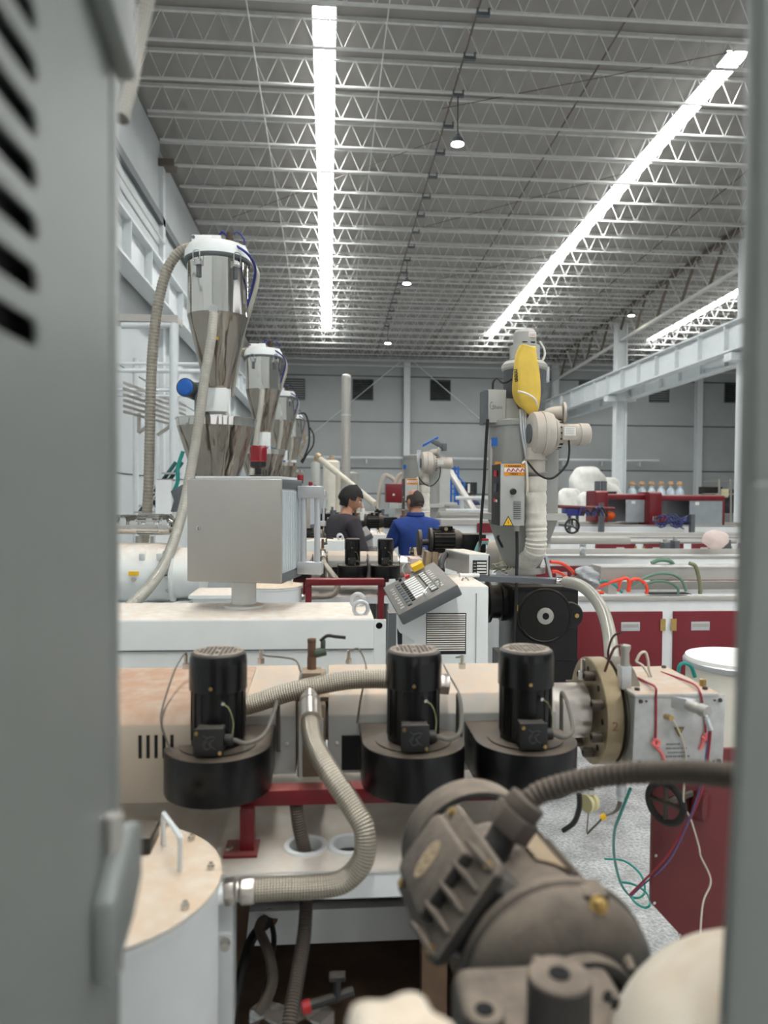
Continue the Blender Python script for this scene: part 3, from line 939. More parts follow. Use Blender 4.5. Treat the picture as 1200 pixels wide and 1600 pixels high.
def spline_2d(st):
    return [(p.x, p.y) for p in spline([V((x, y, 0)) for x, y in st], 5)]
M_dkyellow = mat('yellow_green_wire', (150, 152, 104), 0.6)
bl = []
for i, (px, sd, lb) in enumerate(((341, 1, 'left of the two hose ends'), (646, -1, 'middle one of its three'), (821, -1, 'next to the round flange'))):
    x = P(px, 1100, 1.5).x
    bl.append(blower(x, sd, 'black cooling blower with upright motor on the nearest extruder, ' + lb))

# ---- ball valve on the vent
c = P(487, 1045, 1.70)
bv = thing('ball_valve', 'rusty brown ball valve with black lever above the barrel vent', 'valve', c)
zt = c.z
MB().cyl(c, c + V((0, 0, 0.028)), 0.012, n=6).cyl(c + V((0, 0, 0.028)), c + V((0, 0, 0.062)), 0.0095, n=20).cyl(c + V((0, 0, 0.062)), c + V((0, 0, 0.07)), 0.0115, n=6).build('body', M_rust, bv, 0.001)
MB().cyl(c + V((0.005, 0, 0.035)), c + V((0.032, 0.005, 0.04)), 0.011, n=8).cyl(c + V((0.026, 0.004, 0.045)), c + V((0.026, 0.004, 0.066)), 0.006, n=8).build('side_port', mat('green_brass', (82, 92, 80), 0.6, metal=0.4, var=0.2), bv, 0.001)
MB().tube(spline([c + V((0.02, 0.003, 0.064)), c + V((0.035, 0, 0.076)), c + V((0.055, -0.004, 0.075)), c + V((0.078, -0.006, 0.073))], 5), 0.004, 8).build('lever', M_rubber, bv)
MB().box(c + V((-0.022, -0.04, -0.03)), c + V((0.022, 0.02, 0))).build('base_block', M_castiron, bv, 0.002)

# ---- braided hoses
h1 = thing('braided_hose', 'thick braided steel hose curving from the barrel vent down to the round tank', 'hose', P(485, 1100, 1.45))
pts = [P(484, 1098, 1.56), P(485, 1130, 1.50), P(492, 1165, 1.44), P(514, 1205, 1.38), P(552, 1262, 1.34), P(570, 1300, 1.32), P(566, 1345, 1.31), P(536, 1377, 1.31), P(488, 1386, 1.31), P(440, 1388, 1.31), P(396, 1391, 1.31)]
MB().tube(spline(pts, 10), 0.0205, 20).build('hose_body', M_bracedhose, h1)
a, b = P(484, 1092, 1.57), P(485, 1126, 1.50)
MB().cyl(P(484, 1076, 1.6), a, 0.015, n=16).lathe(a, b - a, [(0.017, 0), (0.022, 0.003), (0.022, 0.014), (0.0185, 0.016), (0.0185, 0.02), (0.0235, 0.022), (0.0235, (b - a).length)], 24).build('upper_collar', M_steel, h1)
a, b = P(398, 1391, 1.31), P(376, 1392, 1.31)
MB().lathe(a, b - a, [(0.0225, 0), (0.0235, 0.005), (0.0235, 0.022), (0.02, 0.025)], 24).build('lower_collar', M_steel, h1)
MB().cyl(P(368, 1392, 1.31), P(351, 1394, 1.31), 0.0235, n=6).cyl(P(374, 1392, 1.31), P(368, 1392, 1.31), 0.019, n=20).build('hex_nut', M_steel, h1, 0.002)
h2 = thing('braided_hose', 'braided steel hose sagging between the first and middle blower motors', 'hose', P(480, 1080, 1.6))
pts = [P(360, 1108, 1.60), P(400, 1098, 1.60), P(450, 1082, 1.6), P(500, 1070, 1.6), P(550, 1062, 1.6), P(600, 1061, 1.6), P(660, 1066, 1.6), P(688, 1068, 1.6)]
MB().tube(spline(pts, 10), 0.0205, 20).build('hose_body', M_bracedhose, h2)
MB().cyl(P(686, 1068, 1.6), P(701, 1069, 1.6), 0.024, n=6).build('hex_nut', M_steel, h2, 0.002)

# ---- round white tank in front of the bed
tk = thing('collecting_tank', 'white round tank with dusty bolted lid at the end of the braided hose', 'tank', V((-0.367, 1.165, 0)))
tc = V((-0.367, 1.165, 0)); tr = 0.2
lz = 1.044
MB().lathe((tc.x, tc.y, 0.02), Z, [(tr - 0.006, 0), (tr - 0.004, lz - 0.04), (tr, lz - 0.038), (tr, lz - 0.028)], 64).build('shell', M_whiteclean, tk)
ld = MB().lathe((tc.x, tc.y, lz - 0.006), Z, [(tr + 0.001, 0), (tr + 0.001, 0.005), (0, 0.0055)], 64).build('lid', M_cream, tk)
MB().lathe((tc.x, tc.y, lz - 0.0085), Z, [(tr - 0.003, 0), (tr - 0.003, 0.003)], 64).build('gasket', M_dkgrey, ld)
mb = MB()
for k in range(10):
    a = math.radians(8 + 36 * k)
    q = V((tc.x + (tr - 0.016) * math.cos(a), tc.y + (tr - 0.016) * math.sin(a), lz))
    mb2 = MB().cyl(q, q + V((0, 0, 0.005)), 0.0062, n=6).cyl(q + V((0, 0, 0.005)), q + V((0, 0, 0.010)), 0.0035, n=8)
    mb2.build('lid_bolt', M_chrome, ld)
ha, hb = Pz(255, 1320, lz), Pz(281, 1360, lz)
MB().tube(spline([ha, ha + V((0, 0, 0.04)), ha + V((0.002, -0.002, 0.052)), ha.lerp(hb, 0.12) + V((0, 0, 0.055)), ha.lerp(hb, 0.9) + V((0, 0, 0.055)), hb + V((0, 0, 0.048)), hb], 5), 0.0045, 10).build('lid_handle', M_whiteclean, ld)
q = Pz(243, 1322, lz)
MB().box(q + V((-0.06, -0.03, 0.0)), q + V((-0.002, 0.04, 0.028))).build('sight_block', M_blackplastic, ld, 0.002)
MB().cyl(P(352, 1394, 1.31), V((tc.x + 0.12, 1.27, P(352, 1394, 1.31).z - 0.005)), 0.017, n=20).build('inlet_pipe', M_whiteclean, tk)
a = P(352, 1470, 1.33)
MB().box((a.x - 0.03, 1.325, a.z - 0.01), (a.x + 0.012, 1.335, a.z + 0.014)).build('fixing_lug', M_whiteclean, tk)
MB().cyl((a.x + 0.002, 1.325, a.z), (a.x + 0.002, 1.31, a.z), 0.0085, n=12).build('lug_bolt', M_steel, tk)

# ---- ribbed drain hoses dropping through the bed
d1 = thing('drain_hose', 'dark ribbed drain hose dropping through the bed bushing beside the red leg', 'hose', P(470, 1300, 1.48))
MB().corrugated(spline([P(463, 1258, 1.50), P(467, 1290, 1.495), P(476, 1330, 1.49), P(478, 1380, 1.48), P(478, 1420, 1.46), P(474, 1470, 1.42), P(464, 1530, 1.36), P(452, 1600, 1.3), P(446, 1680, 1.26)], 8), 0.0145, 0.0052, 0.16, 14).build('hose_body', M_dustdark, d1)
MB().tube(spline([P(463, 1258, 1.5), P(461, 1246, 1.5), P(455, 1236, 1.52)], 4), 0.004, 6).build('strap', M_chrome, d1)
d2 = thing('cable_bundle', 'dark cables looping inside the open bay under the bed', 'cable', P(420, 1500, 1.6))
for k, pp in enumerate(([(418, 1432, 1.75), (405, 1450, 1.6), (420, 1490, 1.5), (425, 1540, 1.45), (395, 1600, 1.4)], [(420, 1440, 1.7), (395, 1465, 1.6), (380, 1510, 1.5), (365, 1580, 1.45), (355, 1640, 1.4)],
                       [(424, 1440, 1.72), (428, 1470, 1.6), (420, 1520, 1.5), (405, 1590, 1.42)])):
    MB().tube(spline([P(*q) for q in pp], 6), 0.011 if k < 2 else 0.006, 8).build('cable', M_dustdark if k == 0 else M_rubber, d2)
MB().cyl(P(421, 1432, 1.8), P(421, 1434, 1.7), 0.02, n=16).build('gland', M_rust, d2)
va = P(510, 1570, 1.35)
dv = thing('drain_valve', 'small drain valve with red knob in the dirty bay', 'valve', va)
MB().cyl(va + V((-0.03, 0, 0)), va + V((0.05, 0.02, 0.01)), 0.009, n=10).cyl(va + V((0.02, 0.01, 0)), va + V((0.02, 0.01, 0.045)), 0.007, n=8).box(va + V((0.005, 0, 0.042)), va + V((0.035, 0.02, 0.05))).build('body', M_box, dv)
MB().cyl(va + V((-0.045, -0.004, -0.002)), va + V((-0.03, 0, 0)), 0.012, n=12).build('knob', mat('red_knob', (168, 30, 34), 0.5), dv)
# plastic sheet scrap in the bay
vs, fs = [], []
for i in range(7):
    for j in range(5):
        q = P(390 + 22 * i, 1600 - 8 * j, 1.3 + 0.04 * j)
        vs.append(q + V((0, 0, 0.012 * math.sin(i * 2.1 + j * 1.3))))
for i in range(6):
    for j in range(4):
        fs.append((i * 5 + j, i * 5 + j + 1, (i + 1) * 5 + j + 1, (i + 1) * 5 + j))
o = MB().add(vs, fs).build('plastic_sheet', M_clear)
tag(o, 'crumpled clear plastic sheet lying in the bay', 'plastic')

# ---- flanges and die head
fc = V((P(918, 1117, AX_Y).x, AX_Y, AX_Z))
fg = thing('barrel_flange', 'large round bronzed bolted flange pair at the barrel end', 'flange', fc)
f1 = MB().lathe(fc, X, [(0.066, 0), (0.126, 0), (0.128, 0.002), (0.128, 0.04), (0.126, 0.042)], 56).build('flange_disc', M_flange, fg)
f2 = MB().lathe(fc + V((0.047, 0, 0)), X, [(0.12, 0), (0.128, 0.002), (0.128, 0.043), (0.12, 0.045)], 56).build('flange_disc', M_flangedark, fg)
for k in range(8):
    a = 2 * PI * (k + 0.5) / 8
    q = fc + V((0, math.cos(a) * 0.1, math.sin(a) * 0.1))
    if k % 2 == 0 or k in (3, 5):
        MB().lathe(q, -X, [(0.012, 0), (0.012, 0.022), (0.0105, 0.0245), (0.006, 0.0245), (0.006, 0.015)], 16).build('socket_bolt', M_bolt, f1)
    a += PI / 8
    q = fc + V((-0.0006, math.cos(a) * 0.1, math.sin(a) * 0.1))
    MB().lathe(q, -X, [(0.0075, 0), (0.0075, 0.0008)], 14).build('bolt_hole', M_black, f1)
text_mesh('stamped_number', '2', 0.03, mat('rust_mark', (130, 84, 58), 0.6), fc + V((0.012, -0.1292, -0.012)), X, Z, f1)
MB().cyl(fc + V((-0.02, -0.02, 0.09)), fc + V((-0.02, -0.02, 0.13)), 0.006, n=8).cyl(fc + V((-0.02, -0.02, 0.08)), fc + V((-0.02, -0.02, 0.1)), 0.011, n=10).build('pressure_probe', M_chrome, fg)

dx0, dx1 = P(990, 1140, 1.6).x, P(1131, 1140, 1.6).x
dy0, dy1 = 1.6, 1.86
dz0, dz1 = P(1060, 1196, 1.6).z, P(1060, 1086, 1.6).z
dh = thing('extrusion_die', 'square aluminium clad die head tied with red cord', 'die', V(((dx0 + dx1) / 2, 1.72, dz0)))
MB().box((dx0 + 0.006, dy0 + 0.006, dz0), (dx1 - 0.004, dy1, dz1 - 0.004)).build('heater_block', M_heater, dh)
fp = MB().obox((dx0 - 0.002, dy0 - 0.002, dz0), (dx1 - dx0, 0, 0), (0.0, 0.006, 0), (0.004, 0, dz1 - dz0)).build('front_plate', M_aludull, dh, 0.0015)
MB().box((dx0, dy0 - 0.004, dz1 - 0.004), (dx1 - 0.015, dy1, dz1 + 0.004)).build('top_plate', M_aludull, dh, 0.001)
mb = MB()
for sx in (0.012, 0.02):
    for zz in (0.01,):
        pass
for x in (dx0 + 0.014, dx1 - 0.012):
    for z in (dz0 + 0.01, dz1 - 0.012):
        bolt_head(mb, (x, dy0 - 0.003, z), -Y, 0.005, 0.003)
        bolt_head(mb, (x + (0.013 if x < 0.8 else -0.013), dy0 - 0.003, z), -Y, 0.0025, 0.002)
for x in (dx0 + 0.02, dx1 - 0.03):
    bolt_head(mb, (x, dy0 + 0.03, dz1 + 0.004), Z, 0.006, 0.006)
    bolt_head(mb, (x, dy1 - 0.02, dz1 + 0.004), Z, 0.006, 0.006)
mb.build('plate_bolts', M_bolt, dh)
MB().cyl((dx1 - 0.02, dy0 + 0.06, dz1), (dx1 - 0.02, dy0 + 0.06, dz1 + 0.02), 0.008, n=6).build('brass_plug', M_brass, dh, 0.001)
# warning triangle (point down) and the plate's stamped lines
q = P(1061, 1143, dy0 - 0.004)
tri = [(-0.0125, 0.01), (0.0125, 0.01), (0, -0.0125)]
MB().prism(tri, q, X, Z, (0, -0.0008, 0)).build('warning_triangle', mat('olive_print', (96, 84, 48), 0.6), dh)
MB().prism([(x * 0.66, z * 0.66) for x, z in tri], q + V((0, -0.0009, 0)), X, Z, (0, -0.0004, 0)).build('warning_triangle_field', mat('ochre_print', (150, 128, 60), 0.6), dh)
mk = MB()
rr = random.Random(3)
for li in range(4):
    zz = P(1060, 1163 + 6.5 * li, 1.6).z
    x = P(1040 + (3 if li == 2 else 0), 1163, 1.6).x
    xe = P((1062, 1072, 1070, 1076)[li], 1163, 1.6).x
    while x < xe:
        w = rr.uniform(0.002, 0.0045)
        hgt = 0.0045 if li == 3 else 0.003
        mk.box((x, dy0 - 0.0035, zz), (x + w * 0.7, dy0 - 0.0028, zz + hgt))
        x += w + 0.0012
mk.build('stamped_lines', M_dkgrey, dh)
# connector plugs
pb = P(1058, 1093, 1.58)
pl = thing('heater_plug', 'grey metal heater plug sticking out of the die head front', 'plug', pb)
MB().obox(P(1046, 1097, 1.6) + V((0, 0, -0.012)), (0.045, -0.03, -0.004), (0.012, 0.02, 0), (0, 0, 0.026)).build('socket', M_alu, pl, 0.0015)
a, b = P(1075, 1101, 1.55), P(1106, 1113, 1.5)
MB().lathe(a, b - a, [(0.012, 0), (0.0125, 0.02), (0.011, 0.03), (0.014, 0.035), (0.013, (b - a).length)], 14).build('plug_body', M_panelgrey, pl)
MB().corrugated(spline([b + V((0, 0, -0.005)), P(1104, 1122, 1.5), P(1110, 1140, 1.5)], 6), 0.006, 0.004, 0.2, 10).build('strain_relief', M_alu, pl)
t2 = P(976, 1052, 1.66)
pt = thing('heater_plug', 'upright grey heater plug on a steel bracket at the flange', 'plug', t2)
MB().box(t2 + V((-0.012, -0.012, -0.035)), t2 + V((0.012, 0.015, 0.018))).build('socket', M_alu, pt, 0.0015)
MB().lathe(t2 + V((0, 0, 0.018)), Z, [(0.011, 0), (0.0095, 0.03), (0.013, 0.042), (0.013, 0.048)], 12).build('plug_body', M_panelgrey, pt)
MB().tube(spline([t2 + V((-0.006, 0, 0.066)), t2 + V((-0.025, 0, 0.06)), t2 + V((-0.034, 0.01, 0.03)), t2 + V((-0.04, 0.02, 0.0))], 5), 0.003, 6).build('lead', mat('brown_lead', (92, 52, 50), 0.6), pt)
# red cord ties
def cord(pp, r, m, nm, lb, group=None):
    o = MB().tube(spline([P(*q) for q in pp], 6), r, 6).build(nm, m)
    return tag(o, lb, 'cord', group)
yf = dy0 - 0.006
t = thing('tie_cord', 'red cord tied with a knot round the left side of the die head', 'cord', P(1025, 1160, yf))
MB().tube(spline([P(990, 1056, 1.75), P(1010, 1066, 1.68), P(1024, 1074, yf), P(1025, 1090, yf), P(1025, 1130, yf), P(1024, 1165, yf)], 6), 0.0026, 6).build('strand', M_redwire, t)
MB().tube(spline([P(1024, 1158, yf), P(1020, 1162, yf - 0.006), P(1027, 1166, yf - 0.008), P(1030, 1159, yf - 0.004), P(1022, 1156, yf - 0.004), P(1024, 1166, yf), P(1033, 1176, yf), P(1037, 1186, yf), P(1034, 1200, yf)], 5), 0.0034, 6).build('knot', M_pinkwire, t)
t = thing('tie_cord', 'red cord knotted round the die head beside the heater plug', 'cord', P(1100, 1150, yf))
MB().tube(spline([P(1033, 1050, 1.8), P(1062, 1060, 1.72), P(1085, 1070, 1.64), P(1094, 1082, yf), P(1098, 1100, yf), P(1102, 1130, yf), P(1103, 1150, yf)], 6), 0.0024, 6).build('strand', M_redwire, t)
MB().tube(spline([P(1100, 1150, yf), P(1104, 1147, yf - 0.005), P(1103, 1156, yf - 0.007), P(1098, 1152, yf), P(1098, 1162, yf), P(1093, 1172, yf)], 5), 0.003, 6).build('knot', M_pinkwire, t)
MB().tube(spline([P(1103, 1152, yf), P(1106, 1170, yf), P(1107, 1195, yf)], 5), 0.002, 6).build('tail', M_redwire, t)
cord([(1110, 1140, 1.5), (1108, 1165, 1.52), (1100, 1220, 1.55), (1080, 1275, 1.6), (1040, 1340, 1.7), (1000, 1382, 1.78), (984, 1398, 1.8)], 0.003, M_redwire, 'heater_lead', 'long red heater lead hanging from the die head down to the floor')
cord([(1108, 1142, 1.51), (1105, 1170, 1.525), (1096, 1225, 1.555), (1077, 1280, 1.605), (1045, 1345, 1.705), (1003, 1384, 1.785), (986, 1400, 1.8)], 0.0025, M_bluewire, 'heater_lead', 'violet wire running beside the long red heater lead')
cord([(1040, 1118, yf), (1052, 1126, yf - 0.004), (1062, 1145, yf - 0.004), (1070, 1170, yf), (1072, 1195, yf), (1069, 1225, 1.6), (1069, 1258, 1.62), (1080, 1282, 1.63), (1092, 1322, 1.65), (1095, 1338, 1.66), (1108, 1365, 1.66), (1110, 1382, 1.66), (1100, 1405, 1.65), (1096, 1430, 1.64), (1094, 1470, 1.62)], 0.0022, M_cablew, 'sensor_lead', 'thin cream sensor lead hanging in front of the dark red plate')
o = MB().cyl(P(1040, 1119, 1.6), P(1049, 1122, 1.57), 0.006, n=10).build('sensor_tip', M_brass)
tag(o, 'brass sensor tip plugged into the die head front', 'sensor')
t = thing('cream_lead', 'cream cable loop on top of the die head', 'cable', P(1005, 1040, 1.7))
MB().tube(spline([P(994, 1034, 1.7), P(1000, 1022, 1.7), P(1008, 1019, 1.7), P(1012, 1030, 1.7), P(1014, 1045, 1.7), P(1018, 1058, 1.7)], 6), 0.0032, 6).build('loop', M_cablew, t)
MB().tube(spline([P(994, 1034, 1.7), P(1004, 1040, 1.69), P(1012, 1052, 1.68), P(1014, 1058, 1.68)], 6), 0.0028, 6).build('strand', M_cablew, t)
cord([(955, 1040, 1.75), (950, 1020, 1.75), (958, 995, 1.75), (972, 988, 1.72)], 0.0028, mat('plum_lead', (70, 34, 44), 0.6), 'plum_lead', 'dark plum lead arching behind the upright plug')
# cables below the die head
cord([(985, 1232, 1.7), (970, 1270, 1.75), (960, 1300, 1.85), (960, 1340, 2.0), (970, 1380, 2.2), (985, 1400, 2.35), (1000, 1402, 2.4), (1008, 1390, 2.5), (1000, 1365, 2.6), (975, 1345, 2.7), (945, 1342, 2.7)], 0.004, M_green, 'teal_hose', 'teal air hose hanging from the die head and coiling on the floor')
cord([(970, 1378, 2.6), (990, 1382, 2.55), (1010, 1395, 2.4), (1016, 1412, 2.3), (1008, 1418, 2.3), (995, 1412, 2.3), (985, 1400, 2.35)], 0.004, M_green, 'teal_hose', 'coil of teal air hose lying on the floor')
t = thing('pulley_weight', 'cream pulley hanging below the flange', 'pulley', P(921, 1254, 1.62))
MB().lathe(P(921, 1254, 1.62), X + Y * 0.5, [(0.012, -0.012), (0.02, -0.012), (0.02, -0.004), (0.016, 0), (0.02, 0.004), (0.02, 0.012), (0.012, 0.012)], 20).build('wheel', mat('cream_nylon', (206, 196, 150), 0.5), t)
MB().tube([P(921, 1225, 1.62), P(920, 1262, 1.62), P(917, 1300, 1.62)], 0.0015, 5).build('string', M_rust, t)
MB().box(P(921, 1243, 1.61), P(929, 1235, 1.61) + V((0, 0.008, 0))).build('clip', M_chrome, t)
t = thing('sensor_cable', 'grey cable with metal plug and yellow tape hanging under the flange', 'cable', P(970, 1240, 1.66))
MB().lathe(P(971, 1228, 1.66), P(969, 1250, 1.66) - P(971, 1228, 1.66), [(0.012, 0), (0.012, 0.02), (0.009, 0.024), (0.009, 0.034)], 12).build('plug', M_alu, t)
for k in (-1, 0, 1):
    MB().tube(spline([P(970 + k * 2, 1246, 1.66), P(966 + 2 * k, 1262, 1.66), P(958 + k, 1270, 1.66), P(943, 1276, 1.66), P(936, 1284, 1.66), P(917, 1303, 1.66)], 5), 0.0022, 6).build('wire', M_cable, t)
MB().cyl(P(946, 1274, 1.66), P(939, 1279, 1.66), 0.007, n=10).build('tape', M_yellowplain, t)
cord([(905, 1240, 1.6), (905, 1262, 1.6), (897, 1285, 1.62), (880, 1298, 1.64)], 0.006, M_rubber, 'black_cable', 'black cable looping under the third blower')

# ---- red support of the die head with handwheel
rs = thing('die_support', 'dark red steel support cabinet with handwheel under the die head', 'support', P(1080, 1350, 1.75))
ra, rb = P(1019, 1330, 1.75), P(1190, 1330, 1.75)
zb_ = P(1030, 1408, 1.75).z
p1, p2 = P(1017, 1412, 1.75), P(1063, 1480, 1.75)
MB().add([(ra.x, 1.75, 1.02), (rb.x, 1.75, 1.02), (rb.x, 1.75, 0.3), (p2.x + 0.05, 1.75, 0.5), (ra.x, 1.75, p1.z),
          (ra.x, 1.765, 1.02), (rb.x, 1.765, 1.02), (rb.x, 1.765, 0.3), (p2.x + 0.05, 1.765, 0.5), (ra.x, 1.765, p1.z)],
         [(0, 1, 2, 3, 4), (5, 6, 7, 8, 9), (0, 1, 6, 5), (1, 2, 7, 6), (2, 3, 8, 7), (3, 4, 9, 8), (4, 0, 5, 9)]).build('side_plate', M_redplate, rs, 0.002)
MB().box((ra.x + 0.12, 1.78, 0.0), (ra.x + 0.18, 1.84, 0.8)).box((rb.x - 0.1, 1.79, 0), (rb.x - 0.04, 1.85, 0.8)).build('column', M_redplate, rs)
for q in ((1020, 1336), (1018, 1410), (1057, 1460)):
    a = P(q[0] + 4, q[1], 1.75)
    MB().cyl(a, a + V((0, -0.003, 0)), 0.004, n=8).build('rivet', M_chrome, rs)
hw = P(1040, 1254, 1.66)
ax = V((-0.85, -0.5, 0)).normalized()
u_, w_, a_ = frame_of(ax)
hwh = MB().tube([hw + (u_ * math.cos(t_) + w_ * math.sin(t_)) * 0.046 for t_ in [2 * PI * k / 28 for k in range(29)]], 0.0085, 10).build('handwheel', M_rubber, rs)
MB().cyl(hw, hw - ax * 0.1, 0.009, n=10).cyl(hw - u_ * 0.046, hw + u_ * 0.046, 0.006, n=8).cyl(hw - w_ * 0.046, hw + w_ * 0.046, 0.006, n=8).build('shaft', M_bolt, hwh)
q = P(1105, 1262, 1.73)
MB().cyl(q, q + V((-0.02, 0.02, 0)), 0.035, n=20).build('bearing_cover', M_redplate, rs, 0.003)

# ---- white cover drum beside the red doors
dr = thing('lidded_drum', 'cream plastic drum with white lid and steel clamp ring', 'drum', P(1150, 1100, 2.5))
dc = P(1152, 1025, 2.5)
MB().lathe((dc.x, dc.y, 0), Z, [(0.155, 0), (0.17, 0.05), (0.17, dc.z - 0.03), (0.166, dc.z - 0.02)], 40).build('body', M_creamtank, dr)
MB().lathe((dc.x, dc.y, dc.z - 0.035), Z, [(0.176, 0), (0.18, 0.006), (0.18, 0.018), (0.175, 0.022)], 40).build('clamp_ring', M_alu, dr)
MB().lathe((dc.x, dc.y, dc.z - 0.015), Z, [(0.176, 0), (0.172, 0.012), (0.15, 0.006), (0, 0.006)], 40).build('lid', M_sticker, dr)
cord([(1060, 1050, 2.3), (1062, 1040, 2.3), (1070, 1036, 2.3), (1080, 1042, 2.3), (1086, 1058, 2.3)], 0.006, M_green, 'teal_hose', 'short teal hose arch beside the lidded drum')

# ================================================================== OPERATOR PANEL AND WHITE HOUSING BEHIND THE BARREL
bz = P(400, 966, 2.25).z
hs = thing('gearbox_housing', 'long white housing with dusty top behind the nearest barrel', 'housing', (-0.3, 2.4, 0))
hx0, hx1 = -1.1, P(584, 990, 2.25).x
MB().prism([(2.25, 0.0), (2.25, bz - 0.006), (2.256, bz), (2.575, bz), (2.575, 0.0)], (hx0, 0, 0), Y, Z, (hx1 - hx0, 0, 0)).build('body', M_white, hs, 0.004)
MB().box((hx0, 2.243, P(300, 1017, 2.25).z), (hx1, 2.25, P(300, 1016, 2.25).z + 0.001)).build('seam', M_dkgrey, hs)
e0 = P(590, 1000, 2.3)
MB().plate([(2.28, 0.6), (2.5, 0.6), (2.5, bz - 0.02), (2.28, bz - 0.02)], [], (hx1, 0, 0), Y, Z, (0.004, 0, 0)).build('end_plate', M_white, hs)
ep = MB().plate([(hx1, 0.6), (hx1 + 0.04, 0.6), (hx1 + 0.04, bz - 0.012), (hx1, bz - 0.012)], [circle(hx1 + 0.019, P(593, 978, 2.28).z, 0.011, 16)], (0, 2.28, 0), X, Z, (0, 0.01, 0)).build('end_bracket', M_white, hs)
MB().cyl((hx1 + 0.019, 2.29, P(593, 978, 2.28).z), (hx1 + 0.019, 2.3, P(593, 978, 2.28).z), 0.012, n=16).build('bracket_hole', M_black, ep)
MB().box((hx1 + 0.055, 2.36, 0.5), (hx1 + 0.08, 2.42, P(615, 955, 2.4).z)).build('upright', M_ctlgrey, hs)
for k, (px, py, yy) in enumerate(((564, 951, 2.3), (559, 938, 2.48))):
    q = P(px, py, yy)
    e = MB()
    e.tube([q + V((0.022 * math.cos(t_) * 1.0, 0.0, 0.022 * math.sin(t_))) for t_ in [2 * PI * j / 24 for j in range(25)]], 0.0065, 10)
    e.cyl(V((q.x, q.y, bz - 0.002)), V((q.x, q.y, q.z - 0.018)), 0.01, n=12)
    e.build('lifting_eye', M_alu, hs)

def control_box():
    fl_, fr_ = P(292, 746, 2.40), P(440, 748, 2.33)
    u = (V((fr_.x, fr_.y, 0)) - V((fl_.x, fl_.y, 0))).normalized()
    n = V((u.y, -u.x, 0))                       # toward the aisle
    wdt = (V((fr_.x, fr_.y, 0)) - V((fl_.x, fl_.y, 0))).length
    ztop, zbot = fr_.z, P(440, 913, 2.33).z
    dep = 0.26
    o = V((fl_.x, fl_.y, zbot))
    t = thing('operator_panel', 'grey operator panel cabinet with aluminium handle on a short post, nearest line', 'control cabinet', o + u * wdt / 2 - n * dep / 2 + V((0, 0, -0.1)), 'operator panels on the lines')
    hgt = ztop - zbot
    MB().obox(o - n * 0.012 + u * 0.006 + V((0, 0, 0.02)), u * (wdt - 0.012), -n * (dep - 0.012), V((0, 0, hgt - 0.04))).build('body', M_ribalu, t)
    MB().obox(o - n * 0.012 + V((0, 0, hgt - 0.032)), u * wdt, -n * (dep - 0.02), V((0, 0, 0.032))).build('top_trim', M_dkgrey, t, 0.004)
    MB().obox(o - n * 0.012, u * wdt, -n * (dep - 0.02), V((0, 0, 0.03))).build('bottom_trim', M_dkgrey, t, 0.004)
    MB().obox(o - n * 0.02 + u * 0.02 + V((0, 0, hgt)), u * (wdt - 0.03), -n * (dep - 0.06), V((0, 0, 0.008))).build('dusty_roof', M_white, t)
    mb = MB()
    for k in range(10):
        mb.obox(o + u * (wdt - 0.006) - n * (0.03 + 0.021 * k) + V((0, 0, 0.035)), u * 0.004, -n * 0.014, V((0, 0, hgt - 0.075)))
    mb.build('side_ribs', M_ribalu, t)
    d = MB().obox(o + V((0, 0, 0.002)), u * wdt, -n * 0.012, V((0, 0, hgt - 0.004))).build('door', M_panelgrey, t, 0.004)
    k0 = o + u * (wdt * 0.125) + V((0, 0, hgt * 0.52))
    MB().cyl(k0, k0 + n * 0.004, 0.008, n=16).build('lock', M_chrome, d)
    MB().obox(k0 + n * 0.004 + V((0, 0, -0.005)) - u * 0.001, u * 0.002, n * 0.001, V((0, 0, 0.01))).build('keyhole', M_black, d)
    for zz in (0.14, 0.82):
        MB().obox(o + u * (wdt - 0.004) + n * 0.002 + V((0, 0, hgt * zz)), u * 0.005, -n * 0.008, V((0, 0, 0.024))).build('hinge', M_panelgrey, d)
    # handle frame
    s0 = o + u * wdt - n * (dep - 0.075)
    for zz in (0.012, hgt - 0.062):
        MB().obox(s0 + V((0, 0, zz)), u * 0.085, -n * 0.035, V((0, 0, 0.042))).build('handle_block', M_alu, t, 0.003)
    for uu in (0.018, 0.066):
        a = s0 + u * uu - n * 0.018 + V((0, 0, 0.03))
        MB().cyl(a, a + V((0, 0, hgt - 0.08)), 0.0105, n=14).build('handle_bar', M_alu, t)
    pc = P(381, 945, 2.48)
    MB().cyl((pc.x, pc.y, bz), (pc.x, pc.y, zbot), 0.041, n=24).build('post', M_white, t)
    MB().lathe((pc.x, pc.y, bz), Z, [(0.066, 0), (0.066, 0.008), (0.045, 0.012)], 24).build('post_foot', M_white, t)
    MB().obox(o + u * wdt * 0.35 - n * 0.14 + V((0, 0, -0.012)), u * 0.12, -n * 0.1, V((0, 0, 0.012))).build('mount_plate', M_brass, t)
    return t, o + u * wdt * 0.62 - n * 0.13 + V((0, 0, hgt + 0.008))
cb, bpos = control_box()
bc = thing('beacon_lamp', 'red warning beacon on the nearest operator panel', 'beacon', bpos, 'red warning beacons')
MB().lathe(bpos, Z, [(0.03, 0), (0.03, 0.006), (0.011, 0.008), (0.011, 0.028), (0.024, 0.03), (0.027, 0.034), (0.027, 0.05)], 24).build('base', M_blackplastic, bc)
MB().lathe(bpos + V((0, 0, 0.05)), Z, [(0.0255, 0), (0.0275, 0.004), (0.0275, 0.05), (0.025, 0.054)], 32).build('lens', M_redlamp, bc)
mb = MB()
for k in range(20):
    a = 2 * PI * k / 20
    mb.obox(bpos + V((math.cos(a) * 0.0272, math.sin(a) * 0.0272, 0.055)), V((-math.sin(a), math.cos(a), 0)) * 0.003, V((math.cos(a), math.sin(a), 0)) * 0.001, (0, 0, 0.044))
mb.build('lens_ribs', M_redlamp, bc)

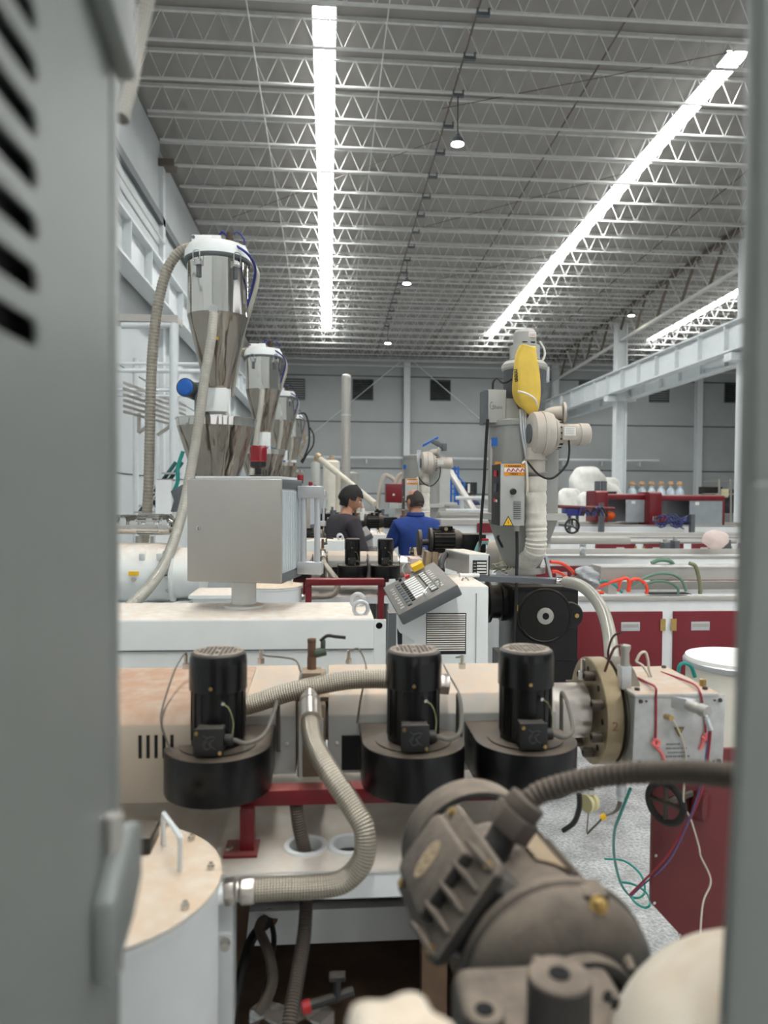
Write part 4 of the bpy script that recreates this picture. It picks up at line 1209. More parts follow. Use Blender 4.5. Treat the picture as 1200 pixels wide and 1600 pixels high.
# ================================================================== FOREGROUND
# ---- louvred cabinet whose side passes close to the lens
CY = 0.62
cxs = P(192, 800, CY).x
lc = thing('louvred_cabinet', 'grey louvred electrical cabinet close by with hinges on its edge', 'cabinet', (cxs - 0.3, 0.4, 0))
holes = []
ys0, ys1 = 0.10, cxs / P(60, 300, 1.0).x
for k in range(13):
    z = P(58, 524, ys1).z + 0.0298 * k
    holes.append(slot((ys0 + ys1) / 2, z, ys1 - ys0, 0.0165, 8))
fy0, fy1 = -0.25, CY - 0.035
side = MB().plate([(fy0, 0.0), (fy1, 0.0), (fy1, 2.5), (fy0, 2.5)], holes, (cxs, 0, 0), Y, Z, (-0.003, 0, 0)).build('door', M_cabinet, lc, ang=20)
MB().box((cxs - 0.4, fy0, 0.0), (cxs - 0.02, fy1, 2.5)).build('inner_body', M_black, lc)
MB().box((cxs - 0.012, fy1, 0.0), (cxs - 0.006, fy1 + 0.014, 2.5)).build('gasket', M_cabdark, lc)
MB().box((cxs - 0.4, fy1 + 0.014, 0.0), (cxs - 0.002, CY, 2.5)).build('frame', M_cabinet, lc, 0.004)
for zc, s in ((P(200, 150, CY).z + 0.075, 1), (P(200, 1345, CY).z, -1)):
    hg = MB()
    hg.prism([(fy1 - 0.085, zc - 0.045), (fy1 + 0.016, zc - 0.075), (fy1 + 0.016, zc + 0.06), (fy1 - 0.085, zc + 0.06)] if s > 0 else
             [(fy1 - 0.05, zc - 0.05), (fy1 + 0.004, zc - 0.03), (fy1 + 0.03, zc - 0.01), (fy1 + 0.03, zc + 0.036), (fy1 - 0.002, zc + 0.046), (fy1 - 0.05, zc + 0.01)], (cxs, 0, 0), Y, Z, (0.017, 0, 0))
    h1_ = hg.build('hinge', M_cabinet, lc, 0.004)
    MB().cyl((cxs + 0.006, fy1 - 0.014, zc - 0.06), (cxs + 0.006, fy1 - 0.014, zc + 0.06), 0.007, n=12).build('hinge_pin', M_panelgrey, h1_)
# clear braided hose hanging at the cabinet top
t = thing('braided_air_hose', 'clear braided hose with blue stripe hanging at the top of the cabinet', 'hose', P(215, 60, 0.95))
MB().tube(spline([P(236, -40, 0.95), P(231, -5, 0.95), P(222, 40, 0.95), P(212, 90, 0.94), P(202, 140, 0.92), P(190, 185, 0.9)], 8), 0.0088, 14).build('hose_body', M_braidclear, t)
MB().tube(spline([P(244, -40, 0.965), P(238, 0, 0.965), P(228, 30, 0.965)], 5), 0.0035, 8).build('blue_stripe', M_cableb, t)

# ---- blurred grey post at the right of the lens
rx = P(1171, 500, 0.5)
rp = thing('grey_post', 'blurred grey steel post close to the lens on the open side', 'post', (rx.x + 0.06, 0.5, 0))
MB().box((rx.x, 0.49, 0.0), (rx.x + 0.25, 0.515, 2.6)).build('leaf', M_cabinet, rp, 0.006)
q = P(1122, 1180, 0.5)
MB().obox((P(1124, 1600, 0.48).x, 0.475, P(1150, 1700, 0.48).z), (0.08, 0, 0), (0, 0.014, 0), (0.017, 0, 0.42)).build('edge_strip', M_cabinet, rp, 0.006)

# ---- dusty gear motor
def geared_motor():
    A, B = V((0.208, 1.02, 1.14)), V((0.25, 0.71, 1.135))
    ax = (B - A).normalized()
    sd = V((-ax.y, ax.x, 0)) * -1            # to the left of the motor as seen by the camera
    if sd.x > 0: sd = -sd
    t = thing('gear_motor', 'dusty grey electric gear motor with finned terminal box in the foreground', 'motor', (0.21, 0.86, 1.0))
    L = (B - A).length
    MB().lathe(A + ax * 0.07, ax, [(0.068, 0), (0.084, 0.008), (0.085, 0.02), (0.085, L - 0.11), (0.08, L - 0.1)], 48).build('stator', M_dustmotor, t)
    for k in range(26):
        a = 2 * PI * k / 26
        u, w, _ = frame_of(ax)
        r = u * math.cos(a) + w * math.sin(a)
        tg = -u * math.sin(a) + w * math.cos(a)
        if r.z > 0.25 and r.x < 0.4:
            continue
        MB().obox(A + ax * 0.095 + r * 0.083 - tg * 0.0015, ax * (L - 0.2), tg * 0.003, r * 0.011).build('cooling_fin', M_dustmotor, t)
    # fan cowl ring
    MB().ring(A - ax * 0.03, ax, 0.087, 0.098, 0.05, 48).build('fan_cowl', M_dustmotor, t, 0.003)
    MB().lathe(A + ax * 0.0, ax, [(0.03, 0), (0.03, 0.07)], 20).build('fan_hub', M_dustmotor, t)
    for k in range(6):
        a = 2 * PI * k / 6
        u, w, _ = frame_of(ax)
        r = u * math.cos(a) + w * math.sin(a)
        tg = -u * math.sin(a) + w * math.cos(a)
        MB().obox(A + r * 0.028, r * 0.048, tg * 0.003, ax * 0.03).build('fan_blade', M_box, t)
    # end shield and flange
    es = MB().lathe(B - ax * 0.06, ax, [(0.085, 0), (0.106, 0.004), (0.108, 0.01), (0.108, 0.018), (0.104, 0.021), (0.1025, 0.026), (0.1045, 0.029), (0.104, 0.034), (0.093, 0.052), (0.068, 0.066), (0.056, 0.07), (0.05, 0.07), (0.048, 0.06), (0.0, 0.058)], 64).build('end_shield', M_dustmotor, t)
    MB().ring(B + ax * 0.0, ax, 0.05, 0.062, 0.022, 48).build('bearing_ring', M_dustmotor, es, 0.003)
    for k in range(4):
        a = math.radians(38 + 90 * k)
        u, w, _ = frame_of(ax)
        r = u * math.cos(a) + w * math.sin(a)
        MB().cyl(B - ax * 0.004 + r * 0.07, B + ax * 0.018 + r * 0.066, 0.008, 0.006, n=12).build('boss', M_dustmotor, es, 0.002)
    # brass bolt lug
    bb = P(930, 1400, 0.735)
    MB().box(bb + V((-0.014, -0.005, -0.02)), bb + V((0.014, 0.03, 0.004))).build('bolt_lug', M_dustmotor, t, 0.004)
    MB().lathe(bb + V((0, -0.004, -0.006)), V((0, -0.8, 0.3)), [(0.0095, 0), (0.0095, 0.007), (0.006, 0.008), (0.006, 0.012), (0.004, 0.014)], 14).build('brass_bolt', M_brass, t)
    # nameplate band
    u, w, _ = frame_of(ax)
    vs, fs = [], []
    for i in range(9):
        a = math.radians(8 + 42 * i / 8)
        r = V((math.sin(a), 0, math.cos(a)))
        for j in (0, 1):
            for rr in (0.0885, 0.0895):
                vs.append(A + ax * (0.075 + 0.115 * j) + r * rr)
    for i in range(8):
        b = i * 4
        fs += [(b + 1, b + 3, b + 7, b + 5), (b, b + 4, b + 6, b + 2), (b, b + 1, b + 5, b + 4), (b + 2, b + 6, b + 7, b + 3)]
    fs += [(0, 2, 3, 1), (32, 33, 35, 34)]
    MB().add(vs, fs).build('nameplate', M_plate, t)
    # terminal box on the upper left
    n = (sd * 0.80 + Z * 0.60).normalized()
    s2 = n.cross(ax).normalized()
    if s2.z < 0: s2 = -s2
    c = A + ax * 0.175 + n * 0.066 + V((0.006, 0, -0.004))
    KB = 1.25
    ax0, s20, n0_ = ax, s2, n
    ax, s2, n = ax * KB, s2 * KB, n * 1.1
    def ob(name, a0, a1, s0, s1, n0, n1, par, m=M_dustmotor, bev=0.003):
        return MB().obox(c + ax * a0 + s2 * s0 + n * n0, ax * (a1 - a0), s2 * (s1 - s0), n * (n1 - n0)).build(name, m, par, bev)
    MB().prism([(-0.05, -0.04), (0.05, -0.04), (0.062, -0.03), (0.062, 0.03), (0.05, 0.04), (-0.05, 0.04), (-0.06, 0.03), (-0.06, -0.03)], c, ax, s2, n * 0.045).build('terminal_box', M_box, t, 0.002)
    tl = MB().prism([(-0.055, -0.05), (0.06, -0.05), (0.068, -0.042), (0.068, 0.042), (0.06, 0.05), (-0.055, 0.05), (-0.066, 0.04), (-0.066, -0.04)], c + n * 0.046, ax, s2, n * 0.012).build('terminal_lid', M_dustmotor, t, 0.003)
    MB().prism([(-0.05, -0.034), (0.03, -0.034), (0.03, 0.034), (-0.05, 0.034), (-0.058, 0.026), (-0.058, -0.026)], c + n * 0.058, ax, s2, n * 0.015).build('lid_dome', M_dustmotor, tl, 0.004)
    for k in range(5):
        s = -0.042 + 0.021 * k
        MB().prism([(0.0, 0.0), (0.038, 0.0), (0.038, 0.003), (0.0, 0.0175)], c + n * 0.058 + ax * 0.026 + s2 * (s - 0.002), ax, n, s2 * 0.004).build('lid_fin', M_dustmotor, tl, 0.001)
    MB().prism([(0.02 * math.cos(2 * PI * k / 20), 0.011 * math.sin(2 * PI * k / 20)) for k in range(20)], c + n * 0.0732 - ax * 0.014, s2, ax, n * 0.0008).build('oval_badge', M_plate, tl)
    mk = MB()
    for k in range(3):
        o = c + n * 0.0742 - ax * 0.014 + s2 * (-0.010 + 0.010 * k)
        mk.tube([o + s2 * (0.0035 * math.cos(t_)) + ax * (0.0045 * math.sin(t_)) for t_ in [PI * 0.25 + PI * 1.5 * j / 8 for j in range(9)]], 0.0006, 4)
    mk.build('badge_lettering', M_dustdark, tl)
    for a0, s0 in ((-0.05, 0.042), (0.055, 0.042), (0.055, -0.042), (-0.05, -0.042)):
        MB().cyl(c + ax * a0 + s2 * s0 + n * 0.058, c + ax * a0 + s2 * s0 + n * 0.0625, 0.0052, n=12).build('brass_screw', M_brass, tl)
    ax, s2, n = ax0, s20, n0_
    # conduit gland: out of the box toward the upper right
    g0 = P(790, 1298, 0.85); g1 = P(826, 1250, 0.85)
    MB().cyl(g0, g0.lerp(g1, 0.6), 0.029, n=6).cyl(g0.lerp(g1, 0.55), g1, 0.023, n=20).build('conduit_gland', M_dustdark, t, 0.002)
    MB().cyl(g0, c + n * 0.02, 0.017, n=14).build('gland_neck', M_box, t)
    # gearbox front with hollow vertical shaft
    hb = P(874, 1522, 0.6)
    MB().lathe((hb.x, hb.y, 0.9), Z, [(0.027, 0), (0.027, hb.z - 0.902), (0.0255, hb.z - 0.9)], 36).build('hollow_shaft', M_dustmotor, t)
    MB().lathe((hb.x, hb.y, hb.z + 0.0002), Z, [(0.009, 0), (0.009, 0.0012)], 20).build('shaft_bore', M_black, t)
    gb = MB().box((hb.x - 0.075, hb.y - 0.02, 0.9), (hb.x + 0.08, B.y - 0.005, hb.z - 0.055)).build('gear_case', M_dustmotor, t, 0.014, 3)
    q = P(757, 1578, 0.6)
    MB().lathe((q.x, q.y, 0.92), Z, [(0.02, 0), (0.017, q.z - 0.94), (0.017, q.z - 0.922), (0.015, q.z - 0.92)], 24).build('corner_boss', M_dustmotor, gb)
    MB().lathe((q.x, q.y, q.z + 0.0003), Z, [(0.008, 0), (0.008, 0.001)], 16).build('boss_bore', M_black, gb)
    for px, py in ((948, 1560), (960, 1572)):
        q = P(px, py, 0.62)
        MB().cyl(q, q + V((0, -0.004, 0.006)), 0.004, n=8).build('bore', M_black, gb)
    return t
gm = geared_motor()
t = MB().corrugated(spline([P(822, 1254, 0.86), P(845, 1238, 0.86), P(890, 1223, 0.85), P(950, 1211, 0.83), P(1020, 1206, 0.8), P(1090, 1207, 0.76), P(1150, 1212, 0.72), P(1230, 1222, 0.68)], 10), 0.0135, 0.0075, 0.13, 16).build('corrugated_conduit', M_dustdark)
tag(t, 'dusty ribbed conduit arching from the gear motor to the grey post', 'conduit')
# ---- domed vessel at the lower right
cv = P(1205, 1722, 0.56)
ve = thing('domed_vessel', 'blurred cream domed vessel in the lower corner under the grey post', 'vessel', (cv.x, cv.y, 0.9))
MB().lathe((cv.x, cv.y, cv.z - 0.3), Z, [(0.128, 0), (0.132, 0.3 - 0.01)] + [(0.132 * math.cos(a), 0.29 + 0.132 * math.sin(a)) for a in [PI / 2 * k / 14 for k in range(1, 14)]], 56).build('shell', M_creamtank, ve)
MB().lathe((cv.x, cv.y, cv.z - 0.02), Z, [(0.135, 0), (0.137, 0.004), (0.135, 0.008)], 56).build('weld_band', M_creamtank, ve)
# ---- lobed knob below the lens
kc = P(622, 1628, 0.42)
kn = thing('lobed_knob', 'blurred dusty cream lobed knob at the bottom edge', 'knob', (kc.x, kc.y, kc.z - 0.1))
vs = []
lob = lambda a: 0.031 * (1 + 0.14 * math.cos(5 * a + 0.5))
n = 60
prof = [(0.75, -0.018), (1.0, -0.012), (1.03, 0.0), (0.95, 0.008), (0.7, 0.012), (0.3, 0.013)]
for s, h in prof:
    for k in range(n):
        a = 2 * PI * k / n
        vs.append(kc + V((lob(a) * s * math.cos(a), lob(a) * s * math.sin(a), h)))
fs = [(i * n + k, i * n + (k + 1) % n, (i + 1) * n + (k + 1) % n, (i + 1) * n + k) for i in range(len(prof) - 1) for k in range(n)] + [tuple(range(n))[::-1], tuple((len(prof) - 1) * n + k for k in range(n))]
MB().add(vs, fs).build('grip', M_creamtank, kn, ang=60)
MB().cyl(kc + V((0, 0, -0.2)), kc + V((0, 0, -0.015)), 0.009, n=14).build('stem', M_steel, kn)

# ================================================================== CONTROL CONSOLE
def console():
    Yf = 3.1
    x0, x1 = P(622, 980, Yf).x, P(745, 980, Yf).x
    zt = P(745, 916, Yf).z
    xr = P(763, 980, Yf).x
    t = thing('control_console', 'white console cabinet with slanted grey key board, nearest line', 'console', ((x0 + x1) / 2, Yf + 0.25, 0), 'control consoles beside the extruders')
    xm = P(700, 930, Yf).x
    zl = P(622, 965, Yf).z
    zc0 = P(622, 988, Yf).z
    xc = P(647, 1002, Yf).x; zc = P(647, 1002, Yf).z
    poly = [(x0 + 0.004, zl), (xm, zt), (xr, zt), (xr, 0.02), (xc, 0.02), (xc, zc), (x0 + 0.004, zc0)]
    MB().prism(poly, (0, Yf, 0), X, Z, (0, 0.5, 0)).build('body', M_white, t, 0.006)
    MB().box((xr - 0.055, Yf - 0.004, 0.02), (xr - 0.052, Yf, zt - 0.03)).build('door_seam', M_panelgrey, t)
    for k in range(17):
        z = P(700, 960.5 + 3.45 * k, Yf).z
        a, b = P(667, 960, Yf).x, P(727, 960, Yf).x
        MB().add([(a, Yf - 0.001, z - 0.0022), (b, Yf - 0.001, z - 0.0022), (b, Yf - 0.006, z - 0.0022), (a, Yf - 0.006, z - 0.0022), (a, Yf - 0.001, z + 0.0028), (b, Yf - 0.001, z + 0.0028)],
                 [(0, 1, 2, 3), (3, 2, 5, 4), (0, 4, 5, 1), (0, 3, 4), (1, 5, 2)]).build('louvre', M_white, t)
    a, b = P(666, 958, Yf), P(728, 1022, Yf)
    MB().box((a.x, Yf - 0.0012, b.z), (b.x, Yf - 0.0002, a.z)).build('louvre_backing', M_print, t)
    # slanted board
    p1, p2, p3 = P(622, 961, 2.98), P(715, 913, 2.98), P(598, 918, 3.5)
    u, w = p2 - p1, p3 - p1
    n = u.cross(w).normalized()
    if n.z < 0: n = -n
    bd = MB().obox(p1, u, w, -n * 0.05).build('key_board', M_ctlgrey, t, 0.006)
    def pt(a, b, h=0.0): return p1 + u * a + w * b + n * h
    def key(name, a0, a1, b0, b1, h, m): MB().obox(pt(a0, b0), u * (a1 - a0), w * (b1 - b0), n * h).build(name, m, bd)
    # black display strip with lamps, two banks of keys, lettered fields
    key('display_strip', 0.2, 0.27, 0.08, 0.85, 0.002, M_print)
    for k in range(8):
        key('meter', 0.205, 0.265, 0.1 + 0.092 * k, 0.165 + 0.092 * k, 0.004, M_dkgrey)
    for k in range(9):
        key('rocker_key', 0.36, 0.56, 0.16 + 0.075 * k, 0.2 + 0.075 * k, 0.006, M_sticker)
        key('dark_key', 0.29, 0.35, 0.16 + 0.075 * k, 0.2 + 0.075 * k, 0.004, M_print)
        key('switch_slot', 0.62, 0.74, 0.14 + 0.075 * k, 0.195 + 0.075 * k, 0.003, M_print)
        key('switch_key', 0.635, 0.725, 0.15 + 0.075 * k, 0.178 + 0.075 * k, 0.008, M_sticker)
        key('label_strip', 0.77, 0.84, 0.16 + 0.075 * k, 0.2 + 0.075 * k, 0.001, M_panelgrey)
        key('label_strip', 0.08 + 0.02 * (k % 2), 0.15, 0.1 + 0.08 * k, 0.15 + 0.08 * k, 0.001, M_panelgrey)
    key('red_key', 0.42, 0.5, 0.88, 0.95, 0.012, M_redprint)
    key('dark_knob', 0.3, 0.35, 0.9, 0.96, 0.012, M_print)
    MB().obox(pt(0.6, 0.88, 0.012), u * 0.2, w * 0.12, n * 0.025).build('yellow_tag', M_yellowplain, bd)
    MB().tube(spline([pt(0.45, 0.98, 0.0), pt(0.46, 1.0, 0.04), pt(0.6, 1.02, 0.05), pt(0.63, 1.0, 0.0)], 5), 0.004, 8).build('guard_handle', M_chrome, bd)
    MB().tube(spline([pt(0.5, 0.02, 0.0), pt(0.5, 0.03, 0.03), pt(0.78, 0.16, 0.035), pt(0.78, 0.17, 0.0)], 5), 0.004, 8).build('guard_handle', M_chrome, bd)
    MB().cyl(P(663, 1000, 3.25), P(663, 1000, 3.25), 0.001) if False else None
    q = P(727, 908, 3.3)
    MB().tube([q + V((0.014 * math.cos(t_), 0, 0.014 * math.sin(t_))) for t_ in [2 * PI * j / 16 for j in range(17)]], 0.0045, 8).cyl((q.x, q.y, zt - 0.002), (q.x, q.y, q.z - 0.012), 0.006, n=10).build('lifting_eye', M_chrome, t)
    return t, zt
cs, CZT = console()
# pipe stub and tray bar from the console to the dryer stand
q = P(720, 898, 3.3)
t = thing('pipe_tray', 'grey steel tray bar with white pipe stub reaching toward the dryer', 'tray', P(800, 903, 3.6))
MB().cyl(P(718, 899, 3.35), P(748, 899, 3.38), 0.0095, n=14).build('pipe_stub', M_sticker, t)
a, b = P(745, 903, 3.4), P(880, 909, 3.75)
MB().obox(a + V((0, 0, -0.016)), b - a, (0, 0.1, 0), (0, 0, 0.026)).build('bar', M_dkgrey, t)
MB().cyl(P(868, 908, 3.72), P(888, 910, 3.72), 0.016, n=14).build('hose_clamp', M_chrome, t)
o = MB().corrugated(spline([P(884, 909, 3.7), P(905, 914, 3.6), P(926, 930, 3.45), P(942, 955, 3.3), P(951, 985, 3.1), P(955, 1015, 2.9), P(957, 1045, 2.7), P(958, 1090, 2.5)], 8), 0.03, 0.012, 0.1, 14).build('ribbed_hose', M_clearhose)
tag(o, 'pale translucent ribbed hose curving down from the tray past the red doors', 'hose')
# plated white box with coil motor behind the console
bx = thing('plated_box', 'open white steel box with black label plate on the console', 'box', P(745, 890, 3.45))
a, b = P(733, 899, 3.45), P(765, 868, 3.45)
MB().plate([(0, 0), (b.x - a.x, 0), (b.x - a.x, b.z - a.z), (0, b.z - a.z)], [], a, X, Z, (0, 0.006, 0)).build('front', M_white, bx)
MB().obox((a.x, a.y, b.z), (b.x - a.x, 0, 0), (-0.06, 0.34, 0), (0, 0, 0.006)).build('top', M_white, bx)
MB().obox((b.x - 0.006, a.y, a.z), (0.006, 0, 0), (-0.06, 0.34, 0), (0, 0, b.z - a.z)).build('side', M_white, bx)
MB().obox((a.x, a.y + 0.003, a.z), (0.006, 0, 0), (-0.06, 0.34, 0), (0, 0, b.z - a.z)).build('side', M_panelgrey, bx)
la, lb_ = P(738.5, 897, 3.445), P(760.5, 875.5, 3.445)
lp = MB().box((la.x, la.y - 0.003, la.z), (lb_.x, la.y + 0.002, lb_.z)).build('label_plate', M_print, bx)
for k in range(4):
    z = la.z + 0.006 + 0.0145 * k
    MB().box((la.x + 0.02, la.y - 0.0045, z), (lb_.x - 0.003, la.y - 0.003, z + 0.008)).build('label_line', M_sticker, lp)
    MB().box((la.x + 0.003, la.y - 0.0045, z), (la.x + 0.016, la.y - 0.003, z + 0.004)).build('label_line', M_panelgrey, lp)
t = MB().tube(spline([P(690, 892, 3.4), P(690, 878, 3.5), P(697, 866, 3.8), P(712, 861, 4.2)], 6), 0.016, 10).build('black_conduit', M_rubber)
tag(t, 'short black conduit curving up from the console top', 'conduit')

# ================================================================== BLACK GEARBOX UNDER THE DRYER
gq = P(851, 962, 3.9)
gb = thing('worm_gearbox', 'black worm gearbox with round hub below the grey dryer', 'gearbox', (gq.x, 4.05, 0))
x0, x1 = P(806, 960, 3.9).x, P(906, 960, 3.9).x
zt, zb = P(850, 920, 3.9).z, P(850, 1035, 3.9).z
body = MB().box((x0, 3.92, zb), (x1, 4.3, zt)).build('housing', M_motor, gb, 0.012)
MB().lathe((gq.x, 3.925, gq.z), -Y, [(0.152, 0), (0.152, 0.02), (0.146, 0.03), (0.14, 0.032), (0.136, 0.028), (0.05, 0.03)], 48).build('hub_cover', M_motor, body)
MB().lathe((gq.x, 3.894, gq.z), -Y, [(0.045, 0), (0.045, 0.012), (0.042, 0.014), (0.0, 0.014)], 32).build('shaft_ring', M_panelgrey, body)
MB().lathe((gq.x, 3.8798, gq.z), -Y, [(0.0195, 0), (0.0195, 0.001)], 8).build('shaft_bore', M_black, body)
q = P(891, 962, 3.9)
MB().lathe((q.x, 3.925, q.z), -Y, [(0.075, 0), (0.075, 0.014), (0.068, 0.02)], 32).build('side_cover', M_motor, body)
q = P(901, 962, 3.9)
MB().cyl((q.x, 3.92, q.z), (q.x, 3.895, q.z), 0.013, n=8).build('oil_plug', M_brass, body)
MB().box((x0 - 0.02, 3.9, zt - 0.01), (x1 + 0.01, 4.32, zt + 0.012)).build('top_flange', M_motor, gb, 0.004)
MB().lathe((x0 + 0.02, 4.15, P(790, 940, 4.15).z), -X, [(0.11, 0), (0.11, 0.05), (0.095, 0.055), (0.095, 0.11), (0.12, 0.112), (0.12, 0.125), (0.085, 0.13), (0.085, 0.2), (0.06, 0.21)], 36).build('motor_adapter', M_motor, gb)
MB().box((x0 - 0.04, 3.98, 0.0), (x1 + 0.02, 4.28, zb + 0.005)).build('pedestal', M_motor, gb)
MB().cyl(P(808, 945, 3.9), P(808, 955, 3.9), 0.004, n=8).build('yellow_tag', M_yellowplain, gb)

# ================================================================== HOPPER DRYER
DY = 4.1
def dryer():
    s = DY / FPX
    c = P(817, 760, DY)
    cx = c.x
    def z(py): return P(817, py, DY).z
    t = thing('hopper_dryer', 'tall grey hopper dryer with yellow filter bag and side blower', 'dryer', (cx, DY, z(900)), 'hopper dryers')
    r = 0.195
    MB().lathe((cx, DY, z(803)), Z, [(r, 0), (r, z(668) - z(803)), (r + 0.008, z(668) - z(803)), (r + 0.008, z(660) - z(803)), (r - 0.02, z(658) - z(803))], 48).build('shell', M_dryershell, t)
    MB().lathe((cx, DY, z(812)), Z, [(r, 0), (r + 0.05, 0.004), (r + 0.05, z(802) - z(812)), (r, z(801) - z(812))], 48).build('shell_flange', M_dryer, t)
    MB().lathe((cx, DY, z(884)), Z, [(0.1, 0), (0.105, 0.01), (r, z(812) - z(884))], 48).build('cone', M_dryershell, t)
    MB().lathe((cx, DY, z(894)), Z, [(0.13, 0), (0.13, z(885) - z(894))], 36).lathe((cx, DY, z(915)), Z, [(0.08, 0), (0.08, z(894) - z(915))], 28).build('base_flange', M_panelgrey, t)
    # cone hatch handle
    q = P(779, 838, DY - 0.12)
    MB().tube(spline([q, q + V((-0.012, -0.03, -0.005)), q + V((0.01, -0.035, -0.05)), q + V((0.02, 0.0, -0.055))], 5), 0.007, 8).build('hatch_handle', M_blackplastic, t)
    # loader on top
    MB().lathe((cx, DY, z(658)), Z, [(0.06, 0), (0.065, 0.03), (0.115, z(610) - z(658)), (0.12, z(576) - z(658))], 36).build('loader_hopper', M_dkgrey, t)
    MB().lathe((cx, DY, z(580)), Z, [(0.12, 0), (0.128, 0.01), (0.128, 0.03), (0.11, 0.05), (0.085, 0.055)], 36).build('loader_lid', M_dryer, t)
    lxc = P(820, 550, DY).x
    MB().lathe((lxc, DY, z(563)), Z, [(0.084, 0), (0.084, z(541) - z(563)), (0.07, z(540) - z(563))], 36).build('motor_neck', M_dryer, t)
    mc = MB().lathe((lxc, DY, z(541)), Z, [(0.064, 0), (0.064, z(521) - z(541)), (0.05, z(516) - z(541)), (0.02, z(514.5) - z(541))], 36).build('motor_cap', M_dryer, t)
    MB().box((lxc - 0.03, DY - 0.066, z(538.5)), (lxc - 0.004, DY - 0.055, z(537))).box((lxc + 0.016, DY - 0.066, z(538.5)), (lxc + 0.04, DY - 0.045, z(537))).build('vent_slot', M_black, mc)
    MB().box((lxc + 0.004, DY - 0.0665, z(530)), (lxc + 0.044, DY - 0.05, z(522))).build('sticker', M_sticker, mc)
    for zz in (527.5, 525.5):
        MB().box((lxc + 0.008, DY - 0.067, z(zz + 0.6)), (lxc + 0.04, DY - 0.05, z(zz))).build('sticker_line', M_redprint, mc)
    q = P(855, 585, DY)
    MB().box(q + V((-0.012, -0.02, -0.045)), q + V((0.008, 0.02, 0.04))).cbox(q + V((-0.03, 0, 0.03)), (0.05, 0.03, 0.015)).build('lid_clip', M_alu, t, 0.003)
    MB().tube(spline([P(843, 533, DY), P(850, 545, DY), P(851, 556, DY), P(846, 566, DY)], 5), 0.006, 8).build('pilot_tube', M_sticker, t)
    # loader control box
    a, b = P(762.5, 660, DY - 0.1), P(791, 609, DY - 0.1)
    bxm = MB().box((a.x, a.y, a.z), (b.x, a.y + 0.11, b.z)).build('loader_control', M_dryer, t, 0.003)
    MB().obox((a.x - 0.024, a.y + 0.0, a.z - 0.006), (0.022, 0, 0), (0, 0.11, 0), (0, 0, b.z - a.z + 0.002)).build('control_face', M_dkgrey, bxm)
    text_mesh('maker_mark', 'Shini', 0.03, M_dkgrey, P(769, 639, DY - 0.1) + V((0, -0.001, 0)), X, Z, bxm)
    MB().tube([P(769, 636, DY - 0.1) + V((0.012 * math.cos(t_), -0.001, 0.02 * math.sin(t_) + 0.008)) for t_ in [PI * 0.4 + PI * 1.3 * j / 10 for j in range(11)]], 0.0012, 5).build('maker_swirl', M_dkgrey, bxm)
    MB().box(P(791, 655, DY - 0.06), P(812, 625, DY) ).build('mount_bracket', M_dryer, t)
    MB().tube(spline([P(770, 608, DY - 0.05), P(771, 596, DY - 0.05), P(777, 591, DY - 0.05), P(785, 598, DY - 0.08), P(793, 597, DY - 0.1), P(800, 592, DY - 0.12)], 6), 0.0055, 8).build('control_lead', M_rubber, t)
    # blower volute, axis roughly along X turned to the viewer
    vc = P(846, 678, DY - 0.27)
    ax = V((1, 0.03, 0)).normalized()
    MB().lathe(vc - ax * 0.065, ax, [(0.05, 0), (0.095, 0.0), (0.113, 0.012), (0.117, 0.05), (0.117, 0.09), (0.108, 0.115), (0.06, 0.125)], 44).build('blower_volute', M_blowgrey, t)
    MB().lathe(vc - ax * 0.066, -ax, [(0.052, 0), (0.052, 0.006), (0.04, 0.006)], 28).build('blower_inlet', M_dkgrey, t)
    MB().lathe(vc + ax * 0.0, ax, [(0.1175, -0.01), (0.121, -0.008), (0.121, 0.004), (0.1175, 0.006)], 44).build('volute_seam', M_blowgrey, t)
    MB().lathe(vc + ax * 0.06, ax, [(0.09, 0), (0.075, 0.03), (0.07, 0.04)], 32).build('motor_flange', M_blowgrey, t)
    mb_ = MB().lathe(vc + ax * 0.1, ax, [(0.056, 0), (0.056, 0.1), (0.06, 0.1), (0.06, 0.15), (0.045, 0.162)], 32).build('blower_motor', M_blowgrey, t)
    for k in range(16):
        a_ = 2 * PI * k / 16
        u, w, _ = frame_of(ax)
        rr = u * math.cos(a_) + w * math.sin(a_)
        tg = -u * math.sin(a_) + w * math.cos(a_)
        MB().obox(vc + ax * 0.066 + rr * 0.078 - tg * 0.004, ax * 0.032, tg * 0.008, rr * 0.003).build('vent_slot', M_black, mb_)
    q = vc + ax * 0.125 + V((0.0, -0.075, 0.0))
    MB().cbox(q, (0.075, 0.04, 0.075)).build('terminal_box', M_blowgrey, mb_, 0.004)
    MB().cbox(q + V((0, -0.021, 0.008)), (0.06, 0.002, 0.045)).build('nameplate', M_sticker, mb_)
    mk = MB()
    for k in range(4):
        mk.cbox(q + V((-0.002, -0.0225, 0.022 - 0.009 * k)), (0.044, 0.001, 0.002))
    mk.build('nameplate_lines', M_panelgrey, mb_)
    MB().tube(spline([q + V((0, 0, -0.037)), q + V((0, -0.01, -0.1)), q + V((-0.02, -0.02, -0.17)), q + V((-0.09, -0.02, -0.235)), q + V((-0.16, -0.02, -0.22)), q + V((-0.225, -0.015, -0.15))], 8), 0.0058, 8).build('motor_lead', M_rubber, t)
    # suction elbow with flange
    e0, e1, e2 = P(853, 664, DY - 0.25), P(859, 648, DY - 0.25), P(879, 645, DY - 0.27)
    MB().tube(spline([e0 + V((-0.02, 0, -0.03)), e0, e1, e2], 6), 0.036, 20).build('suction_elbow', M_blowgrey, t)
    MB().lathe(e2, V((1, -0.12, 0)), [(0.056, 0), (0.056, 0.012), (0.036, 0.012), (0.034, 0.0)], 28).build('suction_flange', M_blowgrey, t)
    # outlet pipe with clamped joints and insulation wrap
    pc = P(837, 720, DY - 0.27)
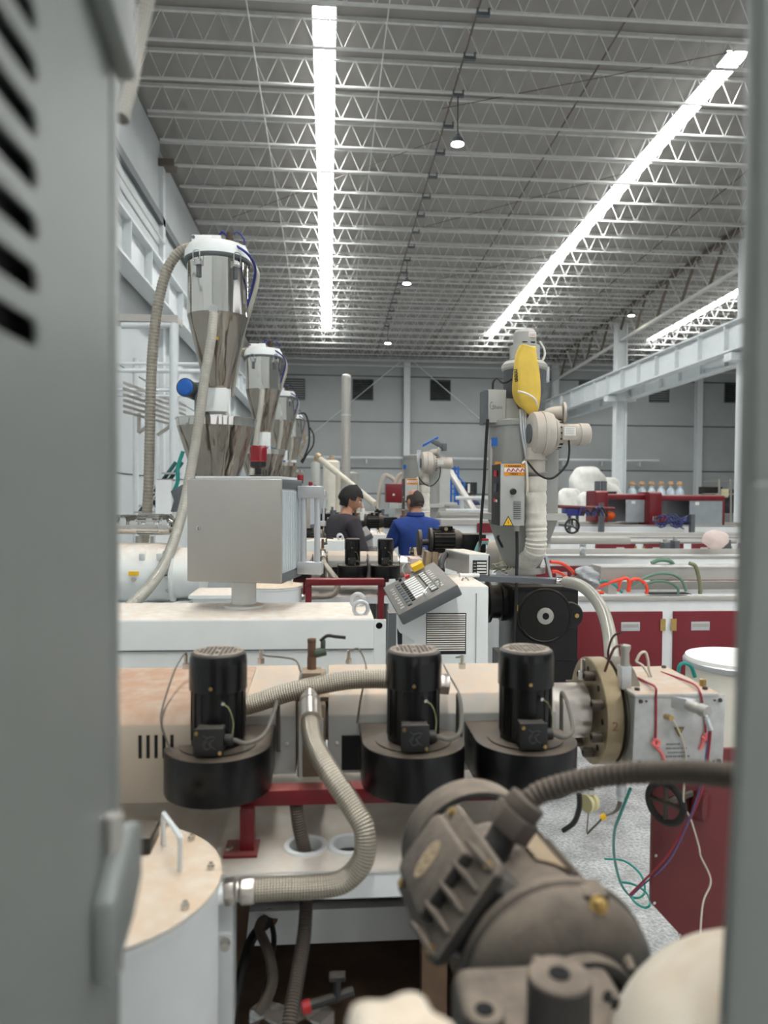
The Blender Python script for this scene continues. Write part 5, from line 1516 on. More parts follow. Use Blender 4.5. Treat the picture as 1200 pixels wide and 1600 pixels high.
    MB().cyl((pc.x, pc.y, P(837, 742, DY - 0.27).z), (pc.x, pc.y, P(837, 700, DY - 0.27).z), 0.05, n=28).build('outlet_pipe', M_blowgrey, t)
    for py in (719, 739):
        MB().cyl((pc.x, pc.y, P(837, py, pc.y).z), (pc.x, pc.y, P(837, py - 1.6, pc.y).z), 0.062, n=28).build('pipe_joint', M_panelgrey, t)
    w0 = P(837, 745, pc.y)
    pts = spline([w0, P(837, 800, pc.y), P(838, 845, pc.y), P(834, 866, pc.y + 0.03), P(822, 878, DY - 0.1), P(815, 880, DY)], 14)
    rr_ = random.Random(5)
    MB().tube(pts, 0.055, 24, [0.055 + rr_.uniform(-0.003, 0.004) for _ in pts]).build('insulation_wrap', M_wrap, t)
    # heater control cabinet with stickers
    hy = DY - 0.36
    a, b = P(781.5, 821.5, hy), P(820.5, 725, hy)
    hb = MB().box((a.x, hy, a.z), (b.x, hy + 0.12, b.z)).build('heater_control', M_dryer, t, 0.003)
    fa = P(769, 818, hy + 0.1)
    MB().add([(a.x - 0.002, hy + 0.004, a.z), (fa.x, hy + 0.12, a.z + 0.004), (fa.x, hy + 0.12, b.z - 0.004), (a.x - 0.002, hy + 0.004, b.z), (a.x + 0.01, hy + 0.119, a.z), (a.x + 0.01, hy + 0.119, b.z)],
             [(0, 1, 2, 3), (0, 4, 1), (3, 2, 5), (1, 4, 5, 2), (0, 3, 5, 4)]).build('display_face', M_blackplastic, hb)
    wv = (V((fa.x, hy + 0.12, 0)) - V((a.x - 0.002, hy + 0.004, 0)))
    for k, (m, f, zz, hh) in enumerate(((M_redprint, 0.35, 0.8, 0.03), (M_dkgrey, 0.35, 0.62, 0.02), (M_dkgrey, 0.35, 0.55, 0.02), (M_redprint, 0.4, 0.38, 0.02), (M_sticker, 0.25, 0.38, 0.014))):
        q = V((a.x - 0.004, hy + 0.002, a.z + (b.z - a.z) * zz)) + wv * f
        MB().obox(q, wv * 0.3, V((-0.003, -0.001, 0)), V((0, 0, hh))).build('indicator', m, hb)
    # sticker: DANGER / HEAT
    sa, sb = P(787.5, 743, hy - 0.001), P(820, 725.5, hy - 0.001)
    W_ = sb.x - sa.x
    H_ = sb.z - sa.z
    MB().box((sa.x, hy - 0.0012, sa.z), (sb.x, hy - 0.0002, sb.z)).build('danger_sticker', M_orange, hb)
    MB().box((sa.x + 0.001, hy - 0.0018, sa.z + H_ * 0.3), (sb.x - 0.001, hy - 0.0012, sb.z - H_ * 0.3)).build('sticker_field', M_sticker, hb)
    text_mesh('danger_lettering', '! DANGER !', H_ * 0.29, M_print, (sa.x + W_ * 0.1, hy - 0.0022, sb.z - H_ * 0.265), X, Z, hb, 0.0008)
    text_mesh('heat_lettering', '! HEAT !', H_ * 0.29, M_print, (sa.x + W_ * 0.22, hy - 0.0022, sa.z + H_ * 0.045), X, Z, hb, 0.0008)
    wv2 = MB()
    for k in range(4):
        x = sa.x + W_ * (0.12 + 0.22 * k)
        wv2.tube(spline([(x, hy - 0.002, sa.z + H_ * 0.36), (x + W_ * 0.05, hy - 0.002, sa.z + H_ * 0.42), (x + W_ * 0.06, hy - 0.002, sa.z + H_ * 0.52), (x + W_ * 0.12, hy - 0.002, sa.z + H_ * 0.62)], 4), 0.0032, 5)
        wv2.tube([(x + W_ * 0.11, hy - 0.002, sa.z + H_ * 0.6), (x + W_ * 0.2, hy - 0.002, sa.z + H_ * 0.38)], 0.0022, 5)
    wv2.build('heat_waves', M_redprint, hb)
    q = P(801.5, 768, hy)
    MB().lathe(q, -Y, [(0.017, 0), (0.017, 0.01), (0.013, 0.022)], 24).build('rotary_knob', M_blackplastic, hb)
    MB().cbox(q + V((0, -0.024, 0)), (0.005, 0.006, 0.022)).build('knob_grip', M_blackplastic, hb)
    for k in range(9):
        z1 = P(808, 784.5 + 3.25 * k, hy).z
        MB().box((P(802, 800, hy).x, hy - 0.004, z1 - 0.002), (P(813.5, 800, hy).x, hy - 0.0005, z1 + 0.002)).build('louvre', M_dkgrey, hb)
    q = P(794, 816, hy)
    MB().prism([(-0.029, -0.02), (0.029, -0.02), (0, 0.034)], q + V((0, -0.0006, 0)), X, Z, (0, -0.0008, 0)).build('warning_triangle', M_print, hb)
    MB().prism([(-0.022, -0.0155), (0.022, -0.0155), (0, 0.0255)], q + V((0, -0.0016, 0)), X, Z, (0, -0.0006, 0)).build('warning_field', M_yellowplain, hb)
    MB().prism([(-0.001, -0.012), (0.004, 0.001), (0.0, 0.0), (0.002, 0.014), (-0.004, -0.001), (0.0, 0.0)], q + V((0, -0.0024, 0)), X, Z, (0, -0.0004, 0)).build('warning_bolt', M_print, hb)
    q = P(807.5, 824, hy + 0.05)
    MB().cyl(q + V((0, 0, -0.02)), q + V((0, 0, 0.012)), 0.014, n=12).build('gland', M_panelgrey, hb)
    MB().tube(spline([q + V((0, 0, -0.015)), P(808, 860, hy + 0.05), P(807, 905, hy + 0.04), P(806, 950, hy + 0.05), P(803, 1000, hy + 0.06), P(801, 1050, hy + 0.06)], 6), 0.0085, 8).build('mains_lead', M_rubber, t)
    MB().tube(spline([P(816, 725, hy - 0.0), P(821, 722, hy), P(823, 735, hy - 0.01), P(824, 760, hy - 0.01), P(823, 774, hy)], 6), 0.0065, 8).build('cream_lead', M_cablew, t)
    for f in (0, 1, 2):
        MB().tube(spline([P(813 + 4 * f, 640, DY - 0.18), P(815 + 3.5 * f, 670, DY - 0.22), P(820 + 2.5 * f, 700, DY - 0.24), P(824 + 2 * f, 722, DY - 0.25)], 6), 0.0075, 8).build('steel_tube', M_alu, t)
    # stay leg
    a, b = P(851, 868, DY - 0.1), P(862, 912, DY - 0.1)
    MB().obox(a, (0.02, 0.02, 0), (0, 0.03, 0), b - a).build('stay_leg', M_alu, t)
    q = P(764, 700, DY)
    MB().cyl((q.x - 0.012, DY - 0.12, z(800)), (q.x - 0.012, DY - 0.12, z(690)), 0.011, n=8).build('level_gauge', M_panelgrey, t)
    MB().cbox((q.x - 0.0, DY - 0.13, z(694)), (0.03, 0.03, 0.045)).build('gauge_cap', M_blue, t)
    MB().box((q.x + 0.0, DY - 0.16, z(742)), (q.x + 0.035, DY - 0.15, z(724))).build('side_sticker', M_orange, t)
    return t
dryo = dryer()
# yellow filter bag hanging over the loader, a thing of its own
def filter_bag():
    sec = [(541, 824, 12.5), (542, 824, 12.9), (550, 822, 14.5), (562, 821, 17), (580, 822.5, 20), (600, 822.5, 22), (612, 823, 22), (625, 824, 20), (636, 827, 15), (645, 831, 9), (651, 833, 3)]
    yb = DY - 0.2
    vs = []
    n = 24
    for i, (py, pxc, hw) in enumerate(sec):
        c = P(pxc, py, yb)
        for k in range(n):
            a = 2 * PI * k / n
            rx = hw * yb / FPX * (1 + 0.03 * math.sin(3 * a + i))
            ry = 0.055 * (hw / 22) ** 0.6 * (1 + 0.08 * math.sin(2 * a + 1.3 * i))
            ca, sa = math.cos(a), math.sin(a)
            f = 1.0 / max(abs(ca) ** 6 + abs(sa) ** 6, 1e-6) ** (1 / 6.0)
            vs.append(c + V((rx * ca * (0.3 + 0.7 * f), ry * sa * (0.3 + 0.7 * f), 0.008 * math.sin(a * 2 + i))))
    fs = [(i * n + k, i * n + (k + 1) % n, (i + 1) * n + (k + 1) % n, (i + 1) * n + k) for i in range(len(sec) - 1) for k in range(n)]
    fs += [tuple(range(n))[::-1], tuple((len(sec) - 1) * n + k for k in range(n))]
    t = thing('filter_bag', 'yellow cloth bag drooping over the dryer loader', 'bag', P(823, 600, yb))
    o = MB().add(vs, fs).build('cloth', M_yellow, t, ang=80)
    sb = o.modifiers.new('soft', 'SUBSURF'); sb.levels = 1; sb.render_levels = 2
    MB().tube(spline([P(809, 611, yb - 0.062), P(820, 614, yb - 0.07), P(832, 620, yb - 0.066), P(838, 628, yb - 0.05), P(838, 636, yb - 0.035)], 6), 0.0055, 6).build('hem', M_sticker, t)
    mk = MB()
    for k in range(4):
        q = P(803.2 + 0.3 * k, 580 + 5 * k, yb - 0.035)
        mk.tube([q + V((0, 0, 0.007)), q + V((0.012, -0.016, 0.006)), q + V((0.012, -0.016, -0.003)), q + V((0.002, -0.002, -0.003))], 0.0028, 5)
    mk.build('printed_mark', M_print, t)
filter_bag()
# long hanging cable left of the dryer
o = MB().tube(spline([P(762, 655, 4.0), P(759, 700, 4.0), P(756, 760, 4.0), P(752, 810, 4.0), P(750, 850, 4.0), P(748, 866, 3.9)], 6), 0.0085, 8).build('hanging_cable', M_rubber)
tag(o, 'black cable hanging down beside the grey dryer', 'cable')

# ================================================================== STAINLESS HOPPERS AND THEIR LINES
HY = 5.4
def hopper():
    c0 = P(340, 500, HY)
    cx = c0.x
    def z(py): return P(340, py, HY).z
    t = thing('hopper_loader', 'polished stainless vacuum hopper with white lid, nearest of its row', 'hopper', (cx, HY, z(790)), 'stainless vacuum hoppers')
    ul = 0.213
    MB().lathe((cx, HY, z(496)), Z, [(ul, 0), (ul, z(412) - z(496)), (ul - 0.01, z(411) - z(496))], 56).build('loader_drum', M_stain, t)
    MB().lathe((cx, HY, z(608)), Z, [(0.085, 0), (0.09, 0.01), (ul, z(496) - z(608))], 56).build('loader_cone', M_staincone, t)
    MB().lathe((cx, HY, z(413)), Z, [(ul + 0.018, 0), (ul + 0.022, 0.012), (ul + 0.02, 0.022)], 56).build('seal_ring', M_dkgrey, t)
    ld = MB().lathe((cx, HY, z(409)), Z, [(ul + 0.02, 0), (ul + 0.015, 0.06), (ul - 0.005, z(388) - z(409)), (0.05, z(384) - z(409))], 56).build('lid', M_white, t)
    q = P(318, 384, HY - 0.05)
    MB().box((q.x - 0.075, HY - 0.1, z(392)), (q.x + 0.06, HY + 0.06, z(375))).build('valve_box', M_white, ld, 0.004)
    q = P(333, 380, HY)
    MB().box((q.x - 0.01, HY - 0.08, z(392)), (q.x + 0.065, HY + 0.08, z(373))).build('valve_box', M_white, ld, 0.004)
    MB().cyl((P(306, 380, HY).x, HY - 0.1, z(379)), (P(306, 380, HY).x, HY - 0.105, z(379)), 0.012, n=12).build('port', M_dkgrey, ld)
    q = P(359, 382, HY)
    MB().cyl((q.x, HY, z(386)), (q.x, HY, z(372)), 0.028, n=14).cyl((q.x, HY, z(372)), (q.x, HY, z(363)), 0.022, n=14).build('solenoid', mat('bronze_dark', (76, 62, 48), 0.5, metal=0.4), ld)
    MB().box((P(376, 390, HY).x, HY - 0.03, z(394)), (P(384, 390, HY).x, HY + 0.03, z(384))).build('plug', M_sticker, ld)
    MB().tube(spline([P(358, 374, HY), P(348, 362, HY), P(342, 372, HY), P(348, 380, HY), P(368, 384, HY - 0.15), P(386, 396, HY - 0.15), P(396, 410, HY - 0.1), P(399, 425, HY - 0.05), P(394, 450, HY), P(384, 485, HY)], 6), 0.009, 8).build('blue_lead', M_cableb, ld)
    MB().tube(spline([P(360, 366, HY), P(372, 363, HY), P(381, 374, HY), P(382, 386, HY)], 6), 0.006, 8).build('blue_lead', M_cableb, ld)
    for a in (-118, -48):
        r = V((math.cos(math.radians(a)), math.sin(math.radians(a)), 0))
        tg = V((-r.y, r.x, 0))
        b0 = V((cx, HY, z(428))) + r * (ul - 0.005)
        cl_ = MB().obox(b0 - tg * 0.03, tg * 0.06, r * 0.03, (0, 0, 0.04)).build('clip', M_chrome, t, 0.003)
        MB().tube(spline([b0 - tg * 0.025 + r * 0.03 + V((0, 0, 0.02)), b0 - tg * 0.025 + r * 0.035 + V((0, 0, 0.09)), b0 + tg * 0.025 + r * 0.035 + V((0, 0, 0.09)), b0 + tg * 0.025 + r * 0.03 + V((0, 0, 0.02))], 4), 0.004, 6).build('bail', M_chrome, cl_)
        MB().obox(b0 - tg * 0.012 + V((0, 0, -0.08)), tg * 0.024, r * 0.02, (0, 0, 0.09)).build('lever', M_dkgrey, cl_)
    # inlet port
    q = P(334, 484, HY - 0.2)
    MB().lathe(q + V((0, 0.03, 0)), -Y, [(0.05, 0), (0.034, 0.02), (0.034, 0.05)], 20).build('inlet_port', M_chrome, t)
    MB().box(P(332, 530, HY - 0.19), P(341, 527, HY - 0.17)).build('level_sensor', M_yellowplain, t)
    # neck box and lower hopper
    q = P(338, 626, HY)
    MB().box((q.x - 0.09, HY - 0.11, z(645)), (q.x + 0.09, HY + 0.11, z(609))).build('neck_box', M_white, t, 0.004)
    MB().box((q.x + 0.07, HY - 0.02, z(657)), (q.x + 0.1, HY + 0.02, z(608))).build('neck_stay', M_whiteclean, t)
    MB().box((q.x - 0.1, HY - 0.02, z(657)), (q.x - 0.07, HY + 0.02, z(608))).build('neck_stay', M_whiteclean, t)
    r2 = 0.282
    lxc = P(338, 660, HY).x
    MB().lathe((lxc, HY, z(668)), Z, [(r2 - 0.005, 0), (r2, z(657) - z(668)), (r2 + 0.008, z(657) - z(668)), (r2 + 0.008, z(655) - z(668)), (0.02, z(654) - z(668))], 56).build('feed_hopper_band', M_stain, t)
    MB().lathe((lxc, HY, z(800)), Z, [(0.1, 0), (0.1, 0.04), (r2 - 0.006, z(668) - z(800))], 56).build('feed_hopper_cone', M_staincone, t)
    MB().lathe((lxc, HY, z(860)), Z, [(0.13, 0), (0.13, 0.03), (0.1, 0.035), (0.1, z(800) - z(860))], 32).build('feed_throat', M_whiteclean, t)
    q = P(291, 606, HY - 0.1)
    m_ = MB().lathe(q + V((0.0, 0.0, 0)), V((-0.25, -1, 0.05)), [(0.05, -0.22), (0.06, -0.2), (0.062, 0), (0.066, 0.005), (0.066, 0.02)], 28).build('vibrator_motor', M_cabdark, t)
    MB().lathe(q, V((-0.25, -1, 0.05)), [(0.06, 0.0), (0.06, 0.022), (0.05, 0.034), (0.02, 0.04)], 28).build('blue_cap', M_blue, m_)
    MB().box((q.x + 0.05, HY - 0.06, z(655)), (q.x + 0.14, HY + 0.06, z(600))).build('motor_stand', M_dkgrey, t)
    # hoses belonging to the loader
    MB().corrugated(spline([P(303, 386, HY), P(282, 393, HY), P(262, 420, HY), P(248, 470, HY), P(240, 530, HY), P(236, 600, HY), P(234, 680, HY), P(232, 760, HY), P(228, 820, HY), P(220, 870, HY)], 10), 0.038, 0.024, 0.1, 14).build('suction_hose', M_greyhose, t)
    MB().corrugated(spline([P(334, 490, HY - 0.25), P(330, 530, HY - 0.3), P(320, 590, HY - 0.35), P(312, 650, HY - 0.4), P(301, 720, HY - 0.45), P(285, 800, HY - 0.6), P(262, 870, HY - 0.8), P(235, 915, HY - 1.0), P(200, 950, HY - 1.2)], 10), 0.034, 0.02, 0.06, 14).build('material_hose', M_clearhose, t)
    MB().tube(spline([P(384, 408, HY), P(394, 412, HY), P(402, 428, HY), P(400, 450, HY), P(390, 485, HY), P(382, 512, HY + 0.1), P(372, 560, HY + 0.15), P(362, 620, HY + 0.15)], 8), 0.017, 12).build('air_hose', M_clearhose, t)
    return t
hp = hopper()
for k in range(1, 4):
    dup(hp, (0, ROW * k, 0), 'polished stainless vacuum hopper with white lid, ' + ['second', 'third', 'fourth'][k - 1] + ' in its row from the front')

# ---- white gearbox with stainless motor barrel (second line)
def drive():
    gy = 4.75
    a, b = P(150, 895, gy), P(275, 895, gy)
    t = thing('drive_gearbox', 'white cast drive gearbox with bolted flange behind the nearest hopper', 'gearbox', (b.x, gy, 0.3), 'white drive gearboxes')
    MB().lathe((a.x, gy, a.z), X, [(0.17, 0), (0.19, 0.02), (0.19, b.x - a.x - 0.03), (0.175, b.x - a.x)], 40).build('gear_case', M_white, t, 0.006)
    fl_ = MB().lathe((b.x - 0.012, gy, a.z), X, [(0.2, 0), (0.2, 0.022), (0.16, 0.024), (0.16, 0.18), (0.12, 0.2)], 40).build('case_flange', M_white, t, 0.004)
    for k in range(12):
        an = 2 * PI * k / 12
        q = V((b.x - 0.012, gy + 0.19 * math.cos(an), a.z + 0.19 * math.sin(an)))
        MB().cyl(q, q - X * 0.016, 0.011, n=6).build('flange_bolt', M_chrome, fl_)
    for px in (222, 249):
        q = P(px, 866, gy - 0.17)
        MB().obox(q + V((-0.018, 0, -0.04)), (0.036, 0, 0), (0, 0.05, 0.03), (0, -0.015, 0.045)).build('cast_lug', M_white, t, 0.005)
    q = P(209, 896, gy - 0.19)
    MB().cbox(q, (0.06, 0.012, 0.025)).build('yellow_label', M_yellowplain, t)
    MB().cyl(q + V((0, 0.01, -0.035)), q + V((0, -0.015, -0.035)), 0.014, n=10).build('oil_plug', M_steel, t)
    MB().box((a.x, gy - 0.15, 0.3), (b.x + 0.1, gy + 0.15, a.z - 0.17)).build('pedestal', M_whiteclean, t)
    # stainless shielded motor above
    c, d = P(160, 819, gy), P(272, 818, gy)
    mt = MB().lathe(c, X, [(0.05, 0), (0.062, 0.01), (0.062, d.x - c.x - 0.09), (0.066, d.x - c.x - 0.085), (0.066, d.x - c.x - 0.02), (0.045, d.x - c.x)], 36).build('shielded_motor', M_stain, t)
    for k in range(16):
        an = 2 * PI * k / 16
        r = V((0, math.cos(an), math.sin(an)))
        tg = V((0, -math.sin(an), math.cos(an)))
        MB().obox(V((P(216, 819, gy).x, c.y, c.z)) + r * 0.061 - tg * 0.003, X * 0.16, tg * 0.006, r * 0.006).build('motor_fin', M_chrome, mt)
    q = P(230, 838, gy)
    MB().cyl(q + V((0.03, 0, -0.06)), q + V((0.03, 0, 0)), 0.01, n=8).cyl(q + V((-0.05, 0.03, -0.07)), q + V((-0.05, 0.03, 0)), 0.03, n=14).build('motor_support', M_panelgrey, t)
    return t
dg = drive()
MBq = P(320, 935, 4.3)
t = MB().box((MBq.x - 0.05, 4.2, 0.0), (MBq.x + 0.25, 4.5, P(320, 931, 4.3).z)).box((MBq.x - 0.07, 4.18, P(320, 931, 4.3).z), (MBq.x + 0.27, 4.52, P(320, 926, 4.3).z)).build('feed_section', M_white)
tag(t, 'white cast feed section of the second extruder under the operator panel', 'housing')

# ---- repeat the machine along the hall
for k in range(1, 5):
    off = V((0, ROW * k, 0))
    w_ = ORD[k]
    dup(ex, off, 'plastic extruder barrel with beige heater covers, %s line from the front' % w_, skip=('cover_screws', 'slots', 'angle_bar', 'lower_rail'))
    if k == 4:
        break
    for i, b in enumerate(bl):
        dup(b, off, 'small looking black cooling blower on the %s extruder, %s' % (w_, ['behind the operator panel', 'middle one of its three', 'one nearest the die head'][i]), skip=('embossed_emblem', 'grille', 'cooling_ribs', 'earth_terminal') if k > 1 else ())
    if k < 3:
        dup(h1, off, 'braided steel hose curving down at the %s extruder' % w_)
        dup(tk, off, 'white round tank with dusty lid at the %s extruder' % w_, skip=('lid_bolt',))
        dup(bv, off, 'ball valve with lever above the %s extruder' % w_)
        dup(fg, off, 'round bolted flange pair on the %s extruder' % w_, skip=('stamped_number',))
    dup(hs, off, 'long white housing with dusty top behind the %s barrel' % w_)
    dup(cb, off, 'grey operator panel cabinet on a post, %s line from the front' % w_)
    dup(bc, off, 'red warning beacon on the %s operator panel from the front' % w_)
    if k < 3:
        dup(cs, off + V((-0.12, 0.2, 0)), 'white console cabinet with slanted grey key board, %s line from the front' % w_)
dup(dryo, (-0.1, ROW, 0.0), 'smaller looking grey hopper dryer with white wrapped pipe behind the man in blue', skip=('loader_hopper', 'loader_lid', 'motor_neck', 'motor_cap', 'loader_control', 'lid_clip', 'pilot_tube', 'control_lead', 'mount_bracket', 'maker_mark', 'mains_lead', 'stay_leg', 'side_sticker'))
# crumpled blue and black filter on the second dryer
q = P(676, 694, 7.58)
t = thing('blue_tool', 'blue clamp tool lying on the farther dryer blower', 'tool', q)
MB().obox(q + V((-0.1, 0, -0.03)), (0.16, 0, 0.09), (0, 0.05, 0), (0, 0, 0.03)).build('blade', M_blue, t, 0.006)
MB().cbox(q + V((0.06, 0, 0.0)), (0.14, 0.06, 0.05), Matrix.Rotation(0.5, 3, 'Y')).cbox(q + V((0.12, 0, -0.03)), (0.05, 0.08, 0.08)).build('grip', M_dkgrey, t, 0.008)

# ---- horizontal geared motor on the second line
def motor2():
    my = 4.75
    c = P(693, 845, my)
    t = thing('gear_motor', 'black finned gear motor lying behind the console in front of the man in blue', 'motor', c)
    r = 0.072
    body = MB().lathe(P(675, 845, my), X, [(0.06, 0), (r, 0.01), (r, 0.14), (0.06, 0.15)], 36).build('stator', M_motor, t)
    for k in range(20):
        an = 2 * PI * k / 20
        rr = V((0, math.cos(an), math.sin(an)))
        tg = V((0, -math.sin(an), math.cos(an)))
        MB().obox(P(677, 845, my) + rr * 0.07 - tg * 0.002, X * 0.13, tg * 0.004, rr * 0.01).build('cooling_fin', M_motor, body)
    MB().lathe(P(669, 845, my), X, [(0.05, 0), (0.085, 0.006), (0.085, 0.022), (0.06, 0.03)], 36).build('end_flange', M_dustmotor, t)
    MB().lathe(P(652, 848, my), X, [(0.055, 0), (0.085, 0.004), (0.085, 0.024), (0.055, 0.028)], 36).build('pulley', M_dustmotor, t)
    MB().cyl(P(655, 848, my), P(671, 847, my), 0.02, n=14).build('shaft', M_dustmotor, t)
    MB().lathe(P(709, 845, my), X, [(0.075, 0), (0.07, 0.03), (0.035, 0.08), (0.03, 0.1)], 32).build('end_cone', M_dustmotor, t)
    tb = MB().box(P(688, 830, my - 0.05), P(704, 821, my + 0.05)).build('terminal_box', M_motor, t, 0.006)
    MB().lathe(P(697, 826.5, my - 0.05), -Y, [(0.012, 0), (0.012, 0.003)], 16).build('badge', M_plate, tb)
    g = P(738, 848, my)
    MB().box(g + V((-0.075, -0.08, -0.06)), g + V((0.075, 0.08, 0.06))).build('gear_case', M_motor, t, 0.008)
    MB().tube(spline([P(704, 826, my), P(712, 830, my), P(719, 838, my), P(724, 842, my)], 5), 0.01, 8).build('lead', M_rubber, t)
    MB().box(V((g.x - 0.09, g.y - 0.06, 0)), g + V((0.09, 0.06, -0.06))).build('stand', M_white, t)
    MB().box(P(675, 862, my - 0.04), P(710, 859, my + 0.04)).box(P(680, 900, my - 0.02), P(684, 860, my + 0.02)).build('foot', M_motor, t)
    return t
m2 = motor2()
dup(m2, (-0.25, 3.4, 0), 'farther black gear motor between the two workers')
# blocks by the second die head
for i, (px, lb) in enumerate(((668, 'tan insulation block beside the pulley, nearer the blower'), (680, 'tan insulation block beside the pulley, nearer the console'))):
    a = P(px - 5, 890, 4.7); b = P(px + 5, 862, 4.7)
    o = MB().obox((a.x, 4.7, a.z), (b.x - a.x, 0, 0), (0, 0.12, 0), (0.012 * (1 - i), 0, b.z - a.z)).build('insulation_block', M_plate, None, 0.006)
    tag(o, lb, 'block', 'insulation blocks')
a = P(642, 893, 4.6); b = P(660, 873, 4.6)
o = MB().box((a.x, 4.6, a.z), (b.x, 4.8, b.z)).build('pink_board', mat('pale_pink_board', (226, 200, 192), 0.7))
tag(o, 'pale pink insulation board behind the key board', 'board')

# ---- red frame standing in the second line
rf = thing('blower_stand', 'maroon steel frame under the second line blowers', 'frame', P(585, 940, 4.9))
fa, fb = P(478, 907, 4.9), P(600, 907, 4.9)
MB().box((fa.x, 4.86, fa.z - 0.03), (fb.x, 4.94, fa.z + 0.012)).build('rail', M_red, rf, 0.003)
for px in (482, 595):
    q = P(px, 930, 4.9)
    MB().box((q.x - 0.02, 4.87, 0.4), (q.x + 0.02, 4.93, fa.z - 0.03)).build('leg', M_red, rf, 0.002)

# ================================================================== COOLING TANKS ON THE RIGHT
def tank(lb, Yf, zt, x0, x1, ndoors, first_door, dw, gap, band=0.07, depth=0.55, top=0.04):
    t = thing('cooling_tank', lb, 'tank', ((x0 + x1) / 2, Yf + depth / 2, 0), 'white cooling tanks with maroon doors')
    MB().box((x0, Yf, 0.08), (x1, Yf + depth, zt - band * 0.3)).build('cabinet', M_whiteclean, t, 0.004)
    MB().box((x0 - 0.01, Yf - 0.012, zt - 0.03), (x1 + 0.01, Yf + 0.03, zt)).box((x0 - 0.01, Yf + depth - 0.03, zt - 0.03), (x1 + 0.01, Yf + depth + 0.012, zt + top)).build('rim', M_panelgrey, t, 0.003)
    MB().box((x0, Yf + 0.03, zt - 0.05), (x1, Yf + depth - 0.03, zt - 0.03)).build('trough', M_panelgrey, t)
    x = first_door
    for k in range(ndoors):
        d = MB().box((x, Yf - 0.016, 0.16), (x + dw, Yf, zt - band - 0.03)).build('door', M_red, t, 0.003)
        hxx = x + dw * (0.62 if k == 0 else 0.32)
        zz = zt - band - 0.03 - 0.1
        MB().box((hxx - 0.065, Yf - 0.018, zz - 0.03), (hxx + 0.065, Yf - 0.01, zz + 0.03)).build('handle_plate', M_alu, d, 0.002)
        MB().box((hxx - 0.055, Yf - 0.021, zz - 0.006), (hxx + 0.055, Yf - 0.0185, zz + 0.018)).build('handle_recess', M_panelgrey, d)
        for zq in (zt - band - 0.12, 0.3, 0.42):
            hx_ = x + (0.0 if k % 2 else dw)
            MB().box((hx_ - 0.018, Yf - 0.022, zq - 0.04), (hx_ + 0.018, Yf - 0.012, zq + 0.04)).build('hinge', M_brass, d)
        x += dw + gap
    for xx in (x0 + 0.15, (x0 + x1) / 2, x1 - 0.15):
        MB().cyl((xx, Yf + 0.1, 0), (xx, Yf + 0.1, 0.09), 0.03, n=10).build('foot', M_panelgrey, t)
    return t
T1Y = 4.8
z1 = P(1000, 932, T1Y).z
d0 = P(906, 960, T1Y).x; d1 = P(1034, 960, T1Y).x; d2 = P(1051, 960, T1Y).x
tank('white cooling tank with large maroon doors right behind the flange', T1Y, z1, d0 - 0.5, 5.6, 5, d0 - 0.02, d1 - d0 + 0.02, d2 - d1)
T2Y = 8.3
z2 = P(1000, 868, T2Y).z
tank('second cooling tank with grey rim beyond the hoses', T2Y, z2, P(770, 870, T2Y).x, 8.5, 4, P(778, 870, T2Y).x, 1.2, 0.6, band=0.09)
T3Y = 11.8
z3 = P(1000, 838, T3Y).z
tank('third cooling tank with a row of maroon doors', T3Y, z3, P(860, 838, T3Y).x, 9.6, 4, P(930, 840, T3Y).x, 0.68, 0.14, band=0.08)
T4Y = 14.6
z4 = P(1000, 820, T4Y).z
tank('fourth cooling tank below the maroon hoods', T4Y, z4, P(860, 820, T4Y).x, 11.5, 4, P(1045, 822, T4Y).x, 0.75, 0.3, band=0.12)
# stainless box beam on the nearest tank
a, b = P(934, 905, T1Y + 0.3), P(1200, 884, T1Y + 0.3)
t = thing('steel_spray_box', 'long stainless box beam lying on the nearest cooling tank', 'beam', (a.x, T1Y + 0.3, z1))
MB().box((a.x, T1Y + 0.25, a.z), (5.4, T1Y + 0.45, P(1000, 884, T1Y + 0.3).z)).build('box', M_panelgrey, t, 0.006)
MB().box((a.x, T1Y + 0.24, P(1000, 886, T1Y + 0.3).z), (5.4, T1Y + 0.25, P(1000, 884, T1Y + 0.3).z)).build('rim', M_alu, t)
for xx in (a.x + 0.1, 3.3, 5.2):
    MB().box((xx - 0.03, T1Y + 0.28, z1 - 0.05), (xx + 0.03, T1Y + 0.42, a.z + 0.004)).build('support', M_panelgrey, t)
t = MB().box((P(850, 845, T2Y).x, T2Y - 0.25, P(900, 848, T2Y).z), (P(972, 845, T2Y).x, T2Y - 0.05, P(900, 838, T2Y).z)).build('steel_channel', M_panelgrey, None, 0.006)
tag(t, 'short stainless channel beside the water bottle', 'channel')
o = MB().cyl(P(880, 847, 9.8), P(1150, 846, 9.8), 0.03, n=10).build('long_pipe', M_panelgrey)
tag(o, 'long grey pipe running along the third tank', 'pipe')
for i, (px, w, h) in enumerate(((1040, 10, 16), (1056, 9, 20), (1134, 12, 22))):
    q = P(px, 858, 9.6)
    s = 9.6 / FPX
    t = thing('pipe_clamp', ['grey pipe clamp on the long pipe, nearest the bottle', 'taller grey pipe clamp in the middle of the long pipe', 'grey pipe clamp beside the pink sack'][i], 'clamp', q, 'pipe clamps')
    MB().box((q.x - w * s / 2, 9.55, q.z), (q.x + w * s / 2, 9.7, q.z + h * s * 0.7)).build('block', M_dkgrey, t, 0.01)
    MB().cyl((q.x, 9.62, 0), (q.x, 9.62, q.z), 0.04, n=10).build('leg', M_dkgrey, t)
    MB().cyl((q.x, 9.62, q.z + h * s * 0.6), (q.x, 9.62, q.z + h * s), 0.03, n=10).build('screw', M_panelgrey, t)
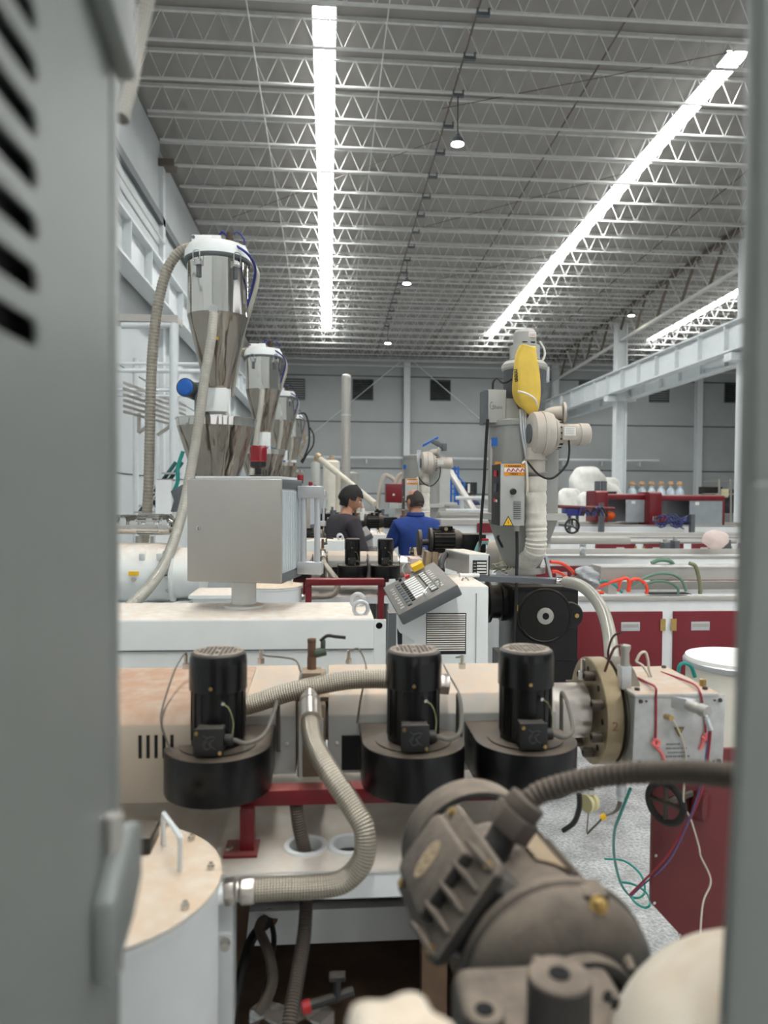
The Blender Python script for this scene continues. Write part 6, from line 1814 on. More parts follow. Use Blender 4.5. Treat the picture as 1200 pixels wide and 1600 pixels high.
# hoses on the nearest tank
def hose(pp, r, m, lb, nm='tank_hose'):
    o = MB().tube(spline([P(*q) for q in pp], 7), r, 8).build(nm, m)
    return tag(o, lb, 'hose')
hy = T1Y + 0.12
hose([(860, 878, 4.7), (876, 880, 4.75), (890, 888, 4.8), (898, 898, 4.85)], 0.011, M_orangehose, 'orange hose dropping beside the dryer stay leg')
hose([(862, 893, 4.7), (872, 894, 4.75), (886, 902, 4.8)], 0.011, M_orangehose, 'short orange hose end next to the dryer stay')
hose([(925, 921, hy), (945, 913, hy), (968, 906, hy), (980, 904, hy), (983, 914, hy), (981, 924, hy)], 0.012, M_orangehose, 'orange hose arching up on the nearest tank beside the plastic bag')
hose([(922, 926, hy - 0.05), (938, 926, hy - 0.05), (943, 926, hy - 0.05)], 0.012, M_orangehose, 'orange hose end lying on the tank rim')
hose([(982, 925, hy), (986, 908, hy), (996, 905, hy), (1006, 910, hy), (1011, 920, hy), (1010, 928, hy)], 0.012, M_orangehose, 'orange hose loop in the middle of the nearest tank')
hose([(966, 924, hy), (968, 912, hy), (972, 904, hy)], 0.010, M_orangehose, 'small upright orange hose stub on the nearest tank')
hose([(985, 916, hy), (1005, 904, hy), (1030, 896, hy), (1052, 898, hy), (1066, 908, hy), (1072, 924, hy)], 0.010, M_dkgreen, 'grey green hose arching over the orange loop')
hose([(1005, 914, hy), (1025, 908, hy), (1045, 910, hy), (1058, 918, hy), (1060, 928, hy)], 0.010, M_dkgreen, 'lower grey green hose on the nearest tank')
hose([(1077, 880, hy), (1086, 884, hy), (1091, 898, hy), (1094, 914, hy), (1094, 928, hy)], 0.014, mat('olive_hose', (122, 122, 92), 0.5), 'olive hose bending over the stainless beam')
hose([(930, 912, hy), (945, 908, hy), (960, 914, hy), (972, 926, hy)], 0.009, M_green, 'teal hose behind the orange arch')
hose([(1018, 880, hy + 0.3), (1030, 875, hy + 0.3), (1045, 876, hy + 0.3), (1052, 882, hy + 0.3)], 0.016, M_dkgreen, 'grey green hose arch behind the stainless beam')
o = MB().box(P(1016, 929, hy), P(1070, 925, hy + 0.1)).build('cable_mat', M_rubber); tag(o, 'black strip lying on the nearest tank', 'strip')
# crumpled things
def lump(nm, lb, cat, c, rx, ry, rz, m, seed, amp=0.18, n=28, k=18, sq=1.0):
    rr = random.Random(seed)
    ph = [(rr.uniform(1, 5), rr.uniform(1, 5), rr.uniform(0, 6), rr.uniform(0.4, 1)) for _ in range(6)]
    vs = []
    for i in range(k + 1):
        a = PI * i / k - PI / 2
        for j in range(n):
            t_ = 2 * PI * j / n
            f = 1 + amp * sum(w * math.sin(round(p) * t_ + q * a * 2 + s) for p, q, s, w in ph) / 3 * math.cos(a)
            pw = lambda v: math.copysign(abs(v) ** sq, v)
            vs.append(V(c) + V((rx * f * pw(math.cos(a)) * pw(math.cos(t_)), ry * f * pw(math.cos(a)) * pw(math.sin(t_)), rz * pw(math.sin(a)) * (0.85 + 0.15 * f))))
    fs = [(i * n + j, i * n + (j + 1) % n, (i + 1) * n + (j + 1) % n, (i + 1) * n + j) for i in range(k) for j in range(n)]
    o = MB().add(vs, fs).build(nm, m, ang=70)
    return tag(o, lb, cat)
lump('plastic_bag', 'crumpled grey plastic bag at the end of the stainless beam', 'bag', P(915, 905, T1Y + 0.05), 0.09, 0.09, 0.09, mat('grey_film', (150, 152, 154), 0.25, var=0.2, scale=8), 11, 0.4)
lump('sack', 'pale pink sack slumped on the second tank', 'sack', P(1118, 843, 8.62), 0.15, 0.13, 0.12, M_pinksack, 4, 0.12)
wb_ = P(910.5, 859, 8.315); wb_.z = z2
t = thing('water_bottle', 'clear plastic water bottle with blue cap on the tank rim', 'bottle', wb_)
MB().lathe(wb_, Z, [(0.034, 0), (0.037, 0.006), (0.037, 0.09), (0.033, 0.1), (0.037, 0.11), (0.036, 0.14), (0.016, 0.17), (0.014, 0.18)], 24).build('body', M_clear, t)
MB().lathe(wb_ + V((0, 0, 0.18)), Z, [(0.016, 0), (0.016, 0.018)], 16).build('cap', M_blue, t)
# black handwheel on the rack
hc_ = P(894, 822, 9.3)
t = thing('handwheel', 'black spoked handwheel left of the maroon hoods', 'handwheel', hc_)
rw = 0.09
MB().tube([hc_ + V((rw * math.cos(a), 0, rw * math.sin(a))) for a in [2 * PI * k / 24 for k in range(25)]], 0.014, 8).build('rim', M_rubber, t)
for k in range(3):
    a = PI / 2 + 2 * PI * k / 3
    MB().cyl(hc_, hc_ + V((rw * math.cos(a), 0, rw * math.sin(a))), 0.012, n=8).build('spoke', M_rubber, t)
MB().cyl(hc_ + V((0, -0.02, 0)), hc_ + V((0, 0.5, 0)), 0.022, n=10).build('shaft', M_dkgrey, t)

# ---- maroon hoods
def hood(lb, px0, px1, ptop, pbot, Yh, open_=True):
    s = Yh / FPX
    a, b = P(px0, pbot, Yh), P(px1, ptop, Yh)
    t = thing('machine_hood', lb, 'hood', ((a.x + b.x) / 2, Yh + 0.3, a.z), 'maroon machine hoods')
    zt = b.z
    w = 20 * s
    MB().prism([(0, 0), (0, zt - a.z + 0.03), (0.06, zt - a.z + 0.06), (0.54, zt - a.z + 0.06), (0.6, zt - a.z + 0.03), (0.6, 0)], (a.x, Yh - 0.03, a.z), Y, Z, (w, 0, 0)).build('end_panel', M_red, t, 0.01)
    MB().prism([(0, zt - a.z - 9 * s), (0, zt - a.z - 0.02), (0.05, zt - a.z), (0.5, zt - a.z), (0.55, zt - a.z - 0.02), (0.55, zt - a.z - 9 * s)], (a.x + w, Yh, a.z), Y, Z, (b.x - a.x - w, 0, 0)).build('roof_panel', M_red, t, 0.01)
    MB().box((a.x + w, Yh + 0.52, a.z), (b.x, Yh + 0.55, zt - 9 * s)).build('back_guard', M_glassw, t)
    MB().box((b.x - 3 * s, Yh, a.z), (b.x, Yh + 0.55, zt - 8 * s)).build('end_post', M_red, t, 0.004)
    xs = a.x + w + (b.x - a.x - w) * 0.45
    MB().box((xs, Yh + 0.02, a.z), (b.x - 3 * s, Yh + 0.03, zt - 9 * s)).build('window_guard', M_glassw, t)
    MB().box((xs + 0.12, Yh + 0.012, zt - 16 * s), (xs + 0.2, Yh + 0.02, zt - 11 * s)).build('notice', M_sticker, t)
    MB().ball((a.x + w + 12 * s, Yh + 0.25, a.z + 10 * s), 9 * s, 1, 0.8, 0.8, 14, 8).build('cutter_guard', mat('orange_guard', (226, 96, 30), 0.5), t)
    for k in range(3):
        MB().cyl((a.x + (5 + 4 * k) * s, Yh - 0.05, a.z + 6 * s), (a.x + (5 + 4 * k) * s, Yh - 0.05, a.z + 14 * s), 1.4 * s, n=8).build('oil_cup', M_brass if k else M_chrome, t)
    return t
hood('maroon machine hood with glass guard, the one by the white sacks', 930, 1014, 772, 816, 14.8)
hood('maroon machine hood with glass guard, the one by the storage rack', 1014, 1133, 774, 820, 14.6)
rr_ = random.Random(9)
t = thing('blue_hoses', 'tangle of thin blue air hoses under the maroon hoods', 'hose', P(1050, 815, 14.2))
for k in range(9):
    x0 = rr_.uniform(1020, 1040)
    MB().tube(spline([P(x0, rr_.uniform(806, 826), 14.3), P(x0 + 14, rr_.uniform(802, 826), 14.2), P(x0 + 28, rr_.uniform(804, 828), 14.1), P(x0 + 45, rr_.uniform(806, 828), 14.3)], 6), 0.014, 6).build('hose', mat('dark_blue_hose', (42, 52, 110), 0.4) if k == 0 else bpy.data.materials['dark_blue_hose'], t)
t = thing('hand_truck', 'dark blue machine cart with hoses beside the white sacks', 'cart', P(890, 800, 13.3))
MB().box(P(885, 806, 13.3), P(903, 793, 13.6)).build('body', mat('navy_paint', (34, 44, 116), 0.45), t, 0.02)
MB().cyl(P(870, 791, 13.3), P(960, 795, 13.3), 0.03, n=8).cyl(P(905, 800, 13.3), P(935, 795, 13.3), 0.05, n=8).build('rail', M_redplate, t)
for k in range(6):
    x0 = 905 + 6 * k
    MB().tube(spline([P(x0, 806, 13.2), P(x0 + 5, rr_.uniform(792, 800), 13.2), P(x0 + 14, 806, 13.2)], 5), 0.02, 6).build('hose', M_rubber if k % 2 else bpy.data.materials['dark_blue_hose'], t)
for px in (888, 900, 940):
    MB().box(P(px, 870, 13.4), P(px + 3, 806, 13.45)).build('leg', M_dkgrey, t)
t = MB().box((P(936, 820, 14.4).x, 14.35, 0), (P(942, 820, 14.4).x, 14.45, P(936, 786, 14.4).z)).build('guide_post', M_dkgrey)
tag(t, 'grey guide post standing at the first maroon hood', 'post')
t = MB().box((P(1078, 820, 14.2).x, 14.15, 0), (P(1084, 820, 14.2).x, 14.25, P(936, 803, 14.2).z)).build('guide_post', M_dkgrey)
tag(t, 'grey guide post standing right of the blue hoses', 'post')

# ---- big bags, wrapped goods and rack at the end wall
lump('big_bag', 'tall white bulk bag beside the crane column', 'sack', V((P(917, 752, 24).x, 24, 1.3)), 0.55, 0.55, 1.32, M_sack, 21, 0.32, sq=0.6)
lump('big_bag', 'slumped white bulk bag lowest beside the dryer', 'sack', V((P(888, 778, 20).x, 20, 0.9)), 0.32, 0.4, 0.95, M_sack, 22, 0.35, sq=0.6)
lump('big_bag', 'white bulk bag with a slanted flap on top', 'sack', V((P(948, 748, 25.4).x, 25.4, 1.15)), 0.5, 0.5, 1.15, M_sack, 23, 0.32, sq=0.6)
lump('big_bag', 'rounded white bulk bag beside the first maroon hood', 'sack', V((P(918, 783, 19).x, 19, 0.85)), 0.3, 0.35, 0.9, M_sack, 24, 0.25, sq=0.6)
t = thing('control_tower', 'dark twin column stand behind the white bulk bags', 'stand', P(938, 770, 22))
for px in (933.5, 943.5):
    MB().box(P(px - 3, 768, 22), P(px + 3, 752, 22.1)).build('column', M_dkgrey, t)
MB().box((P(920, 800, 22).x, 22, 0), P(956, 768, 22.4)).build('base', M_blackplastic, t)
wc = mat('wrapped_film', (184, 196, 204), 0.3, var=0.15, scale=3)
for i, px in enumerate((988, 1003, 1018, 1033, 1048, 1062)):
    c = P(px, 768, 30)
    o = MB().lathe((c.x, 30, c.z - 1.4), Z, [(0.18, -c.z + 1.4), (0.19, 1.2), (0.16, 1.45), (0.08, 1.55), (0.1, 1.65)], 14).build('wrapped_bundle', wc)
    tag(o, 'film wrapped bundle with tan knot, ' + ['first', 'second', 'third', 'fourth', 'fifth', 'sixth'][i] + ' one counted from the crane column', 'bundle', 'film wrapped bundles')
    MB().lathe((c.x, 30, c.z + 0.2), Z, [(0.08, 0), (0.13, 0.1), (0.08, 0.22)], 10).build('knot', M_wood, o)
t = thing('storage_rack', 'tall grey storage rack with dark goods at the end wall', 'rack', P(1120, 780, 33))
for px in (1124, 1142, 1156, 1185):
    MB().cyl(P(px, 830, 33), P(px, 749, 33), 0.05, n=6).build('upright', M_panelgrey, t)
for py in (752, 772, 803):
    MB().cyl(P(1098, py, 33), P(1195, py, 33), 0.04, n=6).build('shelf_bar', M_panelgrey, t)
for i, (a, b, c, d) in enumerate(((1098, 761, 1122, 772), (1145, 765, 1160, 802), (1126, 778, 1140, 802), (1162, 760, 1185, 772))):
    MB().box(P(a, d, 33.2), P(c, b, 33.6)).build('stored_goods', mat('dark_goods_%d' % i, ((54, 48, 42), (88, 84, 70), (70, 72, 76), (60, 54, 48))[i], 0.8, var=0.4, scale=3), t)
MB().box(P(1127, 776, 32.9), P(1138, 764, 32.95)).build('notice', mat('cream_notice', (222, 216, 176), 0.7), t)

# ================================================================== MIDDLE AND FAR BACKGROUND
# spiral duct
dq = P(541, 600, 20)
t = thing('spiral_duct', 'tall silver spiral duct standing before the end wall', 'duct', (dq.x, 20, 0))
zt = P(541, 592, 20).z
MB().corrugated([V((dq.x, 20, 0)), V((dq.x, 20, zt))], 0.125, 0.09, 0.05, 20).build('shaft', M_panelgrey, t)
MB().lathe((dq.x, 20, zt), Z, [(0.13, 0), (0.13, 0.06), (0.11, 0.1), (0.05, 0.13)], 20).build('cap', M_panelgrey, t)
MB().lathe((dq.x, 20, P(541, 650, 20).z), Z, [(0.135, 0), (0.135, 0.04)], 20).build('joint_band', M_alu, t)
# slanting auger pipe
a, b = P(499, 716, 15), P(586, 788, 13)
t = thing('auger_pipe', 'slanting beige auger pipe above the man in dark shirt', 'auger', a)
MB().cyl(a, b, 0.06, n=14).build('pipe', M_cablew, t)
MB().lathe(a, a - b, [(0.08, -0.06), (0.09, 0), (0.09, 0.08), (0.05, 0.12)], 16).build('head', M_plate, t)
q = P(528, 775, 14)
MB().cyl((q.x, 14, 0), (q.x, 14, P(528, 742, 14).z), 0.05, n=10).build('support', M_cablew, t)
# far hopper tops on the left
for i, (px, py, w, Yv, m) in enumerate(((493, 725, 14, 17.5, M_dryer), (518, 722, 26, 19, M_creamtank), (543, 740, 34, 21, M_panelgrey))):
    c = P(px, py, Yv)
    s = Yv / FPX * w / 2
    t = thing('far_bin', ['small grey feed bin beside the farthest hopper', 'cream round bin in front of the spiral duct', 'wire guarded grey bin at the spiral duct foot'][i], 'bin', (c.x, Yv, 0), 'far feed bins')
    MB().lathe((c.x, Yv, 0), Z, [(s * 0.5, 0), (s * 0.5, c.z - 1.0), (s, c.z - 0.6), (s, c.z), (s * 0.7, c.z + 0.05)], 22).build('shell', m, t)
    MB().lathe((c.x, Yv, c.z + 0.05), Z, [(s * 0.3, 0), (s * 0.3, 0.12)], 14).build('neck', M_plate, t)
# cable loops at the farthest hopper
q = thing('cable_loops', 'dark cables looping beside the farthest stainless hopper', 'cable', P(482, 690, 17))
MB().tube(spline([P(466, 648, 17), P(476, 646, 17), P(482, 662, 17), P(483, 690, 17), P(478, 708, 17), P(470, 722, 17)], 8), 0.02, 8).build('cable', M_rubber, q)
MB().tube(spline([P(484, 668, 17), P(490, 680, 17), P(489, 696, 17), P(480, 710, 17), P(472, 724, 17)], 8), 0.018, 8).build('cable', M_rubber, q)
MB().tube(spline([P(474, 655, 17), P(476, 690, 17), P(468, 708, 17), P(474, 715, 17)], 8), 0.025, 8).build('tan_cable', M_plate, q)
# red control box with pale hose arcs
a, b = P(603, 785, 11), P(645, 756, 11)
t = thing('red_box', 'red control box beyond the man in blue', 'control box', ((a.x + b.x) / 2, 11, 0))
bx_ = MB().box((a.x, 11, a.z), (b.x, 11.25, b.z)).build('case', M_red, t, 0.01)
q = P(615, 773, 11)
MB().cyl(q, q + V((0, -0.02, 0)), 0.02, n=12).build('lock', M_chrome, bx_)
MB().box(((a.x + b.x) / 2 - 0.04, 11.08, 0.0), ((a.x + b.x) / 2 + 0.04, 11.16, a.z)).build('post', M_panelgrey, t)
MB().box((a.x + 0.05, 10.98, P(620, 794, 11).z), (b.x, 11.2, a.z - 0.01)).build('plinth', M_dryer, t)
for i, (x0, x1, yt, yb0, yb1) in enumerate(((591, 616, 744, 795, 757), (617, 640, 741, 757, 757), (622, 642, 747, 757, 757))):
    pp = [P(x0, yb0, 11.3), P(x0 + 1, (yb0 + yt) / 2 + 4, 11.3), P((x0 * 2 + x1) / 3, yt + 1, 11.3), P((x0 + x1 * 2) / 3, yt, 11.3), P(x1, yt + 7, 11.3), P(x1, yb1, 11.3)]
    o = MB().corrugated(spline(pp, 7), 0.034, 0.03, 0.12, 10).build('pale_hose', M_blowgrey)
    tag(o, ['pale ribbed hose arc with a long drop beside the red box', 'tall pale ribbed hose arc on the red box', 'small pale ribbed hose arc on the red box'][i], 'hose', 'hose arcs at the red box')
# big pale panels behind the second dryer
a, b = P(684, 785, 12.5), P(704, 722, 12.5)
o = MB().box((a.x, 12.5, 0.4), (b.x, 13.3, b.z)).box((a.x - 0.05, 12.45, a.z - 0.06), (b.x + 0.12, 13.35, a.z)).build('grey_silo', M_dryer, None, 0.02)
tag(o, 'pale grey square silo behind the farther dryer', 'silo')
# blue ladder and platform
t = thing('blue_ladder', 'blue steel ladder platform near the end wall', 'ladder', P(712, 770, 24))
for px in (705, 711, 716):
    MB().cyl((P(px, 760, 24).x, 24, 0), P(px, 729, 24), 0.035, n=6).build('upright', M_blue, t)
for k in range(6):
    z = P(710, 732 + 8 * k, 24).z
    MB().cyl((P(705, 760, 24).x, 24, z), (P(716, 760, 24).x, 24, z), 0.025, n=6).build('rung', M_blue, t)
MB().cyl(P(716, 745, 24), P(728, 758, 24), 0.03, n=6).build('hand_rail', M_blue, t)
t = thing('dark_cabinet', 'dark open cabinet with blue frame near the end wall', 'cabinet', P(730, 765, 25))
MB().box(P(717, 772, 25), P(740, 754, 25.6)).build('case', M_blackplastic, t)
MB().box(P(724, 774, 24.95), P(726.5, 753, 25)).build('post', M_blue, t)
MB().box(P(731, 770, 24.95), P(734, 756, 25)).build('white_strip', M_sticker, t)
MB().box((P(717, 772, 25).x, 25, 0), (P(740, 772, 25).x, 25.6, P(720, 773, 25).z)).build('base', M_dkgrey, t)
a, b = P(704, 738, 16), P(745, 806, 13.5)
t = thing('auger_pipe', 'slanting grey auger pipe beside the grey dryer', 'auger', b)
MB().cyl(a, b, 0.07, n=12).build('pipe', M_panelgrey, t)
MB().cyl(P(721, 773, 15), P(722, 800, 15), 0.05, n=8).cyl(P(722, 775, 15), P(733, 800, 15), 0.04, n=8).build('strut', M_column, t)
# low machines in the gap between consoles and dryer
def bench(lb, px0, px1, pyt, Yb, m, hgt=0.9, red=None):
    a, b = P(px0, pyt, Yb), P(px1, pyt, Yb)
    t = thing('machine_bench', lb, 'bench', ((a.x + b.x) / 2, Yb + 0.2, 0), 'far machine benches')
    MB().box((a.x, Yb, 0.05), (b.x, Yb + 0.5, a.z - 0.06)).build('body', m, t)
    MB().box((a.x - 0.03, Yb - 0.03, a.z - 0.06), (b.x + 0.03, Yb + 0.53, a.z)).build('top', M_panelgrey, t)
    if red:
        MB().box((P(red[0], pyt, Yb).x, Yb - 0.04, P(700, red[3], Yb).z), (P(red[1], pyt, Yb).x, Yb - 0.005, P(700, red[2], Yb).z)).build('red_panel', M_red, t)
    return t
bench('grey bench with white rails behind the gear motor', 690, 770, 800, 12, M_dryer)
bench('white bench with a maroon panel beside the dryer cone', 692, 775, 812, 9.6, M_whiteclean, red=(745, 770, 817, 832))
bench('pale bench beneath the auger pipe', 700, 760, 790, 16, M_whiteclean)
bench('white bench below the slanting beige auger', 505, 600, 800, 16.5, M_whiteclean)
o = MB().cyl(P(697, 797, 11.7), P(762, 797, 11.7), 0.02, n=8).cyl(P(712, 778, 12.6), P(765, 778, 12.6), 0.03, n=8).build('guard_rail', M_column)
tag(o, 'thin white guard rails over the far benches', 'rail')
rr_ = random.Random(12)
for i in range(9):
    px = 506 + 16 * i + rr_.uniform(-4, 4)
    Yv = (9.27, 13.0)[i % 2]
    c = P(px, rr_.uniform(797, 806), Yv)
    base = V((c.x, Yv, 1.2))
    sz = rr_.uniform(0.05, 0.08)
    m = [M_motor, M_dkgrey, M_chrome, M_rust, M_white][i % 5]
    t = thing('far_fitting', 'small upright machine fitting on the far barrels, number %s counting rightward from the auger' % ['one', 'two', 'three', 'four', 'five', 'six', 'seven', 'eight', 'nine'][i], 'fitting', base, 'small far machine fittings')
    MB().cyl(base, c, sz * 0.7, n=10).build('body', m, t)
    MB().cyl(c, c + V((0, 0, sz)), sz * 0.35, n=8).build('neck', m, t)
    MB().cbox(c + V((sz * 0.5, 0, -0.02)), (sz * 1.4, sz * 0.8, sz * 0.7)).build('side_port', m, t)
# teal valve and pipe beside the dryer foot
q = P(759, 852, 4.6)
t = thing('red_valve', 'teal pipe fitting with red handle beside the dryer cone', 'valve', q)
MB().tube(spline([q + V((-0.06, 0, -0.04)), q + V((-0.03, 0, 0.02)), q + V((0.02, 0, 0.01)), q + V((0.04, 0, -0.05))], 5), 0.016, 10).build('pipe', mat('pale_teal', (130, 176, 170), 0.5), t)
MB().cbox(q + V((-0.01, 0, 0.035)), (0.05, 0.03, 0.014)).build('handle', M_redprint, t)
q = P(778, 868, 4.45)
t = thing('small_blower', 'small pale round blower behind the dryer cone', 'blower', q)
MB().lathe(q, V((1, -0.5, 0)), [(0.05, -0.06), (0.09, -0.05), (0.09, 0.03), (0.04, 0.05)], 28).build('casing', M_blowgrey, t)
MB().cyl(q + V((0.03, 0, -0.3)), q + V((0.03, 0, 0)), 0.04, n=14).build('outlet', M_column, t)
# left wire tangle beneath the tray
rr_ = random.Random(4)
t = thing('wire_tangle', 'thin loose wires around the dryer foot', 'wire', P(790, 890, 3.95))
for k in range(7):
    x0 = rr_.uniform(766, 780)
    MB().tube(spline([P(x0, rr_.uniform(880, 896), 3.95), P(x0 + 8, rr_.uniform(872, 894), 3.92), P(x0 + 16, rr_.uniform(874, 897), 3.95), P(x0 + 22, rr_.uniform(884, 898), 3.97)], 5), 0.003, 5).build('wire', (M_cablew, M_cable, M_dkyellow)[k % 3], t)

# ---- white pipe gantry at the left wall
t = thing('pipe_gantry', 'white pipe gantry with platform beside the left wall', 'gantry', P(273, 780, 9.0))
gy = 9.0
MB().cyl((P(272, 600, gy).x, gy, 0), P(272, 505, gy), 0.055, n=12).build('post', M_column, t)
MB().cyl((P(212, 600, 13.5).x, 13.5, 0), P(212, 560, 13.5), 0.05, n=10).build('post', M_column, t)
MB().cyl(P(190, 508, gy), P(274, 507, gy), 0.045, n=12).build('cross_pipe', M_column, t)
MB().box((P(150, 500, gy).x, gy - 0.05, P(200, 503, gy).z), (P(279, 500, gy).x, gy + 0.25, P(200, 492, gy).z)).build('top_beam', M_panelgrey, t)
for py, r in ((568, 0.02), (579, 0.028), (609, 0.02), (618, 0.016)):
    MB().cyl(P(180, py, gy), P(312, py + 1, gy), r, n=8).build('rail_pipe', M_column, t)
for k in range(6):
    a = P(192, 600 + 9 * k, 8.0 + 0.3 * k); b = P(290, 636 + 7 * k, 11.2)
    MB().obox(a, b - a, (0, 0.05, 0), (0, 0, 0.035)).build('roof_slat', M_panelgrey, t)
MB().cyl(P(217, 645, 10), P(217, 676, 10), 0.025, n=6).cyl(P(217, 676, 10), P(228, 668, 10), 0.025, n=6).cyl(P(246, 680, 10), P(272, 662, 10), 0.025, n=6).build('brace', M_panelgrey, t)
MB().cyl((P(245, 600, 12).x, 12, 0), P(245, 640, 12), 0.04, n=10).build('post', M_column, t)
# stair with teal hoses
t = thing('stair', 'teal railed stair behind the grey hopper hose', 'stair', P(250, 780, 8.5))
for (a, b) in (((217, 802), (275, 722)), ((228, 802), (285, 722)), ((232, 780), (262, 805)), ((240, 783), (270, 800))):
    MB().cyl(P(a[0], a[1], 8.5), P(b[0], b[1], 8.5), 0.022, n=8).build('rail', mat('dark_teal', (44, 92, 96), 0.5) if (a, b)[0] == (217, 802) else bpy.data.materials['dark_teal'], t)
for k in range(7):
    q = P(226 + 7 * k, 800 - 10 * k, 8.55)
    MB().cbox(q, (0.16, 0.3, 0.02)).build('tread', M_panelgrey, t)
o = MB().tube(spline([P(286, 705, 8.3), P(278, 730, 8.3), P(277, 755, 8.3), P(266, 775, 8.3), P(250, 795, 8.3), P(245, 815, 8.3)], 7), 0.022, 8).build('teal_hose', M_green)
tag(o, 'teal hose winding down beside the gantry post', 'hose')
o = MB().box((P(243, 780, 8.2).x, 8.2, 0.9), (P(268, 780, 8.2).x, 8.25, P(250, 750, 8.2).z)).build('wall_panel_box', M_whiteclean)
tag(o, 'white panel box behind the shielded motor', 'box')
a = P(266, 800, 6.5)
o = MB().prism([(0, 0), (0.16, 0), (0.16, 0.22), (0.1, 0.24), (0.0, 0.18), (0.03, 0.1)], (a.x, 6.5, a.z), X, Z, (0, 0.2, 0)).build('grey_chute', M_dkgrey, None, 0.008)
tag(o, 'dark grey sheet chute behind the shielded motor', 'chute')

# ================================================================== PEOPLE
def skin_mesh(name, verts, edges, radii, m, parent, root, lv=2):
    me = bpy.data.meshes.new(name)
    org = parent.location if parent else V((0, 0, 0))
    me.from_pydata([V(v) - org for v in verts], edges, [])
    o = bpy.data.objects.new(name, me)
    COL.objects.link(o)
    o.parent = parent
    me.materials.append(m)
    sk = o.modifiers.new('skin', 'SKIN')
    sk.use_smooth_shade = True
    ly_ = me.skin_vertices[0]
    for i, r in enumerate(radii):
        ly_.data[i].radius = r if isinstance(r, tuple) else (r, r)
        ly_.data[i].use_root = i == root
    s = o.modifiers.new('sub', 'SUBSURF')
    s.levels = s.render_levels = lv
    return o

def head_mesh(c, R, bald):
    """skull, brow, nose, lips, chin and ears in one surface; local -Y is the face"""
    vs, fs = [], []
    n, k = 36, 26
    for i in range(k + 1):
        a = PI * i / k - PI / 2
        for j in range(n):
            t_ = 2 * PI * j / n
            x, y, z = math.cos(a) * math.cos(t_) * 0.076, math.cos(a) * math.sin(t_) * 0.097, math.sin(a) * 0.118
            if z < -0.01:                      # narrow the jaw, bring the chin forward
                f = min(1, (-0.01 - z) / 0.1)
                x *= 1 - 0.28 * f
                y = y * (1 - 0.25 * f) - 0.018 * f
            if y > 0 and z < -0.03:
                y *= 0.72
            fr = max(0, -y / 0.097) ** 3
            def bumpf(cx, cz, sx, sz, h):
                return h * math.exp(-((x - cx) / sx) ** 2 - ((z - cz) / sz) ** 2) * (1 if y < 0 else 0)
            y -= bumpf(0, -0.018, 0.012, 0.02, 0.024) + bumpf(0, 0.006, 0.008, 0.02, 0.010)     # nose
            y -= bumpf(0, 0.03, 0.05, 0.01, 0.006)                                           # brow
            y += bumpf(0.031, 0.012, 0.014, 0.01, 0.009) + bumpf(-0.031, 0.012, 0.014, 0.01, 0.009)  # eye sockets
            y -= bumpf(0, -0.055, 0.02, 0.006, 0.006) + bumpf(0, -0.066, 0.018, 0.006, 0.005) + bumpf(0, -0.095, 0.02, 0.014, 0.008)
            for sx_ in (1, -1):                # ears
                e = math.exp(-((y - 0.012) / 0.014) ** 2 - ((z + 0.004) / 0.028) ** 2)
                if x * sx_ > 0:
                    x += sx_ * 0.018 * e
            vs.append(V(c) + R @ V((x, y, z)))
    fs = [(i * n + j, i * n + (j + 1) % n, (i + 1) * n + (j + 1) % n, (i + 1) * n + j) for i in range(k) for j in range(n)]
    return vs, fs

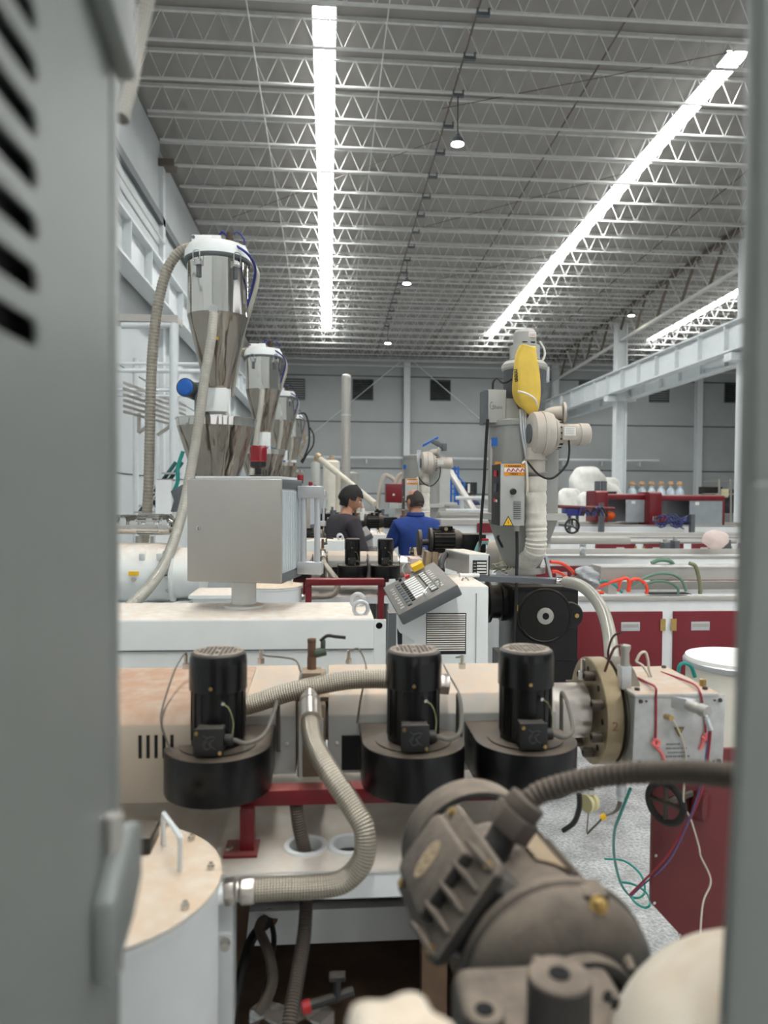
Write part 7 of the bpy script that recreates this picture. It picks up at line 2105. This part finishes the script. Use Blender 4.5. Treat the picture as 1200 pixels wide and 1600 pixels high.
def person(lb, base, face, headturn, tilt, shirt, hair_m, bald, arm_l, arm_r, height=1.72, long_sleeve=False, lean=0.0, look=None):
    """face = heading of the body in degrees (0 looks along +Y), arms given as elbow and hand offsets in body space"""
    t = thing('person', lb, 'person', base)
    Rz = Matrix.Rotation(math.radians(-face), 3, 'Z')
    k = height / 1.72
    b = V(base)
    def W(x, y, z): return b + Rz @ V((x, y + lean * max(0, z - 0.95), z)) * k
    J = dict(pel=W(0, 0, 0.95), wai=W(0, 0, 1.1), che=W(0, 0.01, 1.28), sho=W(0, 0.0, 1.40), nek=W(0, 0.015, 1.47), nk2=W(0, 0.03, 1.53))
    V_, E_, R_ = [], [], []
    def add(p, r, par=None):
        V_.append(p); R_.append(tuple(x * k for x in r) if isinstance(r, tuple) else r * k)
        if par is not None: E_.append((par, len(V_) - 1))
        return len(V_) - 1
    p = add(J['pel'], (0.12, 0.09)); w = add(J['wai'], (0.11, 0.08), p); c = add(J['che'], (0.115, 0.08), w)
    s = add(J['sho'], (0.07, 0.05), c); n1 = add(J['nek'], 0.058, s); n2 = add(J['nk2'], 0.052, n1); add(W(0, 0.035, 1.57), 0.05, n2)
    hands = []
    for sx, (el, ha) in ((-1, arm_l), (1, arm_r)):
        a0 = add(W(sx * 0.165, 0, 1.37), 0.045, s)
        a1 = add(W(*el), 0.045, a0)
        a2 = add(W(*ha), 0.03, a1)
        d = (V_[a2] - V_[a1]).normalized()
        pm = add(V_[a2] + d * 0.07 * k, 0.032, a2)
        sidev = d.cross(Z).normalized()
        for f in range(4):
            f0 = add(V_[pm] + d * 0.03 * k + sidev * (f - 1.5) * 0.02 * k, 0.0095, pm)
            f1 = add(V_[f0] + d * (0.03 + 0.006 * (1.5 - abs(f - 1.5))) * k - Z * 0.008, 0.0085, f0)
            add(V_[f1] + d * 0.022 * k - Z * 0.016, 0.0075, f1)
        th = add(V_[a2] + d * 0.04 * k + sidev * 0.034 * k * -sx, 0.011, a2)
        add(V_[th] + d * 0.035 * k + sidev * 0.012 * k * -sx, 0.009, th)
    for sx in (-1, 1):
        h = add(W(sx * 0.09, 0, 0.9), 0.085, p); kn = add(W(sx * 0.1, 0.02, 0.5), 0.06, h); an = add(W(sx * 0.1, 0, 0.09), 0.042, kn)
        add(W(sx * 0.11, 0.13, 0.04), 0.035, an)
    skin_mesh('body', V_, E_, R_, M_skin, t, 0)
    # clothes: shirt and trousers follow the same joints with a little more girth
    V_, E_, R_ = [], [], []
    p = add(W(0, 0, 0.9), (0.165, 0.125)); w = add(J['wai'], (0.17, 0.125), p); c = add(J['che'], (0.19, 0.14), w); s = add(W(0, 0, 1.40), (0.155, 0.11), c)
    add(W(0, 0.014, 1.49), 0.08, s)
    for sx, (el, ha) in ((-1, arm_l), (1, arm_r)):
        a0 = add(W(sx * 0.168, 0, 1.385), 0.082, s)
        e = V(el)
        if long_sleeve:
            a1 = add(W(*el), 0.06, a0); h_ = W(*ha); add(W(*el).lerp(h_, 0.92), 0.045, a1)
        else:
            q = W(sx * 0.168, 0, 1.385).lerp(W(*el), 0.82); add(q, 0.074, a0)
    skin_mesh('shirt', V_, E_, R_, shirt, t, 0)
    V_, E_, R_ = [], [], []
    p = add(W(0, 0, 0.95), (0.168, 0.125))
    for sx in (-1, 1):
        h = add(W(sx * 0.09, 0, 0.86), 0.1, p); kn = add(W(sx * 0.1, 0.02, 0.5), 0.078, h); add(W(sx * 0.1, 0, 0.1), 0.065, kn)
    skin_mesh('trousers', V_, E_, R_, M_trouser, t, 0)
    # head
    hc = W(0, 0.045, 1.605)
    Rh = Rz @ Matrix.Rotation(math.radians(-headturn), 3, 'Z') @ Matrix.Rotation(math.radians(-tilt), 3, 'X') @ Matrix.Rotation(PI, 3, 'Z')
    vs, fs = head_mesh(hc, Rh * k, bald)
    hd = MB().add(vs, fs).build('head', M_skin, t, ang=80)
    # hair cap: follows the skull, open over the face (and over the crown for the balding man)
    hv, hf = [], []
    n, m_ = 36, 22
    idx = {}
    for i in range(m_ + 1):
        a = PI * i / m_ - PI / 2
        for j in range(n):
            t_ = 2 * PI * j / n
            g = 1.2 if not bald else 1.05
            x, y, z = math.cos(a) * math.cos(t_) * 0.076 * g, math.cos(a) * math.sin(t_) * 0.097 * g, math.sin(a) * 0.118 * (1.2 if not bald else 1.04)
            idx[i, j] = len(hv)
            if y > 0 and z < -0.03: y *= 0.78
            x += 0.003 * math.sin(9 * t_ + 5 * a) * (0 if bald else 1); z += 0.004 * math.sin(7 * t_ + 3 * i) * (0 if bald else 1)
            hv.append((x, y, z))
    keep = []
    for i in range(m_):
        for j in range(n):
            q = [idx[i, j], idx[i, (j + 1) % n], idx[i + 1, (j + 1) % n], idx[i + 1, j]]
            cx = [sum(hv[v][d] for v in q) / 4 for d in range(3)]
            ok = cx[2] > (-0.055 if bald else -0.08) and not (cx[1] < -0.035 and cx[2] < 0.062) and not (cx[1] < 0.015 and cx[2] < -0.0)
            if bald and cx[2] > 0.06 and cx[1] < 0.055:
                ok = False
            if ok:
                keep.append(tuple(q))
    hh = MB().add([V(hc) + (Rh * k) @ V(v) for v in hv], keep)
    me_ = hh.build('hair', hair_m, hd, ang=80)
    bm = bmesh.new(); bm.from_mesh(me_.data)
    bmesh.ops.delete(bm, geom=[v for v in bm.verts if not v.link_faces], context='VERTS')
    bm.to_mesh(me_.data); bm.free()
    sd = me_.modifiers.new('thick', 'SOLIDIFY'); sd.thickness = 0.012; sd.offset = -1
    for sx in (1, -1):
        q = V(hc) + (Rh * k) @ V((sx * 0.03, -0.083, 0.013))
        MB().ball(q, 0.011 * k, n=10, m=6).build('eye', M_sticker, hd)
        q = V(hc) + (Rh * k) @ V((sx * 0.03, -0.0925, 0.013))
        MB().ball(q, 0.005 * k, n=8, m=6).build('pupil', M_print, hd)
        a, b2 = (V(hc) + (Rh * k) @ V((sx * 0.015, -0.098, 0.03)), V(hc) + (Rh * k) @ V((sx * 0.048, -0.083, 0.03)))
        MB().cyl(a, b2, 0.004 * k, n=6).build('eyebrow', hair_m, hd)
    return t, hc, Rh * k
# man in blue, back to the camera
q = P(650, 830, 6.65)
pt_, hc, Rh = person('person in a royal blue polo shirt seen from behind beside the console', (q.x, 6.65, 0), -8, -22, 12, M_shirtblue, M_hairg, True,
       ((-0.24, 0.1, 1.13), (-0.15, 0.3, 1.06)), ((0.25, 0.08, 1.13), (0.16, 0.3, 1.06)), 1.69)
o = MB()
for sx in (1, -1):
    o.tube([V(hc) + Rh @ V((sx * 0.086, 0.0, 0.014)), V(hc) + Rh @ V((sx * 0.075, -0.07, 0.014)), V(hc) + Rh @ V((sx * 0.055, -0.1, 0.012))], 0.0028, 5)
    o.tube([V(hc) + Rh @ V((sx * 0.032 + 0.024 * math.cos(a), -0.108, 0.01 + 0.018 * math.sin(a))) for a in [2 * PI * j / 14 for j in range(15)]], 0.002, 5)
g_ = o.build('spectacles', M_print, pt_)
ck = V(hc) + V((0.005, -0.015, -0.118))
MB().lathe(ck, Z, [(0.078, -0.012), (0.084, 0), (0.076, 0.026), (0.07, 0.028), (0.07, -0.012)], 28, cap=False).build('collar', M_shirtblue, pt_)
# man in the dark long sleeved top, in profile
q = P(532, 830, 6.65)
person('person in a dark long sleeved top looking down toward the key board', (q.x - 0.02, 6.65, 0), 62, 22, 22, M_shirtdark, M_hair, False,
       ((-0.22, 0.12, 1.13), (-0.08, 0.36, 1.02)), ((0.25, 0.1, 1.12), (0.18, 0.36, 1.0)), 1.71, True, 0.12)
# far worker
q = P(556, 800, 26)
person('person in a pale shirt standing far off near the end wall', (q.x, 26, 0), 150, 0, 5, mat('beige_shirt', (190, 180, 160), 0.9), M_hair, False,
       ((-0.26, 0.05, 1.12), (-0.2, 0.25, 1.05)), ((0.26, 0.05, 1.12), (0.2, 0.25, 1.05)), 1.72)
q = P(738, 772, 23)
person('person in dark blue working by the blue ladder near the end wall', (q.x, 23, 0), 200, 0, 5, mat('navy_shirt', (44, 52, 84), 0.9), M_hair, False,
       ((-0.26, 0.05, 1.12), (-0.2, 0.2, 0.95)), ((0.26, 0.05, 1.12), (0.2, 0.25, 1.05)), 1.72)
